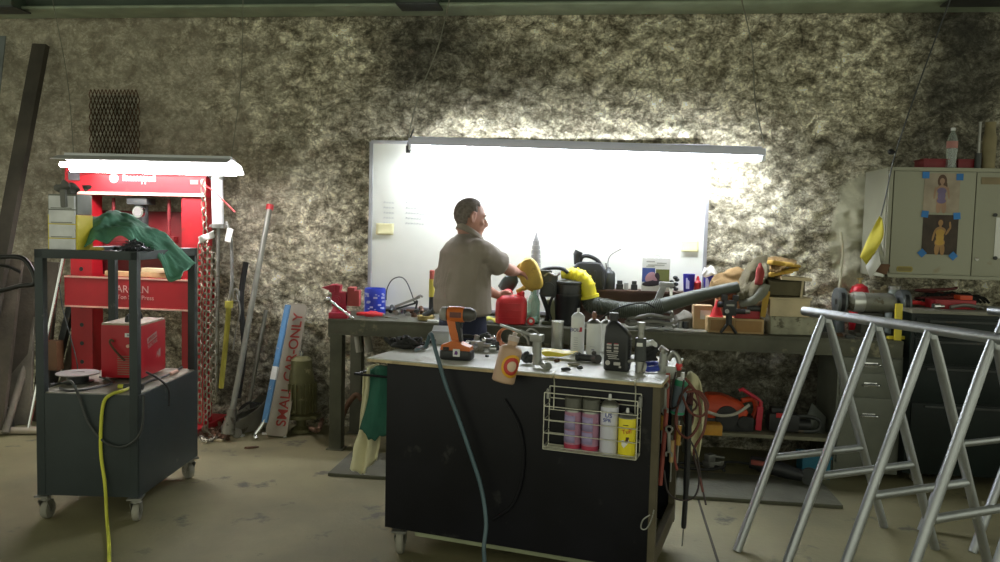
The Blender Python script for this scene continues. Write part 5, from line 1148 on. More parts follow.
bd = spray(o, .034, .232, white, whitep)
text('BOL', .026, mat('navy_ink', (.04, .04, .22), .6), bd, T(-.006, -.0355, .125) @ FRONT); 
mb = MB(); mb.box((.023, -.0275, .128), (.012, .002, .022), rot=(0, 0, .7)); mb.box((.02, -.0285, .120), (.010, .002, .008), rot=(0, 0, .6)); ob('red_print', mb, mat('red_ink', (.5, .05, .08), .6), bd)
for k in range(6): mb = MB() if k == 0 else mb; mb.box((0, -.0342, .03+.011*k), (.022, .001, .002))
ob('small_print', mb, mat('grey_ink', (.35, .35, .42), .6), bd)
o = can('spray_can', 'plain white can with a brown nozzle between the tall can and the oil bottle', 'spray can', 593, 356, 0, 0, 0, 0)
bd = spray(o, .036, .205, white, steel, nozzle=None)
mb = MB(); mb.cyl((0, 0, .185), (0, 0, .205), .010); mb.cyl((0, 0, .203), (.0, 0, .222), .014, .008); ob('nozzle', mb, mat('brown_plastic', (.22, .10, .06), .5), o)
mb = MB(); mb.box((.004, -.0362, .05), (.026, .001, .0015)); mb.box((.006, -.0362, .036), (.014, .001, .008)); ob('small_print', mb, mat('grey_ink', (.35, .35, .42), .6), bd)
o = can('spray_can', 'white can half hidden behind the black oil bottle', 'spray can', 605, 352, 0, 0, 0, 0)
spray(o, .030, .185, paper, steel)
# black oil bottle
p = PZ(617, 371, CZ); o = thing('oil_bottle', 'black motor oil bottle with white print standing at the cart edge', 'oil bottle', (p.x, p.y+.02, CZ+.001), ca)
mb = MB(); mb.loft([[V((x, y, z)) for x, y in rrect(w_, d_, .018, 5, x0=dx)] for w_, d_, z, dx in ((.105, .062, 0, 0), (.115, .07, .006, 0), (.115, .07, .15, 0), (.112, .068, .165, 0), (.085, .058, .195, -.012), (.048, .042, .216, -.02), (.034, .034, .222, -.022), (.034, .034, .236, -.022))]); bd = ob('bottle_body', mb, black, o)
mb = MB(); mb.cyl((-.022, 0, .232), (-.022, 0, .258), .021, n=24); ob('bottle_cap', mb, black, o)
mb = MB()
for k in range(9): mb.box((.058, 0, .03+.014*k), (.004, .045, .006), bev=.001)
ob('grip_rib', mb, black, bd)
gp = mat('pale_print', (.45, .43, .41), .6)
mb = MB(); 
for (x, z, w_, h_) in ((-.032, .118, .022, .008), (.0, .118, .022, .008), (-.032, .104, .020, .010), (.0, .104, .020, .010), (-.032, .09, .022, .006), (.0, .09, .022, .006), (-.016, .072, .05, .004), (-.016, .064, .04, .004), (-.010, .056, .05, .003), (.006, .034, .030, .014), (.02, .02, .010, .008), (-.016, .082, .05, .003)): mb.box((x, -.0355, z), (w_, .001, h_))
mb.cyl((-.036, -.0355, .036), (-.036, -.0365, .036), .011, n=20); ob('white_print', mb, gp, bd)
mb = MB(); mb.box((-.03, -.0357, .123), (.018, .001, .003)); mb.box((.0, -.0357, .123), (.018, .001, .003)); ob('red_print', mb, MATS['red_ink'], bd)
# air tool right of bottle
p = PZ(640, 374, CZ); o = thing('air_tool', 'slim dark air tool standing upright right of the oil bottle', 'air tool', (p.x, p.y+.03, CZ+.001), ca)
mb = MB(); mb.cyl((0, 0, .055), (0, 0, .155), .027, .024, n=24); ob('tool_grip', mb, dkgrey, o); mb = MB(); mb.cyl((0, 0, .15), (0, 0, .20), .014, n=16); mb.cyl((0, 0, .195), (0, 0, .225), .018, n=16); ob('air_inlet', mb, steel, o)
mb = MB(); mb.box((0, -.0255, .128), (.026, .003, .016), bev=.001); ob('tool_label', mb, paper, o); mb = MB(); mb.cyl((0, 0, 0), (0, 0, .05), .020, n=16); mb.tube(cat([(-.05, -.01, .045), (-.03, -.01, .055), (.0, 0, .05), (.025, -.01, .04), (.02, -.02, .01)], 4), .008, 8); ob('steel_nose', mb, steel, o)
# dark valve, rag, washers
o = cthing('air_coupler', 'dark threaded air coupler lying before the plain white can', 'coupler', 588, 362, -.25); mb = MB(); mb.cyl((-.05, 0, .018), (.03, 0, .018), .017, n=16); mb.cyl((-.06, 0, .018), (-.045, 0, .018), .022, n=6); ob('coupler_body', mb, dkgrey, o); mb = MB(); mb.cyl((.03, 0, .02), (.06, -.01, .02), .022, n=16); mb.ell((.03, 0, .045), .012, n=10); ob('coupler_collar', mb, MATS['chuck_black'] if 'chuck_black' in MATS else black, o)
p = PZ(558, 358, CZ); mb = MB(); mb.prism([(-.085, .02), (-.03, .028), (.04, .024), (.095, .020), (.03, .008), (-.02, .0), (-.05, .002)], -.045, .03); mb.jitter(.012, 14); b_ = ob('yellow_glove', mb, yellow); b_.location = (p.x, p.y, CZ+.012); b_.rotation_euler = (0, 0, ca)
tag(b_, 'crumpled yellow plastic bag piece in front of the metal canister', 'plastic bag')
for (px, py, rx, ry, m, lab, nm) in ((574, 366, .032, .02, mat('grey_putty', (.28, .26, .2), .8), 'flat grey lump lying on the cart top below the tall spray can', 'putty_lump'), (566, 371, .024, .009, black, 'small black washer shape at the cart edge left of the grey lump', 'black_clip'),
                                 (580, 369.5, .014, .007, dkgrey, 'small dark clip right of the grey lump', 'metal_clip'), (557, 362, .013, .02, rust, 'small brown clip standing below the yellow bag piece', 'metal_clip')):
    o = cthing(nm, lab, 'clip' if 'clip' in nm else 'lump', px, py); mb = MB(); mb.ell((0, 0, .008), (rx, ry, .008), n=16); mb.jitter(.004, 40); ob('lump_body', mb, m, o)
# blue cable + white stuff at right end
p = PZ(650, 372, CZ); mb = MB()
for k in range(3): mb.tube([V((p.x, p.y+.06, CZ+.012+.006*k))+V(((.06-.006*k)*math.cos(t_*.42), (.075-.005*k)*math.sin(t_*.42), .004*math.sin(t_))) for t_ in range(15)], .006, 7, closed=True)
tag(ob('blue_cable', mb, blue), 'blue cable loop lying at the right end of the cart top', 'cable')
p = PZ(650, 362, CZ); mb = MB(); mb.ell((0, 0, .04), (.05, .05, .04), n=20); mb.jitter(.035, 20); b_ = ob('dark_rag', mb, rubber); b_.location = (p.x, p.y+.06, CZ); tag(b_, 'dark oily rag inside the blue cable loop', 'rag')
mb = MB(); mb.ell((0, 0, 0), (.035, .03, .014), n=16); mb.jitter(.02, 30); b_ = ob('white_tissue', mb, paper); b_.location = (p.x, p.y+.05, CZ+.085); tag(b_, 'scrap of white tissue on top of the dark oily rag', 'tissue')

# ------------------------------------------------------------------ wire basket with spray cans
wire = mat('basket_wire', (.72, .71, .62), .35, .8)
BD = .10; OFF = -.02
def bl_(px, py, off): return CL(px, py, off)
TL, TR, BL_, BR = CL(545, 394, -.02), CL(637, 401, -.02), CL(545, 450, -.02), CL(634, 459, -.02)
bx0_, bx1_ = TL.x, TR.x; yb, yf_ = .022, -.060
ftl, ftr = CL(544.5, 393, .06), CL(638, 401, .06); fbl = CL(545, 449, .06); 
fx0, fx1 = ftl.x, ftr.x; fz1 = (ftl.z+ftr.z)/2; fz0 = CL(545, 449, .06).z; bz1 = CL(552, 386, -.02).z; bz0 = fz0+.002
o = thing('wire_basket', 'wire basket hooked on the front of the black cart, holding spray cans', 'basket', (c0.x, c0.y, 0), ca)
mb = MB(); rw = .0025
x0, x1 = fx0, fx1
def loop(z, front=True):
    mb.tube([V((x0, yb, z)), V((x0, yf_, z)), V((x1, yf_, z)), V((x1, yb, z))], rw, 6)
nr = 5
for k in range(nr): z = fz0+.012+(fz1-fz0-.012)*k/(nr-1); loop(z)
for k in range(6): z = bz0+(bz1-bz0)*k/5; mb.tube([V((x0, yb, z)), V((x1, yb, z))], rw, 6)
for k in range(5): y = yb+(yf_-yb)*k/4; mb.tube([V((x0, y, fz0)), V((x1, y, fz0))], rw, 6)
mb.tube([V((x0+.0, yf_, fz1)), V((x0, yf_, fz0)), V((x0, yb, fz0)), V((x0, yb, bz1))], rw, 6); mb.tube([V((x1, yf_, fz1)), V((x1, yf_, fz0)), V((x1, yb, fz0)), V((x1, yb, bz1))], rw, 6)
ob('wire_frame', mb, wire, o)
for x in (x0+.02, x1-.025):
    mb = MB(); mb.tube(cat([V((x, yb, bz1-.1)), V((x, yb-.002, CZ-.04)), V((x, -.006, CZ-.01)), V((x, -.004, CZ+.006)), V((x, .03, CZ+.006))], 5), .003, 6); ob('hanging_hook', mb, wire, o)
for x in (x0, x1):
    mb = MB(); mb.box((x, yb-.015, bz1-.03), (.012, .03, .045), bev=.003); ob('side_clip', mb, mat('grey_clip', (.3, .3, .28), .5), o)
FZ = fz0+rw+.002
def bcan(px, lab, r_, h_, kind):
    c_ = CL(px, 445, .018); o = thing('spray_can', lab, 'spray can'); o.matrix_world = CM @ T(c_.x, -.018, FZ)
    return o
lav = mat('lavender_label', (.36, .30, .52), .5, var=.1); pinkl = mat('dull_pink_label', (.40, .20, .30), .5, var=.1)
for px, lab in ((572.5, 'lavender and pink spray can with dark cap, leftmost in the basket'), (590, 'lavender and pink spray can with dark cap, second in the basket beside the white can')):
    o = bcan(px, lab, 0, 0, 0); o['group'] = 'lavender spray cans in the basket'; r_ = .037
    mb = MB(); mb.lathe([(r_*.95, 0), (r_, .004), (r_, .165)], n=28); bd = ob('can_body', mb, pinkl, o)
    mb = MB(); mb.lathe([(r_*1.0, .165), (r_*.96, .172), (r_*.9, .178)], n=28); ob('metal_shoulder', mb, steel, o)
    mb = MB(); mb.lathe([(r_*1.0, .173), (r_*1.02, .215), (r_*1.0, .222), (r_*.9, .225)], n=28); ob('cap', mb, mat('smoky_cap', (.12, .12, .10), .45), o)
    for z0_, z1_, m in ((.09, .150, lav), (.034, .084, lav)):
        mb = MB(); mb.grid(lambda u, v: V((r_*1.012*math.cos(-PI*.90+PI*.55*u), r_*1.012*math.sin(-PI*.90+PI*.55*u), z0_+(z1_-z0_)*v)), 10, 1); ob('label', mb, m, bd, recalc=False, solid=.0004)
    mb = MB(); mb.lathe([(r_*1.008, .008), (r_*1.008, .026)], n=28); ob('lower_band', mb, mat('crimson_band', (.35, .03, .07), .5), bd)
o = bcan(608.5, 'white spray can with blue letters in the basket', 0, 0, 0); bd = spray(o, .038, .252, mat('white_blue_can', (.62, .62, .72), .4, var=.04), alm)
bi = mat('blue_ink', (.05, .07, .35), .6); text('US', .026, bi, bd, T(.004, -.0390, .168) @ FRONT); text('SPR', .022, bi, bd, T(-.002, -.0390, .147) @ FRONT)
o = bcan(626.5, 'yellow spray can with red letters, rightmost in the basket', 0, 0, 0); bd = spray(o, .0365, .20, yellowl, steel)
text('Tuff', .026, mat('red_ink2', (.55, .08, .02), .6), bd, T(.006, -.0378, .108) @ FRONT @ RZ(.2)); 
mb = MB(); mb.prism([(-.014, .05), (-.004, .038), (.018, .068), (.012, .08), (.0, .06), (-.006, .072), (-.014, .07)], -.0382, -.0365); ob('white_mark', mb, paper, bd); mb = MB(); mb.prism([(.0, .062), (.010, .06), (.017, .085), (.004, .085)], -.0386, -.0368); ob('brown_mark', mb, rust, bd)
mb = MB(); mb.box((0, -.0368, .134), (.022, .001, .003)); ob('small_print', mb, black, bd)

# ------------------------------------------------------------------ what hangs on the right side of the cart
sx_ = xr_+.024
def SL_(px, py, y):  # point on plane parallel to cart side through local x = sx + small, given pixel & depth
    return CL(px, py, -y)
def hang(name, pts, r, m, lab, c, n=8):
    mb = MB(); mb.X = CM; mb.tube(cat(pts, 7), r, n); return tag(ob(name, mb, m), lab, c)
wr = mat('red_brown_wire', (.13, .04, .03), .7)
hang('red_hose', [SL_(668, 373, .22), SL_(667, 400, .20), SL_(664, 440, .18), SL_(660, 485, .17)], .010, mat('dull_red_hose', (.28, .06, .045), .6), 'dull red hose hanging straight down beside the right end of the cart', 'hose')
hang('red_hose', [SL_(677, 400, .30), SL_(676, 430, .28), SL_(674, 452, .26), SL_(677, 470, .26)], .006, MATS['dull_red_hose'], 'thin red hose hanging below the blue spray can', 'hose')
hang('black_wand', [SL_(689, 405, .34), SL_(688, 440, .34), SL_(686, 490, .34), SL_(683.5, 528, .34)], [.015]*7+[.014]*7+[.012]*7+[.010], black, 'long black torch wand hanging nearly to the floor beside the cart', 'torch')
hang('wand_tip', [SL_(683.5, 528, .34), SL_(682, 546, .34)], .003, steel, 'thin steel tip below the long black wand', 'rod')
random.seed(77); k = 0
for (pts, lab) in (([(685, 378), (697, 395), (700, 420), (688, 438), (676, 425), (680, 398), (690, 385)], 'red brown cable looped round the top of the black wand'),
                   ([(688, 385), (705, 402), (704, 430), (694, 450), (698, 470), (703, 492)], 'red brown cable trailing down right of the black wand'),
                   ([(682, 395), (690, 412), (702, 416), (708, 405), (700, 392), (686, 392)], 'small red brown cable loop over the cream rag'),
                   ([(664, 470), (668, 492), (680, 500), (694, 497), (699, 480), (694, 455)], 'thin dark cable hanging in a low loop below the cart side'),
                   ([(690, 440), (697, 455), (701, 480), (706, 505)], 'thin dark wire hanging right of the black wand'),
                   ([(676, 372), (672, 390), (671, 408), (680, 402), (684, 380)], 'dark wire looped over the blue spray can')):
    hang('hanging_cable', [SL_(x, y, .21+.015*math.sin(i*1.7+k)) for i, (x, y) in enumerate(pts)], .0042 if 'thin' in lab or 'dark' in lab else .006, wr if 'red' in lab else mat('dark_wire', (.04, .03, .03), .6), lab, 'cable', 6); k += 1
mb = MB(); mb.X = CM
for i in range(9):
    mb.tube(cat([SL_(690+random.uniform(-5, 5), 392, .36), SL_(690+random.uniform(-8, 8), 405, .37), SL_(689+random.uniform(-6, 6), 418, .36), SL_(689, 430, .35)], 4), .005, 6)
tag(ob('cable_knot', mb, mat('dark_maroon_cable', (.09, .03, .03), .7)), 'thick knot of maroon cables at the top of the black wand', 'cable')
p = SL_(677, 414, .26); o = thing('spray_can', 'blue spray can with a green cap hanging on the cart side', 'spray can'); hh = .13; o.matrix_world = CM @ T(p.x, p.y, p.z) @ RY(.10)
mb = MB(); mb.lathe([(.028, 0), (.031, .004), (.031, hh)], n=24); ob('can_body', mb, mat('pale_blue_can', (.17, .22, .27), .4), o); mb = MB(); mb.lathe([(.0315, hh), (.0315, hh+.018), (.026, hh+.026)], n=24); ob('green_cap', mb, mat('green_plastic', (.03, .26, .14), .5), o); mb = MB(); mb.lathe([(.0318, .004), (.0318, .014)], n=24); ob('green_band', mb, MATS['green_plastic'], o); mb = MB(); mb.lathe([(.026, hh+.026), (.02, hh+.032), (.009, hh+.036), (.008, hh+.06)], n=20); ob('white_top', mb, white, o)
mb = MB(); mb.X = CM
A_ = [SL_(x, y, .42) for x, y in ((684, 382), (690, 371), (698, 378), (703, 396))]; B_ = [SL_(x, y, .42) for x, y in ((688, 440), (693, 455), (698, 458), (704, 425))]
A_ = cat(A_, 6); B_ = cat(B_, 6)
def fn(u, v):
    i = u*(len(A_)-1); k = min(int(i), len(A_)-2); a_ = A_[k].lerp(A_[k+1], i-k); c_ = B_[k].lerp(B_[k+1], i-k); p = a_.lerp(c_, v); return p+V((0, .016*math.sin(11*u+2*v)+.02*math.sin(PI*v), 0))
mb.grid(fn, 26, 20); tag(ob('cream_rag', mb, creamcl, solid=.007), 'cream rag hanging at the far right corner of the black cart', 'rag')
# grey locking pliers and air gun at the corner
p = SL_(668, 372, .28); o = thing('air_gun', 'grey metal air gun hooked over the right end of the cart', 'air gun'); o.matrix_world = CM @ T(p.x, p.y, p.z)
def s0(px, py, y=.28): return SL_(px, py, y)-p
mb = MB(); mb.tube([s0(659, 385), s0(663, 366), s0(664, 352)], [.018, .022, .017], 12); mb.box(s0(671, 372), (.05, .035, .06), bev=.012); ob('gun_body', mb, castm, o)
mb = MB(); mb.tube(cat([s0(668, 360), s0(673, 353), s0(678, 358), s0(680, 368)], 5), .012, 8); mb.cyl(s0(662, 352), s0(665, 348), .022); ob('trigger_arm', mb, steel, o); mb = MB(); mb.ell(s0(679, 366), (.016, .014, .022), n=12); ob('red_knob', mb, redp, o)
mb = MB(); mb.tube([s0(660, 390), s0(661, 412)], .016, 10); mb.tube([s0(669, 382), s0(668, 398)], .013, 10); ob('nozzle_tube', mb, steel, o)
# clutter strip: small hanging holder of screwdrivers
for (px, y0_, y1_, m, lab) in ((663, 415, 430, mat('amber_handle', (.45, .25, .05), .4), 'amber handled screwdriver hanging beside the cart side, higher one'), (672, 440, 462, wood, 'wooden handled tool hanging beside the cart side, lower one'), (679, 425, 445, MATS['amber_handle'] if 'amber_handle' in MATS else wood, 'amber handled screwdriver hanging under the blue spray can')):
    a_ = SL_(px, y0_, .24); b2 = SL_(px-1, y1_, .24); o = thing('screwdriver', lab, 'screwdriver'); o.matrix_world = CM @ T(a_.x, a_.y, a_.z)
    mb = MB(); mb.cyl((0, 0, 0), b2-a_, .012, .010, 10); ob('handle', mb, m, o); mb = MB(); mb.cyl(b2-a_, (b2-a_)*1.9, .004, n=8); mb.tube([(0, 0, 0), (0, 0, .02)], .004, 6); ob('shaft', mb, steel, o)
hang('wire_loop', [SL_(650, 515, -.03), SL_(643, 520, -.03), SL_(641, 528, -.03), SL_(646, 529, -.03), SL_(651, 521, -.03), SL_(654, 510, -.03)], .003, steel, 'small steel wire loop low on the right edge of the cart front', 'wire')

# more small hand tools hooked along the cart side
for (px, y0_, y1_, lab) in ((665, 388, 408, 'steel spanner hanging beside the dull red hose, higher of two'), (669, 432, 452, 'steel spanner hanging beside the dull red hose, lower of two')):
    a_ = SL_(px, y0_, .16); b2 = SL_(px, y1_, .16); o = thing('spanner', lab, 'spanner'); o.matrix_world = CM @ T(a_.x, a_.y, a_.z); d_ = b2-a_
    mb = MB(); mb.beam((0, 0, 0), d_, .014, .006, bev=.002); ob('spanner_shaft', mb, steel, o)
    mb = MB(); mb.tube([V((.014*math.cos(t_*.6), 0, .012+.014*math.sin(t_*.6))) for t_ in range(10)], .005, 6, closed=True); ob('ring_end', mb, steel, o)
    mb = MB(); mb.tube([d_+V((-.012, 0, -.02)), d_+V((-.012, 0, -.004)), d_+V((0, 0, .002)), d_+V((.012, 0, -.004)), d_+V((.012, 0, -.02))], .005, 6); ob('open_end', mb, steel, o)
# ------------------------------------------------------------------ pipe trestles at right
AH = 1.175
def trestle(lab, f0, r0, n, steps, head, tail):
    """f0, r0: floor points of the first front and rear foot; A frames repeat along the rail"""
    F0, R0 = PZ(*f0, 0), PZ(*r0, 0); ax = (R0-F0); half = ax.length/2; mid = (F0+R0)/2; a_ = math.atan2(ax.y, ax.x)
    o = thing('pipe_trestle', lab, 'trestle', mid, a_)          # local x across the frame, local -y along the rail towards the camera
    mb = MB(); pr_ = [(0, head, AH), (0, -tail, AH)]; mb.tube(pr_, .024, 20); ob('top_rail', mb, alu, o)
    for k in range(n):
        y = -steps[k]
        for s_ in (-1, 1):
            mb = MB(); top = V((s_*.012, y, AH-.012)); bot = V((s_*half, y, 0)); d = bot-top
            mb.tube([top, top+d*.10, top+d*.14, bot], [.016, .021, .0215, .0215], 16); ob('leg', mb, alu, o)
        z = .455; x_ = half*(1-z/AH)
        mb = MB(); mb.tube([(-x_+.012, y, z), (x_-.012, y, z)], .019, 14); ob('cross_bar', mb, alu, o)
        mb = MB(); mb.box((0, y, AH-.03), (.035, .05, .03), bev=.008); ob('weld_plate', mb, alu, o)
    return o
trestle('front bare aluminium pipe trestle with slanting legs, nearest the camera', (737, 551), (884, 527), 5, [0, .315, .61, .905, 1.21], .15, 1.5)
trestle('second aluminium pipe trestle behind the front one, cut by the right edge', (921, 531), (1058, 508), 4, [0, .30, .60, .90], .10, 1.2)

# ------------------------------------------------------------------ wall cabinet
CF = 5.46
a_ = PY(889.5, 167, CF); b_ = PY(884, 277, CF); cz1, cz0 = a_.z, b_.z; cx0 = a_.x-.0; cx1 = cx0+1.5; Wc = cx1-cx0; Hc = cz1-cz0; Dc = 5.92-CF
cabm = mat('cream_enamel_metal', (.34, .34, .26), .5, var=.06, scale=2, spots=((.30, .27, .18), .66, 5))
cab = thing('wall_cabinet', 'cream metal two door wall cabinet with photographs taped on its door', 'cabinet', (cx0, CF, cz0))
mb = MB(); mb.box((Wc/2, Dc/2+.01, Hc/2), (Wc, Dc-.02, Hc), bev=.003); ob('cabinet_body', mb, cabm, cab)
mb = MB(); mb.box((Wc/2, -.004, Hc-.012), (Wc+.03, .03, .024), bev=.003); mb.box((Wc/2, -.004, .012), (Wc+.01, .02, .024), bev=.003); mb.box((.012, -.004, Hc/2), (.024, .02, Hc), bev=.003); ob('cabinet_frame', mb, cabm, cab)
xs = PY(973, 220, CF).x-cx0
dl = None
for x0_, x1_ in ((.03, xs-.003), (xs+.003, 2*xs-.03)):
    mb = MB(); mb.box(((x0_+x1_)/2, -.008, Hc/2), (x1_-x0_, .016, Hc-.052), bev=.003); dd = ob('door', mb, cabm, cab); dl = dl or dd
mb = MB(); mb.cyl((xs+.03, -.016, PY(974, 259, CF).z-cz0), (xs+.03, -.022, PY(974, 259, CF).z-cz0), .012, n=16); ob('lock', mb, steel, dd)
hz = PY(990, 181, CF).z-cz0; hx = PY(980, 181, CF).x-cx0
mb = MB(); mb.box((hx+.09, -.018, hz), (.18, .006, .045), bev=.002); ob('recessed_handle', mb, mat('tan_plate', (.22, .17, .09), .5), dd)
lx = PY(903.5, 269, CF).x-cx0; lz = PY(903.5, 269, CF).z-cz0
mb = MB(); mb.prism(rrect(.10, .036, .014, 4, lx, lz), -.019, -.0165); lb = ob('maker_plate', mb, mat('yellow_plate', (.33, .27, .06), .5), dl)
mb = MB(); mb.prism(rrect(.085, .024, .010, 4, lx, lz), -.0205, -.019); ob('plate_inset', mb, mat('dark_yellow_plate', (.20, .16, .04), .5), dl)
# photographs
def picture(name, px0, py0, px1, py1, lab, pal_, fn):
    a_ = PY(px0, py0, CF-.019); b_ = PY(px1, py1, CF-.019); w_, h_ = b_.x-a_.x, a_.z-b_.z
    o = thing(name, lab, 'photograph', ((a_.x+b_.x)/2, CF-.0185, (a_.z+b_.z)/2))
    mb = MB(); mb.box((0, 0, 0), (w_, .001, h_)); ob('sheet', mb, pal_[0], o)
    mb = MB(); fn(mb, w_, h_); ob('printed_figure', mb, pal_[1:], o); return o
skp = mat('print_skin', (.36, .22, .15), .6); skd = mat('print_tan_skin', (.36, .20, .08), .6)
def lady(mb, w_, h_, armup=False):
    def e(x, z, rx, rz, mi, a=0): mb.mi = mi; mb.ell((x*w_, -.0008-.0003*(2-mi if mi == 2 else mi+1), z*h_), (rx*w_, .0004, rz*h_), (0, a, 0), n=16)
    e(0, .30, .13, .17, 2); e(.05, .18, .10, .16, 2)                  # hair
    e(0, .30, .07, .08, 0); e(0, .2, .035, .06, 0)                    # face, neck
    e(0, .10, .16, .10, 0); e(0, -.05, .12, .14, 0); e(.0, -.2, .15, .12, 0)
    e(-.07, -.36, .07, .16, 0, .05); e(.08, -.36, .07, .16, 0, -.05)  # legs
    e(0, .05, .13, .09, 1); e(0, -.08, .11, .12, 1); e(0, -.2, .13, .07, 1)
    if armup: e(.22, .10, .035, .12, 0, .5); e(.27, .24, .03, .10, 0, -.1); e(-.18, -.02, .03, .15, 0, .2)
    else: e(-.19, .0, .03, .16, 0, .1); e(.19, .0, .03, .16, 0, -.15)
picture('photo_print', 925, 173, 958.5, 213, 'upper photograph of a woman in a violet swimsuit on the cabinet door', [mat('print_sand', (.36, .30, .23), .6, var=.25, scale=9), skp, mat('print_violet', (.17, .13, .25), .6), mat('print_brown_hair', (.10, .05, .03), .6)], lady)
picture('photo_print', 923.5, 214.5, 956.5, 255, 'lower photograph of a woman in a gold swimsuit on a dark ground', [mat('print_dark_brown', (.045, .028, .018), .6, var=.4, scale=12), skd, mat('print_gold', (.50, .30, .06), .6), mat('print_black_hair', (.04, .02, .015), .6)], lambda m_, w_, h_: lady(m_, w_, h_, True))
for px, py, a2, lab in ((926, 175, 0, 'blue tape at the upper left corner of the violet swimsuit photograph'), (960, 177, 0, 'blue tape at the upper right corner of the violet swimsuit photograph'), (925, 214, .1, 'blue tape between the two photographs on their left side'), (957, 216, -.1, 'blue tape between the two photographs on their right side'),
                        (922, 253, .8, 'slanted blue tape at the lower left corner of the dark photograph'), (953, 256, -.8, 'slanted blue tape at the lower right corner of the dark photograph')):
    q = PY(px, py, CF-.0215); mb = MB(); mb.box(q, (.042, .0008, .042), rot=(0, a2, 0)); tag(ob('blue_tape', mb, bluetape), lab, 'tape')
q = PY(1000, 238, CF-.019); mb = MB(); mb.box(q+V((.02, 0, 0)), (.10, .001, .26)); tag(ob('white_notice', mb, paper), 'white paper notice on the second cabinet door at the right edge', 'notice')
for py in (215, 258):
    q = PY(995, py, CF-.021); mb = MB(); mb.cyl(q, q+V((0, -.008, 0)), .012, n=14); tag(ob('round_magnet', mb, black), 'black round magnet holding the %s edge of the white notice' % ('upper' if py < 230 else 'lower'), 'magnet')
# things on top of the cabinet
CT = cz1+.001; yt = 5.62
for px0, px1, lab in ((919, 944, 'flat dark red tray on the wall cabinet left of the plastic bottle'), (953, 975, 'flat dark red tray on the wall cabinet right of the plastic bottle')):
    a_ = PY(px0, 164, yt); b_ = PY(px1, 164, yt); o = thing('red_tray', lab, 'tray', ((a_.x+b_.x)/2, yt, CT)); w_ = b_.x-a_.x; mb = MB(); mb.box((0, 0, .03), (w_, .16, .055), bev=.006); ob('tray_body', mb, mat('deep_red', (.20, .012, .02), .5), o); mb = MB(); mb.box((0, 0, .060), (w_+.01, .17, .008), bev=.002); ob('tray_rim', mb, mat('deep_red', (.2, .01, .02), .5), o)
q = PY(949, 165, yt-.06); o = thing('water_bottle', 'clear plastic drink bottle with a red label on the wall cabinet', 'bottle', (q.x, 5.53, CT)); hh = .26
mb = MB(); mb.lathe([(.028, 0), (.033, .006), (.030, .05), (.033, .09), (.033, .17), (.026, .205), (.012, .235), (.012, .245)], n=24); ob('bottle_body', mb, mat('clear_plastic', (.70, .78, .76), .12, trans=.75, var=.02), o); mb = MB(); mb.lathe([(.0335, .13), (.0335, .175)], n=24); ob('bottle_label', mb, mat('red_white_label', (.45, .20, .18), .5), o); mb = MB(); mb.cyl((0, 0, .243), (0, 0, .262), .014, n=16); ob('bottle_cap', mb, white, o)
q = PY(969, 165, yt); o = thing('steel_rod', 'thin upright steel rod on a small foot on the wall cabinet', 'rod', (q.x+.01, 5.52, CT)); mb = MB(); mb.cyl((0, 0, .09), (0, 0, .30), .009, n=12); ob('rod_shaft', mb, steel, o); mb = MB(); mb.cyl((0, 0, 0), (0, 0, .10), .02, n=16); ob('rod_foot', mb, dkgrey, o)
q = PY(985, 166, yt-.04); o = thing('tan_tube', 'tan cylinder with tapered top standing at the right on the cabinet', 'cylinder', (q.x+.0, 5.54, CT)); mb = MB(); mb.lathe([(.04, 0), (.04, .20), (.032, .24), (.03, .29)], n=24); ob('tube_wall', mb, mat('tan_card', (.26, .22, .12), .7), o); mb = MB(); mb.cyl((0, 0, .288), (0, 0, .30), .033); ob('tube_lid', mb, MATS['tan_card'], o)
# hanging cord with yellow tag and white card
mb = MB(); mb.tube(cat([PY(952, -5, 5.0), PY(935, 40, 5.05), PY(915, 95, 5.15), PY(895, 155, 5.25), PY(886, 195, 5.3), PY(881, 216, 5.3)], 6), .0045, 6); tag(ob('dangling_rope', mb, dkgrey), 'dark cord running from the beam down to the yellow tag', 'cord')
mb = MB(); mb.ell(PY(891, 152, 5.24), (.022, .02, .02), n=12); mb.jitter(.01, 40); tag(ob('cord_knot', mb, black), 'dark knot in the cord above the wall cabinet edge', 'knot')
def card(name, pts, Y, m, lab, c, fold=.02):
    P = [PY(x, y, Y) for x, y in pts]; ctr = sum(P, V())/len(P); mb = MB(); A = [mb._v(p+V((0, fold*math.sin(3*i), 0))) for i, p in enumerate(P)]; mb._f(A)
    return tag(ob(name, mb, m, solid=.003), lab, c)
mb = MB(); A_, B_ = cat([PY(880, 216, 5.3), PY(872, 232, 5.29), PY(865, 246, 5.3), PY(859, 257, 5.3)], 5), cat([PY(882, 218, 5.3), PY(882.5, 235, 5.27), PY(876, 250, 5.28), PY(867, 265, 5.3)], 5)
mb.grid(lambda u, v: A_[min(15, int(u*15))].lerp(B_[min(15, int(u*15))], v)+V((0, .02*math.sin(3*v+4*u), 0)), 15, 5); tag(ob('yellow_tag', mb, mat('yellow_sheet', (.60, .52, .05), .7), solid=.003), 'yellow plastic tag hanging on the dark cord before the cabinet', 'tag')
card('white_card', [(878, 249), (881, 264), (870, 279), (866, 266)], 5.27, paper, 'white card hanging under the yellow tag, in front of the grey one', 'card')
card('grey_card', [(880, 240), (886, 262), (888, 264), (880, 264), (877, 252)], 5.31, mat('grey_sheet', (.36, .36, .30), .7), 'grey card hanging behind the white card on the dark cord', 'card')
mb = MB(); q = PY(882, 268, 5.34); mb.box(q, (.07, .05, .07), rot=(0, .3, 0), bev=.01); tag(ob('dark_pouch', mb, rust), 'small dark pouch hanging behind the white card', 'pouch')
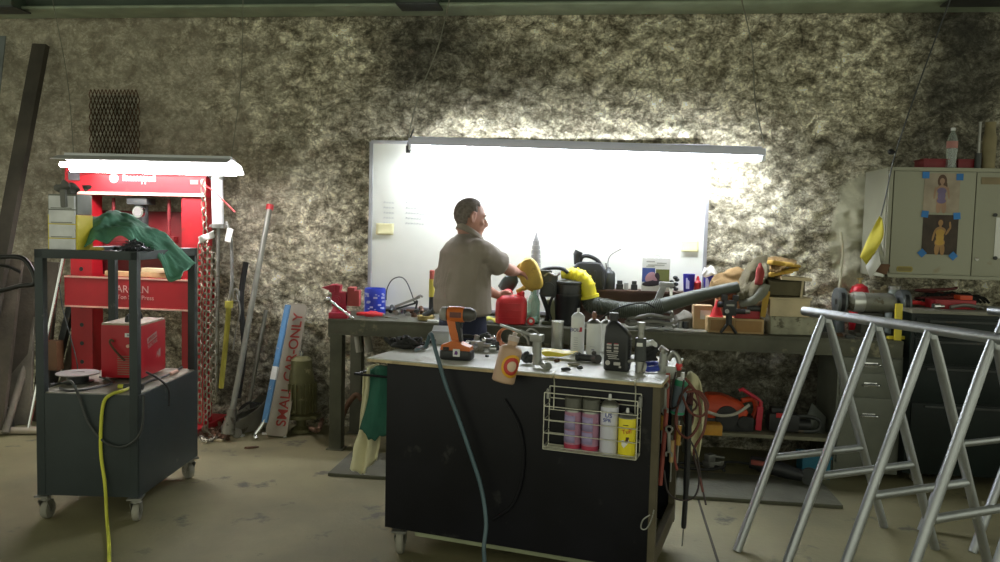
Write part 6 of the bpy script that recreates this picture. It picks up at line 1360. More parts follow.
# thin hose on wall left of the red bottle
mb = MB(); mb.tube(cat([PY(841, 232, 5.88), PY(843, 250, 5.87), PY(841, 275, 5.86), PY(839, 290, 5.8), PY(841, 300, 5.72)], 6), .008, 6); tag(ob('wall_cable', mb, mat('cream_cable', (.45, .42, .28), .6)), 'cream cable running down the wall left of the bench grinder', 'cable')
# grinder
def on_bench(px, py, Y): p = PY(px, py, Y); return V((p.x, Y, BZ))
p = on_bench(870, 320, 5.55); gz = PY(870, 303, 5.5).z-BZ
o = thing('bench_grinder', 'old bench grinder with a grey wheel guard at the right end of the bench', 'grinder', p); 
gm_ = mat('grinder_grey', (.30, .30, .26), .5, .4, spots=((.14, .12, .08), .56, 14))
mb = MB(); mb.box((0, 0, gz*.35), (.16, .13, gz*.7), bev=.01, taper=.8); mb.box((0, 0, .012), (.22, .17, .024), bev=.004); ob('pedestal', mb, mat('dark_base', (.06, .06, .05), .6), o)
mb = MB(); mb.X = T(0, 0, gz) @ RY(PI/2); mb.lathe([(.045, -.15), (.062, -.13), (.065, -.10), (.065, .10), (.062, .13), (.045, .15)], n=28); ob('motor_body', mb, gm_, o)
mb = MB(); mb.X = T(0, 0, gz) @ RY(PI/2); mb.lathe([(.067, -.12), (.0685, -.10), (.0685, -.06), (.066, -.05)], n=28); ob('motor_band', mb, mat('band_silver', (.75, .76, .75), .3, .6), o)
for s_ in (-1, 1):
    mb = MB(); mb.X = T(s_*.20, 0, gz+.0) @ RY(PI/2); mb.lathe([(.088, -.028), (.092, -.02), (.092, .02), (.088, .028)], n=32); ob('wheel_guard', mb, mat('guard_grey', (.17, .19, .20), .5, .3), o)
    mb = MB(); mb.X = T(s_*.20, -.022, gz-.0) @ RY(PI/2); mb.lathe([(.078, -.012), (.078, .012)], n=28); mb.lathe([(.02, -.03), (.02, .03)], n=12); ob('grinding_wheel', mb, black, o)
# red bottle/torch, bulb, lamp
p = PY(862, 300, 5.70); zb_ = PY(862, 299, 5.70).z
o = thing('gas_bottle', 'rounded red gas bottle with brass valve standing behind the grinder', 'gas bottle', (p.x, 5.76, BZ)); hh = zb_-BZ+.10
mb = MB(); mb.lathe([(.055, 0), (.06, .01), (.062, hh-.06), (.05, hh-.02), (.02, hh)], n=28); ob('bottle_body', mb, mat('bright_red_enamel', (.60, .015, .03), .3), o); mb = MB(); mb.cyl((0, 0, hh-.005), (0, 0, hh+.03), .010); mb.box((0, 0, hh+.035), (.04, .012, .012), bev=.003); ob('bottle_valve', mb, brass, o)
p = on_bench(893, 318, 5.66); o = thing('glass_jar', 'tall grey glass jar standing right of the grinder', 'jar', p); hh = PY(893, 286, 5.66).z-BZ
mb = MB(); mb.lathe([(.045, 0), (.05, .005), (.05, hh*.8), (.035, hh*.9), (.035, hh*.94)], n=24); ob('jar_glass', mb, mat('grey_glass', (.42, .48, .44), .2, trans=.4), o); mb = MB(); mb.lathe([(.040, hh*.93), (.040, hh)], n=24); ob('jar_lid', mb, steel, o)
p = on_bench(878, 318, 5.78); mb = MB(); hh = PY(878, 290, 5.78).z-BZ; mb.box((0, 0, hh/2), (.09, .08, hh), bev=.005); mb.cyl((.02, 0, hh), (.05, 0, hh+.02), .018); b_ = ob('tan_carton', mb, mat('tan_card', (.26, .22, .12), .7)); b_.location = (p.x, 5.80, BZ); tag(b_, 'small tan carton standing between red gas bottle and glass jar', 'box')
# yellow level standing at the bench end, bits
mb = MB(); a_ = PY(906, 340, 5.25); b2 = PY(905, 305, 5.25); a_.z = .93; a_ = PZ(903, 340, BZ); a_ = V((min(a_.x, bx1-.03), BF+.03, BZ+.001)); b2.y = BF+.05; mb.beam(a_, b2, .042, .02, bev=.003); x = ob('yellow_level', mb, yellow); tag(x, 'yellow flat bar standing upright at the right end of the bench', 'bar')
mb = MB(); mb.beam(V((PZ(888, 338, BZ+.012).x, 5.36, BZ+.014)), V((PZ(902, 331, BZ+.012).x, 5.42, BZ+.014)), .03, .02, (0, 0, 1), .004); tag(ob('yellow_bar', mb, yellow), 'short yellow bar lying on the bench near its right end', 'bar')
for (px, py, m, lab) in ((861, 335, yellowl, 'small yellow piece on the bench below the grinder'), (866, 330, white, 'small white piece on the bench below the grinder'), (838, 336, rust, 'dark scrap on the bench left of the grinder'), (850, 338, dkgrey, 'dark block on the bench front edge left of the yellow piece')):
    q = PZ(px, py, BZ); mb = MB(); mb.box((0, 0, .01), (.06, .03, .02), bev=.005); mb.jitter(.008, 30); b_ = ob('small_part', mb, m); b_.location = (q.x, max(q.y, BF+.04), BZ); tag(b_, lab, 'part')
for (px, lab) in ((826, 'dark round tin on the bench behind the trestle rail'), (838, 'blue grey tin on the bench left of the grinder wheel')):
    q = PY(px, 315, 5.7); mb = MB(); mb.lathe([(.05, 0), (.052, .005), (.052, .12), (.046, .13)], n=24); b_ = ob('round_tin', mb, [dkgrey, mat('slate_tin', (.12, .15, .17), .5)][lab[0] == 'b']); b_.location = (q.x, 5.72, BZ); tag(b_, lab, 'tin')
# drawer pedestal under the right end of the bench
a_ = PY(853, 360, BF+.05); b2 = PY(908, 360, BF+.05); w_ = .40; xm = b2.x-w_/2-.02
dm = mat('grey_drawer_enamel', (.17, .18, .15), .45, .2, var=.15)
o = thing('drawer_pedestal', 'grey metal drawer pedestal under the right end of the workbench', 'drawer unit', (xm, BF+.30, 0)); zt_ = BZ-.112
mb = MB(); mb.box((0, 0, zt_/2+.02), (w_, .46, zt_-.04), bev=.004); ob('pedestal_body', mb, dm, o)
zz = [zt_-.005, zt_-.105, zt_-.265, .10]
for k in range(3):
    z1_, z0_ = zz[k]-.006, zz[k+1]+.006; mb = MB(); mb.box((0, -.236, (z0_+z1_)/2), (w_-.03, .018, z1_-z0_), bev=.003); d_ = ob('drawer', mb, dm, o)
    mb = MB(); zc = (z0_+z1_)/2+(.10 if k == 2 else 0); mb.tube(cat([(-.05, -.245, zc), (-.045, -.268, zc), (.045, -.268, zc), (.05, -.245, zc)], 4), .007, 8); mb.box((0, -.247, zc), (.08, .004, .03), bev=.001); ob('handle', mb, chrome, d_)
# dark tool chest at right
TF = 5.27; a_ = PY(912, 311, TF); zt_ = PY(940, 311, TF).z; x0_ = bx1+.03; tw = 1.25
chm = mat('dark_green_black_enamel', (.004, .010, .009), .4, var=.3, spec=.3)
o = thing('tool_chest', 'large dark green black tool chest standing right of the workbench', 'tool chest', (x0_+tw/2, TF+.28, 0))
mb = MB(); mb.box((0, 0, zt_/2+.03), (tw, .54, zt_-.1), bev=.006); ob('chest_body', mb, chm, o)
mb = MB(); mb.box((0, 0, zt_-.01), (tw+.01, .56, .02), bev=.003); ob('chest_top', mb, mat('worn_grey_top', (.26, .25, .20), .5), o)
zs = [zt_-.04, zt_-.17, zt_-.34, zt_-.58, .14]
for k in range(4):
    mb = MB(); z1_, z0_ = zs[k]-.006, zs[k+1]+.006; mb.box((0, -.276, (z0_+z1_)/2), (tw-.05, .016, z1_-z0_), bev=.004); d_ = ob('drawer', mb, chm, o); mb = MB(); mb.box((0, -.290, z1_-.02), (tw-.2, .014, .014), bev=.003); ob('drawer_pull', mb, dkgrey, d_)
for sx in (-1, 1):
    for sy in (-1, 1): caster(o, sx*(tw/2-.1), sy*.18, .085, .038, .5)
# red things on the chest
ZT = zt_+.001
def on_chest(px, dy, x_only=True): return PY(px, 305, TF+dy).x
for px, dy, nm, lab in ((918, .28, 'red_pliers', 'red handled pliers lying at the left of the dark tool chest top'), (950, .22, 'red_toolbox', 'low red box lying on the dark tool chest'), (935, .40, 'red_hose_coil', 'dull red hose coil lying behind the pliers on the tool chest')):
    x = on_chest(px, dy); o = thing(nm, lab, nm.split('_')[-1] if nm != 'red_hose_coil' else 'hose', (x, TF+dy, ZT), .1)
    if nm == 'red_pliers':
        for s_ in (-1, 1): mb = MB(); mb.tube(cat([(-.12, s_*.04, .02), (-.04, s_*.05, .03), (.03, s_*.01, .02)], 5), .014, 8); ob('handle', mb, redp, o)
        mb = MB(); mb.beam((.03, 0, .02), (.12, 0, .02), .02, .03, (0, 0, 1), .005); ob('jaw', mb, steel, o)
    elif nm == 'red_toolbox':
        mb = MB(); mb.box((0, 0, .03), (.26, .14, .06), bev=.01); ob('box_body', mb, mat('dark_red_plastic', (.35, .02, .03), .5), o); mb = MB(); mb.box((.07, -.02, .075), (.08, .08, .03), bev=.008); ob('orange_block', mb, orangered, o)
    else:
        mb = MB(); mb.tube([V((.13*math.cos(t_*.35), .07*math.sin(t_*.35), .02+.003*t_)) for t_ in range(36)], .010, 8); ob('hose_coil', mb, mat('dark_red_hose', (.12, .02, .018), .6), o)
x = on_chest(932, .12); mb = MB(); mb.cyl((0, 0, .02), (.04, .01, .02), .018, n=14); mb.cyl((.04, .01, .02), (.07, .015, .02), .010, n=12); b_ = ob('chrome_socket', mb, chrome); b_.location = (x, TF+.10, ZT); tag(b_, 'bright chrome socket lying on the front of the dark tool chest', 'socket')
x = on_chest(965, .15); mb = MB(); mb.tube(cat([(-.10, 0, .015), (0, .02, .03), (.10, 0, .015)], 5), .012, 8); b_ = ob('steel_wrench', mb, steel); b_.location = (x, TF+.12, ZT); tag(b_, 'dull steel wrench lying right of the red box on the tool chest', 'wrench')
mb = MB()
for k in range(12): mb.tube(cat([V((on_chest(920+5*k, .4), TF+.42+.01*k, ZT+.03)), V((on_chest(930+5*k, .4), TF+.45, ZT+.06+.03*random.random())), V((on_chest(945+4*k, .4), TF+.40, ZT+.03))], 5), .009, 6)
tag(ob('cable_heap', mb, rubber), 'dark heap of cables at the back of the tool chest under the cabinet', 'cable')

# ------------------------------------------------------------------ under the bench
SZ = PY(760, 435, BF+.06).z; xa = PY(688, 435, BF+.06).x; xb_ = PY(840, 440, BF+.06).x
lsh = mat('dusty_shelf', (.22, .21, .15), .7, var=.2)
o = thing('lower_shelf', 'low dusty shelf board under the workbench holding machines', 'shelf', ((xa+xb_)/2, BF+.30, 0)); mb = MB(); mb.box((0, 0, SZ-.012), (xb_-xa, .46, .024), bev=.002); ob('shelf_board', mb, lsh, o)
for s_ in (-1, 1):
    for y in (-.19, .19): mb = MB(); mb.box((s_*((xb_-xa)/2-.04), y, (SZ-.024)/2), (.05, .05, SZ-.024)); ob('shelf_leg', mb, benchl, o)
def under(px, Y=5.42): return PY(px, 430, Y).x
x = under(718); o = thing('cutoff_saw', 'orange red power saw with pale guard on the shelf under the bench', 'power saw', (x+.04, 5.50, SZ), .1)
mb = MB(); mb.loft([[V((a_, b_, z)) for a_, b_ in rrect(w_, d_, .04, 5, x0=dx)] for w_, d_, z, dx in ((.28, .2, .09, 0), (.30, .21, .13, 0), (.26, .19, .19, -.02), (.12, .12, .235, -.06))]); ob('motor_cover', mb, orangered, o)
mb = MB(); mb.box((0, 0, .045), (.30, .2, .09), bev=.015); mb.cyl((.0, -.10, .10), (0, -.115, .10), .075, n=24); ob('saw_base', mb, black, o)
mb = MB(); mb.tube(cat([(-.15, -.12, .14), (-.05, -.13, .115), (.05, -.13, .13), (.14, -.12, .19)], 6), .011, 8); ob('pale_guard', mb, mat('pale_guard', (.5, .48, .42), .5), o)
mb = MB(); mb.tube(cat([(.12, 0, .19), (.20, 0, .20), (.22, 0, .12), (.17, 0, .03)], 6), .018, 8); ob('rear_handle', mb, orangered, o)
x = under(700); mb = MB(); mb.box((0, 0, .035), (.17, .12, .07), bev=.012); b_ = ob('amber_case', mb, mat('amber_case', (.55, .27, .03), .5)); b_.location = (x+.0, 5.33, SZ); b_.location.x = under(708, 5.33); tag(b_, 'small amber orange case on the shelf edge below the orange saw', 'case')
x = under(757); o = thing('red_frame_machine', 'machine with a bright red tube frame on the lower shelf', 'machine', (x, 5.46, SZ))
mb = MB(); mb.tube([(-.12, .0, .27), (-.10, 0, .28), (.0, 0, .22), (.025, 0, .20), (.02, 0, .01)], .013, 8); mb.beam((.02, -.01, .17), (.012, -.01, .01), .04, .02, bev=.004); ob('tube_frame', mb, mat('frame_red', (.62, .03, .06), .4), o)
mb = MB(); mb.box((-.09, .02, .05), (.14, .12, .10), bev=.02); mb.cyl((-.09, -.05, .07), (-.09, -.07, .07), .04); ob('pump_body', mb, black, o)
x = under(783); o = thing('black_machine', 'black handled power tool on the shelf right of the red frame', 'power tool', (x, 5.46, SZ)); mb = MB(); mb.box((0, 0, .08), (.20, .14, .12), bev=.03); mb.cyl((.10, 0, .06), (.18, 0, .06), .04); mb.box((-.02, 0, .15), (.12, .08, .04), bev=.012); ob('tool_body', mb, black, o)
mb = MB(); mb.tube(cat([(.08, -.02, .12), (.18, -.02, .12), (.24, -.02, .09), (.22, -.02, .03), (.10, -.02, .02)], 5), .013, 8); ob('loop_handle', mb, dkgrey, o); mb = MB(); mb.box((-.03, -.072, .13), (.05, .004, .03)); ob('red_badge', mb, redp, o)
mb = MB(); P_ = [PY(x_, y_, 5.5) for x_, y_ in ((800, 434), (812, 403), (826, 417), (824, 438))]; A = [mb._v(p) for p in P_]; mb._f(A); tag(ob('sheet_metal_scrap', mb, mat('grey_sheet_metal', (.22, .24, .22), .4, .5), solid=.006), 'tilted grey sheet metal panel leaning on the lower shelf', 'panel')
# under the shelf on the floor
q = PZ(806, 468, 0); o = thing('blue_crate', 'blue plastic crate on the floor under the lower shelf', 'crate', (q.x+.0, 5.14+.02, .0)); mb = MB(); w_, d_, h_ = .17, .14, .15
for c_, s_ in (((0, 0, .004), (w_, d_, .008)), ((0, -d_/2, h_/2), (w_, .006, h_)), ((0, d_/2, h_/2), (w_, .006, h_)), ((-w_/2, 0, h_/2), (.006, d_, h_)), ((w_/2, 0, h_/2), (.006, d_, h_))): mb.box(c_, s_)
ob('crate_wall', mb, mat('sea_blue_plastic', (.02, .17, .27), .5), o); mb = MB(); mb.box((0, -d_/2-.004, h_-.008), (w_+.02, .012, .016)); mb.box((0, d_/2+.004, h_-.008), (w_+.02, .012, .016)); ob('crate_rim', mb, MATS['sea_blue_plastic'], o); o.location.y = 5.38
q = PZ(782, 478, 0); o = thing('angle_grinder', 'black power tool lying on the mat below the lower shelf', 'power tool', (q.x-.05, 5.14, .028), -.35)
mb = MB(); mb.tube([(-.18, 0, .09), (-.05, 0, .08), (.06, 0, .06), (.14, 0, .05)], [.04, .052, .045, .035], 14); ob('tool_body', mb, black, o); mb = MB(); mb.X = T(.18, -.01, .055) @ RX(PI/2); mb.lathe([(.055, -.012), (.058, 0), (.055, .012)], n=24); ob('tool_disc', mb, dkgrey, o); mb = MB(); mb.box((-.12, -.03, .10), (.10, .04, .03), bev=.008); ob('red_trigger', mb, mat('dull_red_hose', (.28, .06, .045), .6), o)
for (px, py, r_, lab) in ((700, 470, .13, 'black cable coil lying on the mat behind the black wand'), (742, 468, .10, 'black cable arc on the floor left of the black power tool')):
    q = PZ(px, py, .03); mb = MB(); mb.tube([q+V((r_*1.2*math.cos(t_*.3), r_*.8*math.sin(t_*.3), .004+.002*t_)) for t_ in range(22 if r_ > .11 else 10)], .009, 8); tag(ob('floor_cable', mb, rubber), lab, 'cable')
q = PZ(713, 466, .03); o = thing('chuck_vise', 'small grey cast clamp on the mat inside the cable coil', 'clamp', (q.x, q.y, .026), .6); mb = MB(); mb.box((0, 0, .02), (.13, .07, .04), bev=.006); mb.box((-.03, 0, .06), (.06, .05, .06), bev=.01); ob('clamp_body', mb, steel, o); mb = MB(); mb.cyl((.0, 0, .07), (.09, 0, .05), .012); ob('clamp_screw', mb, steel, o)
# dim clutter under the left part of the bench
for (px, Y, r_, lab) in ((349, 5.72, .02, 'bent rusty pipe standing under the bench behind the towels'),):
    mb = MB(); mb.tube(cat([PY(342, 418, Y), PY(348, 404, Y), PY(356, 395, Y), PY(362, 400, Y)], 6), .02, 8); mb.tube(cat([PY(342, 440, Y), PY(342, 418, Y)], 3), .02, 8); tag(ob('bent_pipe', mb, rust), lab, 'pipe')
for px, lab in ((357, 'white plastic tube under the bench nearest its left leg'), (367, 'white plastic tube under the bench just left of the cart top')):
    q0 = PY(px, 336, 5.8); mb = MB(); mb.tube([q0, q0+V((.02, 0, -.12))], .03, 12); x = ob('plastic_tube', mb, mat('dusty_white_plastic', (.32, .31, .25), .6)); tag(x, lab, 'tube')

# ------------------------------------------------------------------ welding cart at left
f0, f1, r1 = PZ(40, 519, 0), PZ(140, 522, 0), PZ(194, 477, 0)
xv = (f1-f0); ww = xv.length; wa = math.atan2(xv.y, xv.x); dvec = (r1-f1); dd_ = dvec.length*.98
wc = thing('welding_cart', 'dark grey steel cart with an open top frame, holding the red welder', 'cart', (f0.x, f0.y, 0), wa); WM = Matrix.Translation(f0) @ RZ(wa); WI = WM.inverted()
slant = (WI @ r1).x-ww
gm2 = mat('dark_blue_grey_paint', (.030, .040, .042), .5, .2, var=.2, scale=3, spots=((.10, .10, .09), .66, 8))
TH = (WI @ PP(90, 251, f0, (0, 1, 0))).z; BX1 = (WI @ PP(90, 395, f0, (0, 1, 0))).z; BX0 = (WI @ PP(90, 497, f0, (0, 1, 0))).z
pw_ = .042
X0, X1, D1 = -.0, ww, dd_
for x, y in ((X0+pw_/2, 0), (X1-pw_/2, 0), (X0+pw_/2, D1), (X1-pw_/2, D1)):
    mb = MB(); mb.box((x, y, (TH+BX0)/2), (pw_, pw_, TH-BX0), bev=.002); ob('post', mb, gm2, wc)
mb = MB()
for y in (0, D1): mb.box((ww/2, y, TH-.02), (ww, pw_, .045), bev=.002)
for x in (X0+pw_/2, X1-pw_/2): mb.box((x, D1/2, TH-.02), (pw_, D1, .045), bev=.002)
ob('top_frame', mb, gm2, wc)
mb = MB(); mb.box((ww*.5, D1*.5, TH-.03), (ww-.05, D1-.04, .006)); ob('top_plate', mb, gm2, wc)
mb = MB()
for c_, s_ in (((ww/2, -.015, (BX0+BX1)/2), (ww, .008, BX1-BX0)), ((ww/2, D1+.015, (BX0+BX1)/2), (ww, .008, BX1-BX0)), ((X0, D1/2, (BX0+BX1)/2), (.008, D1+.03, BX1-BX0)), ((X1, D1/2, (BX0+BX1)/2), (.008, D1+.03, BX1-BX0)), ((ww/2, D1/2, BX0+.004), (ww, D1, .008))): mb.box(c_, s_, bev=.002)
ob('cabinet_body', mb, gm2, wc)
mb = MB(); mb.box((ww/2, D1/2, BX1+.001), (ww-.005, D1+.02, .008), bev=.002); ob('work_deck', mb, mat('scuffed_deck', (.24, .23, .18), .55, .3, var=.2, spots=((.10, .10, .08), .58, 9)), wc)
for x, y, a_ in ((.03, .0, .3), (ww-.02, .0, .5), (ww-.03, D1-.02, 1.2), (.03, D1-.02, .9)): caster(wc, x, y, BX0, .05, PI/2+a_-.3)
DZ = BX1+.006
# welder
aW, bW = WI @ PZ(104, 378, DZ), WI @ PZ(172, 370, DZ)
o = thing('welder', 'red box shaped welding machine standing on the dark grey cart', 'welder'); wl, wd, wh = .43, .24, .245
fl, fr_ = WI @ PZ(101, 380, DZ), WI @ PZ(142, 381, DZ); br_ = WI @ PZ(172, 371, DZ)
ang = math.atan2(fr_.y-fl.y, fr_.x-fl.x); wd = (fr_-fl).length; wl = min((br_-fr_).length, .42)
wz = (WI @ PP(104, 325, WM @ fl, (0, 1, 0))).z-DZ
o.matrix_world = WM @ T(fl.x, fl.y, DZ+.001) @ RZ(ang)
redw = mat('welder_red', (.42, .008, .018), .4, var=.08)
mb = MB(); mb.box((wd/2, wl/2, wz/2+.006), (wd, wl, wz-.012), bev=.012); wb = ob('welder_case', mb, redw, o)
mb = MB(); mb.box((wd/2, wl/2, wz+.003), (wd-.006, wl-.01, .014), bev=.004); ob('welder_lid', mb, mat('dusty_lid', (.40, .33, .24), .6, var=.2), o)
mb = MB(); mb.tube(cat([(wd/2, wl*.22, wz), (wd/2, wl*.27, wz+.04), (wd/2, wl*.7, wz+.04), (wd/2, wl*.76, wz)], 5), .012, 8); ob('carry_handle', mb, black, o)
mb = MB(); mb.box((wd*.78, -.002, wz-.055), (.085, .004, .022), bev=.001); ob('rating_label', mb, white, wb)
mb = MB(); mb.box((wd*.76, -.0045, wz-.055), (.05, .001, .010)); ob('label_print', mb, mat('grey_ink', (.35, .35, .42), .6), wb)
mb = MB(); 
for k in range(9): mb.box((wd*.62, -.002, .035+.0125*k), (.095, .004, .0045))
ob('vent_slot', mb, mat('vent_tan', (.26, .16, .11), .6), wb)  # slots in one plain tan
mb = MB(); mb.tube(cat([(wd*.35, -.012, wz-.09), (wd*.28, -.02, wz-.08), (wd*.27, -.02, wz-.10), (wd*.42, -.03, wz-.14), (wd*.66, -.04, wz-.19)], 6), .006, 8); ob('cable_stub', mb, rust, o)
for x in (.72, .98): mb = MB(); mb.cyl((wd*x-.01, 0, wz-.115), (wd*x-.01, -.012, wz-.115), .009, n=14); ob('control_knob', mb, mat('pale_pink_edge', (.75, .45, .36), .5), wb)
pd = mat('pale_decal', (.45, .30, .27), .6)
MT = T(wd+.0012, wl*.42, wz*.66) @ RZ(PI/2) @ FRONT
mb = MB(); mb.X = T(wd+.001, wl*.42, wz*.66) @ RX(.22); mb.box((0, 0, .022), (.001, .13, .032)); ob('decal_panel', mb, pd, wb)
text('LINCOLN', .026, redw, wb, T(wd+.0022, wl*.42, wz*.66) @ RX(.22) @ T(0, 0, .022) @ RZ(PI/2) @ FRONT); text('ELECTRIC', .030, pd, wb, T(wd+.0015, wl*.42, wz*.66) @ RX(.22) @ T(0, .0, -.014) @ RZ(PI/2) @ FRONT)
mb = MB(); mb.prism([(-.03, -.03), (-.015, .01), (-.003, -.015), (.006, .015), (.03, .02), (.03, -.028), (.012, -.03), (.012, .0), (0, -.035), (-.014, -.005)], -.0005, .0005, (T(wd+.0015, wl*.66, wz*.42) @ RZ(PI/2)).to_3x3()); 
for v in mb.bm.verts: v.co += V((wd+.0015, wl*.66, wz*.42))
ob('decal_mark', mb, pd, wb)
# spool
p = PZ(78, 382, DZ); o = thing('wire_spool', 'grey edged spool of welding wire lying on the cart left of the welder', 'spool', (p.x, p.y, DZ+.001))
mb = MB(); mb.lathe([(.055, 0), (.055, .045)], n=28); mb.lathe([(.08, 0), (.08, .004)], n=28); ob('spool_core', mb, black, o); mb = MB(); mb.lathe([(.035, .045), (.108, .046), (.110, .049), (.108, .052), (.035, .053), (.03, .049)], n=36); ob('spool_flange', mb, mat('grey_pink_plastic', (.36, .33, .32), .5), o)
# cables
def wcab(name, pts, r_, m, lab): mb = MB(); mb.tube(cat(pts, 8), r_, 8); return tag(ob(name, mb, m), lab, 'cable')
FP = WM @ V((0, -.035, 0)); nW = RZ(wa).to_3x3() @ V((0, 1, 0))
def fp(px, py, off=0): return PP(px, py, FP-nW*off, nW)
yc = mat('yellow_cord', (.62, .62, .06), .5)
wcab('extension_cord', [PZ(132, 387, DZ+.012), PZ(122, 391, DZ+.012), fp(112, 394), fp(104, 402), fp(101, 425), fp(101, 455), fp(105, 485, .01), fp(107, 520, .05), PZ(109, 545, .01), PZ(109, 575, .01)], .0085, yc, 'yellow extension cord hanging down the front of the dark grey cart')
o = thing('cord_connector', 'grey black connector at the top end of the yellow cord', 'connector', PZ(133, 387, DZ+.014)); q = o.location.copy(); mb = MB(); mb.cyl((-.05, 0, 0), (.05, 0.01, 0), .014, n=12); ob('connector_body', mb, dkgrey, o); mb = MB(); mb.cyl((-.08, 0, -.0), (-.05, 0, 0), .012, n=12); ob('connector_collar', mb, yc, o)
wcab('power_cable', [PZ(50, 385, DZ+.02), PZ(62, 383, DZ+.012), fp(72, 386, .0)+V((0, 0, .02)), fp(80, 400), fp(88, 422), fp(102, 440), fp(118, 447, .01), fp(133, 442, .02), fp(142, 428, .03), fp(144, 395, .03)], .0065, dkgrey, 'grey cable looping down the front of the dark grey cart')
SD = WM @ V((ww+.02, 0, 0)); nS = RZ(wa).to_3x3() @ V((1, 0, 0))
def sp(px, py, off=0): return PP(px, py, SD+nS*off, nS)
wcab('torch_cable', [PZ(146, 372, DZ+.06), PZ(156, 377, DZ+.03), sp(165, 384)+V((0, 0, .0)), sp(169, 392), sp(169, 406)], .006, black, 'thin black cable hanging over the side of the dark grey cart')
wcab('coiled_lead', [PZ(60, 388, DZ+.008), PZ(70, 391, DZ+.008), PZ(95, 388, DZ+.008), PZ(112, 382, DZ+.008), PZ(100, 377, DZ+.008)], .006, black, 'black lead curving around the spool on the cart deck')
wcab('earth_lead', [PZ(182, 367, DZ+.012), PZ(176, 371, DZ+.012), PZ(165, 376, DZ+.012), PZ(150, 381, DZ+.012), PZ(142, 385, DZ+.012)], .007, black, 'black lead lying along the side of the welder')
mb = MB(); mb.cyl(PZ(170, 374, DZ+.014), PZ(177, 371, DZ+.014), .010, n=10); tag(ob('lead_clip', mb, mat('pale_pink_edge', (.75, .45, .36), .5)), 'small pale clip on the lead behind the welder', 'clip')
# top of the cart frame
TZ = TH-.026
o = thing('parts_cabinet', 'yellow and grey small parts drawer box on top of the grey cart frame', 'parts box')
p0, p1 = WI @ PP(44, 246, f0, (0, 1, 0)), WI @ PP(70.5, 246, f0, (0, 1, 0)); pe = WI @ PP(84, 246, f0, (0, 1, 0)); pt = (WI @ PP(50, 194, f0, (0, 1, 0))).z
wbx = .155; hbx = pt-TH+.03; o.matrix_world = WM @ T(p0.x+.01, .03, TZ)
dep = .15
mb = MB(); mb.box((wbx/2-.01, dep/2, hbx*.33), (wbx, dep, hbx*.66), bev=.006); ob('yellow_case', mb, yellow, o)
mb = MB(); mb.box((wbx/2-.01, dep/2, hbx*.83), (wbx-.004, dep-.004, hbx*.33), bev=.006); ob('grey_case', mb, mat('mid_grey_plastic', (.22, .23, .20), .5), o)
lw = wbx*.86
for k in range(4):
    z0_ = .012+k*(hbx-.02)/4; mb = MB(); mb.box((lw/2+.002, -.004, z0_+(hbx-.02)/8), (lw, .014, (hbx-.02)/4-.005), bev=.002); d_ = ob('drawer', mb, mat('white_drawer_label', (.75, .76, .78), .6), o)
    mb = MB(); mb.box((lw/2+.002, -.013, z0_+.008), (lw*.8, .006, .004)); ob('drawer_lip', mb, mat('mid_grey_plastic', (.22, .23, .20), .5), d_)
random.seed(4); mb = MB()
tp = WM @ T(p0.x+.08, .08, TZ+hbx)
for k in range(9): mb.ell(tp @ V((random.uniform(-.06, .08), random.uniform(-.04, .06), random.uniform(.01, .045))), (.03, .025, .018), (random.random(), random.random(), 0), n=10)
mb.jitter(.02, 30); tag(ob('crumpled_gloves', mb, mat('grey_cloth2', (.15, .15, .14), .95)), 'crumpled dark grey gloves on top of the parts box', 'gloves')
mb = MB(); mb.beam(tp @ V((.03, -.10, .02)), tp @ V((.035, -.10, -.07)), .03, .02, bev=.008); tag(ob('hanging_strip', mb, MATS['grey_cloth2']), 'grey cloth strip hanging over the front of the parts box', 'cloth strip')
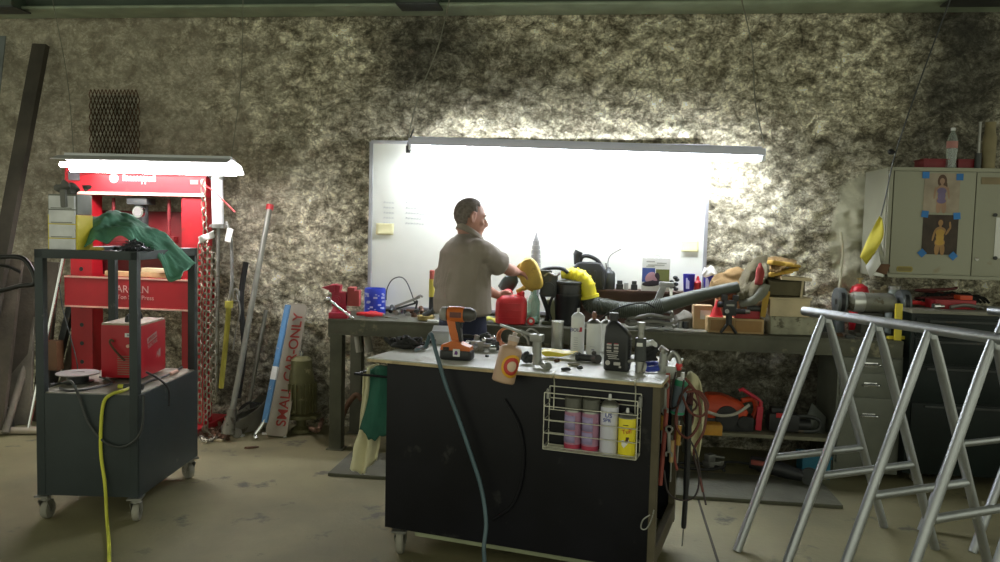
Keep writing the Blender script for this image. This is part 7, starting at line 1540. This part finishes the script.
# scrap pile
mb = MB(); random.seed(9); S0 = WI @ PP(118, 243, f0, (0, 1, 0))
for k in range(140):
    u_ = random.gauss(0, .4); p = WM @ V((S0.x+.02+.085*max(-1, min(1, u_)), .05+random.uniform(0, .08), TZ+.03+random.uniform(0, .055)*(1-min(1, abs(u_)))+.0)); a_ = random.uniform(0, 6.3)
    d_ = V((math.cos(a_), math.sin(a_), random.uniform(-.5, .5)))*.016; mb.tube([p-d_, p+d_], .004, 5)
x = ob('metal_swarf', mb, mat('dark_grey_turnings', (.13, .14, .16), .4, .7, var=.4, scale=80)); x['kind'] = 'stuff'; tag(x, 'small heap of dark metal turnings on the cart frame before the cloth', 'turnings')
q = WM @ V((S0.x-.14, .01, TZ+.036)); mb = MB(); mb.cyl(q-V((.03, 0, 0)), q+V((.03, 0, 0)), .010, n=10); mb.cyl(q+V((.03, 0, 0)), q+V((.04, 0, 0)), .007, n=10); tag(ob('marker_pen', mb, mustard), 'short yellow marker lying on the cart frame by the turnings', 'marker')
# green cloth
U_ = [(84, 219), (93, 215.5), (106, 213.5), (120, 212), (134, 217), (148, 225), (162, 233), (180, 247), (196, 262)]
B_ = [(84, 243), (94, 243), (106, 241), (116, 237), (134, 243), (146, 254), (160, 261), (170, 280), (180, 284)]
yN, yF = f0.y+.10, f0.y+.52
Up = cat([PY(x, y, yF-.06*i*0) for i, (x, y) in enumerate(U_)], 6); Lo = cat([PY(x, y, yN+.03*i) for i, (x, y) in enumerate(B_)], 6)
mb = MB()
def gfn(u, v):
    i = u*(len(Up)-1); k = min(int(i), len(Up)-2); a_ = Up[k].lerp(Up[k+1], i-k); c_ = Lo[k].lerp(Lo[k+1], i-k); p = a_.lerp(c_, v)
    fold = .014*math.sin(7*u*PI+5*v)*min(1, v*2)+.02*noise.noise(V((u*7, v*4, .5)))+.010*noise.noise(V((u*16, v*12, 3)))
    return p+V((.3*fold, -.4*fold-.05*math.sin(PI*v), fold+.02*math.sin(PI*v)*(1-.6*u)))
mb.grid(gfn, 70, 36); tag(ob('green_cloth', mb, greencl, solid=.006), 'large green cloth draped over the top of the dark grey cart', 'cloth')
# thin wires near the cart
for pts, lab in (([(59, 283), (63, 310), (70, 335), (76, 358)], 'thin dark wire hanging behind the cart frame beside the press'),):
    mb = MB(); mb.tube(cat([PY(x, y, 5.0) for x, y in pts]+[PY(78, 372, 5.0)], 6), .004, 6); tag(ob('thin_wire', mb, dkgrey), lab, 'wire')
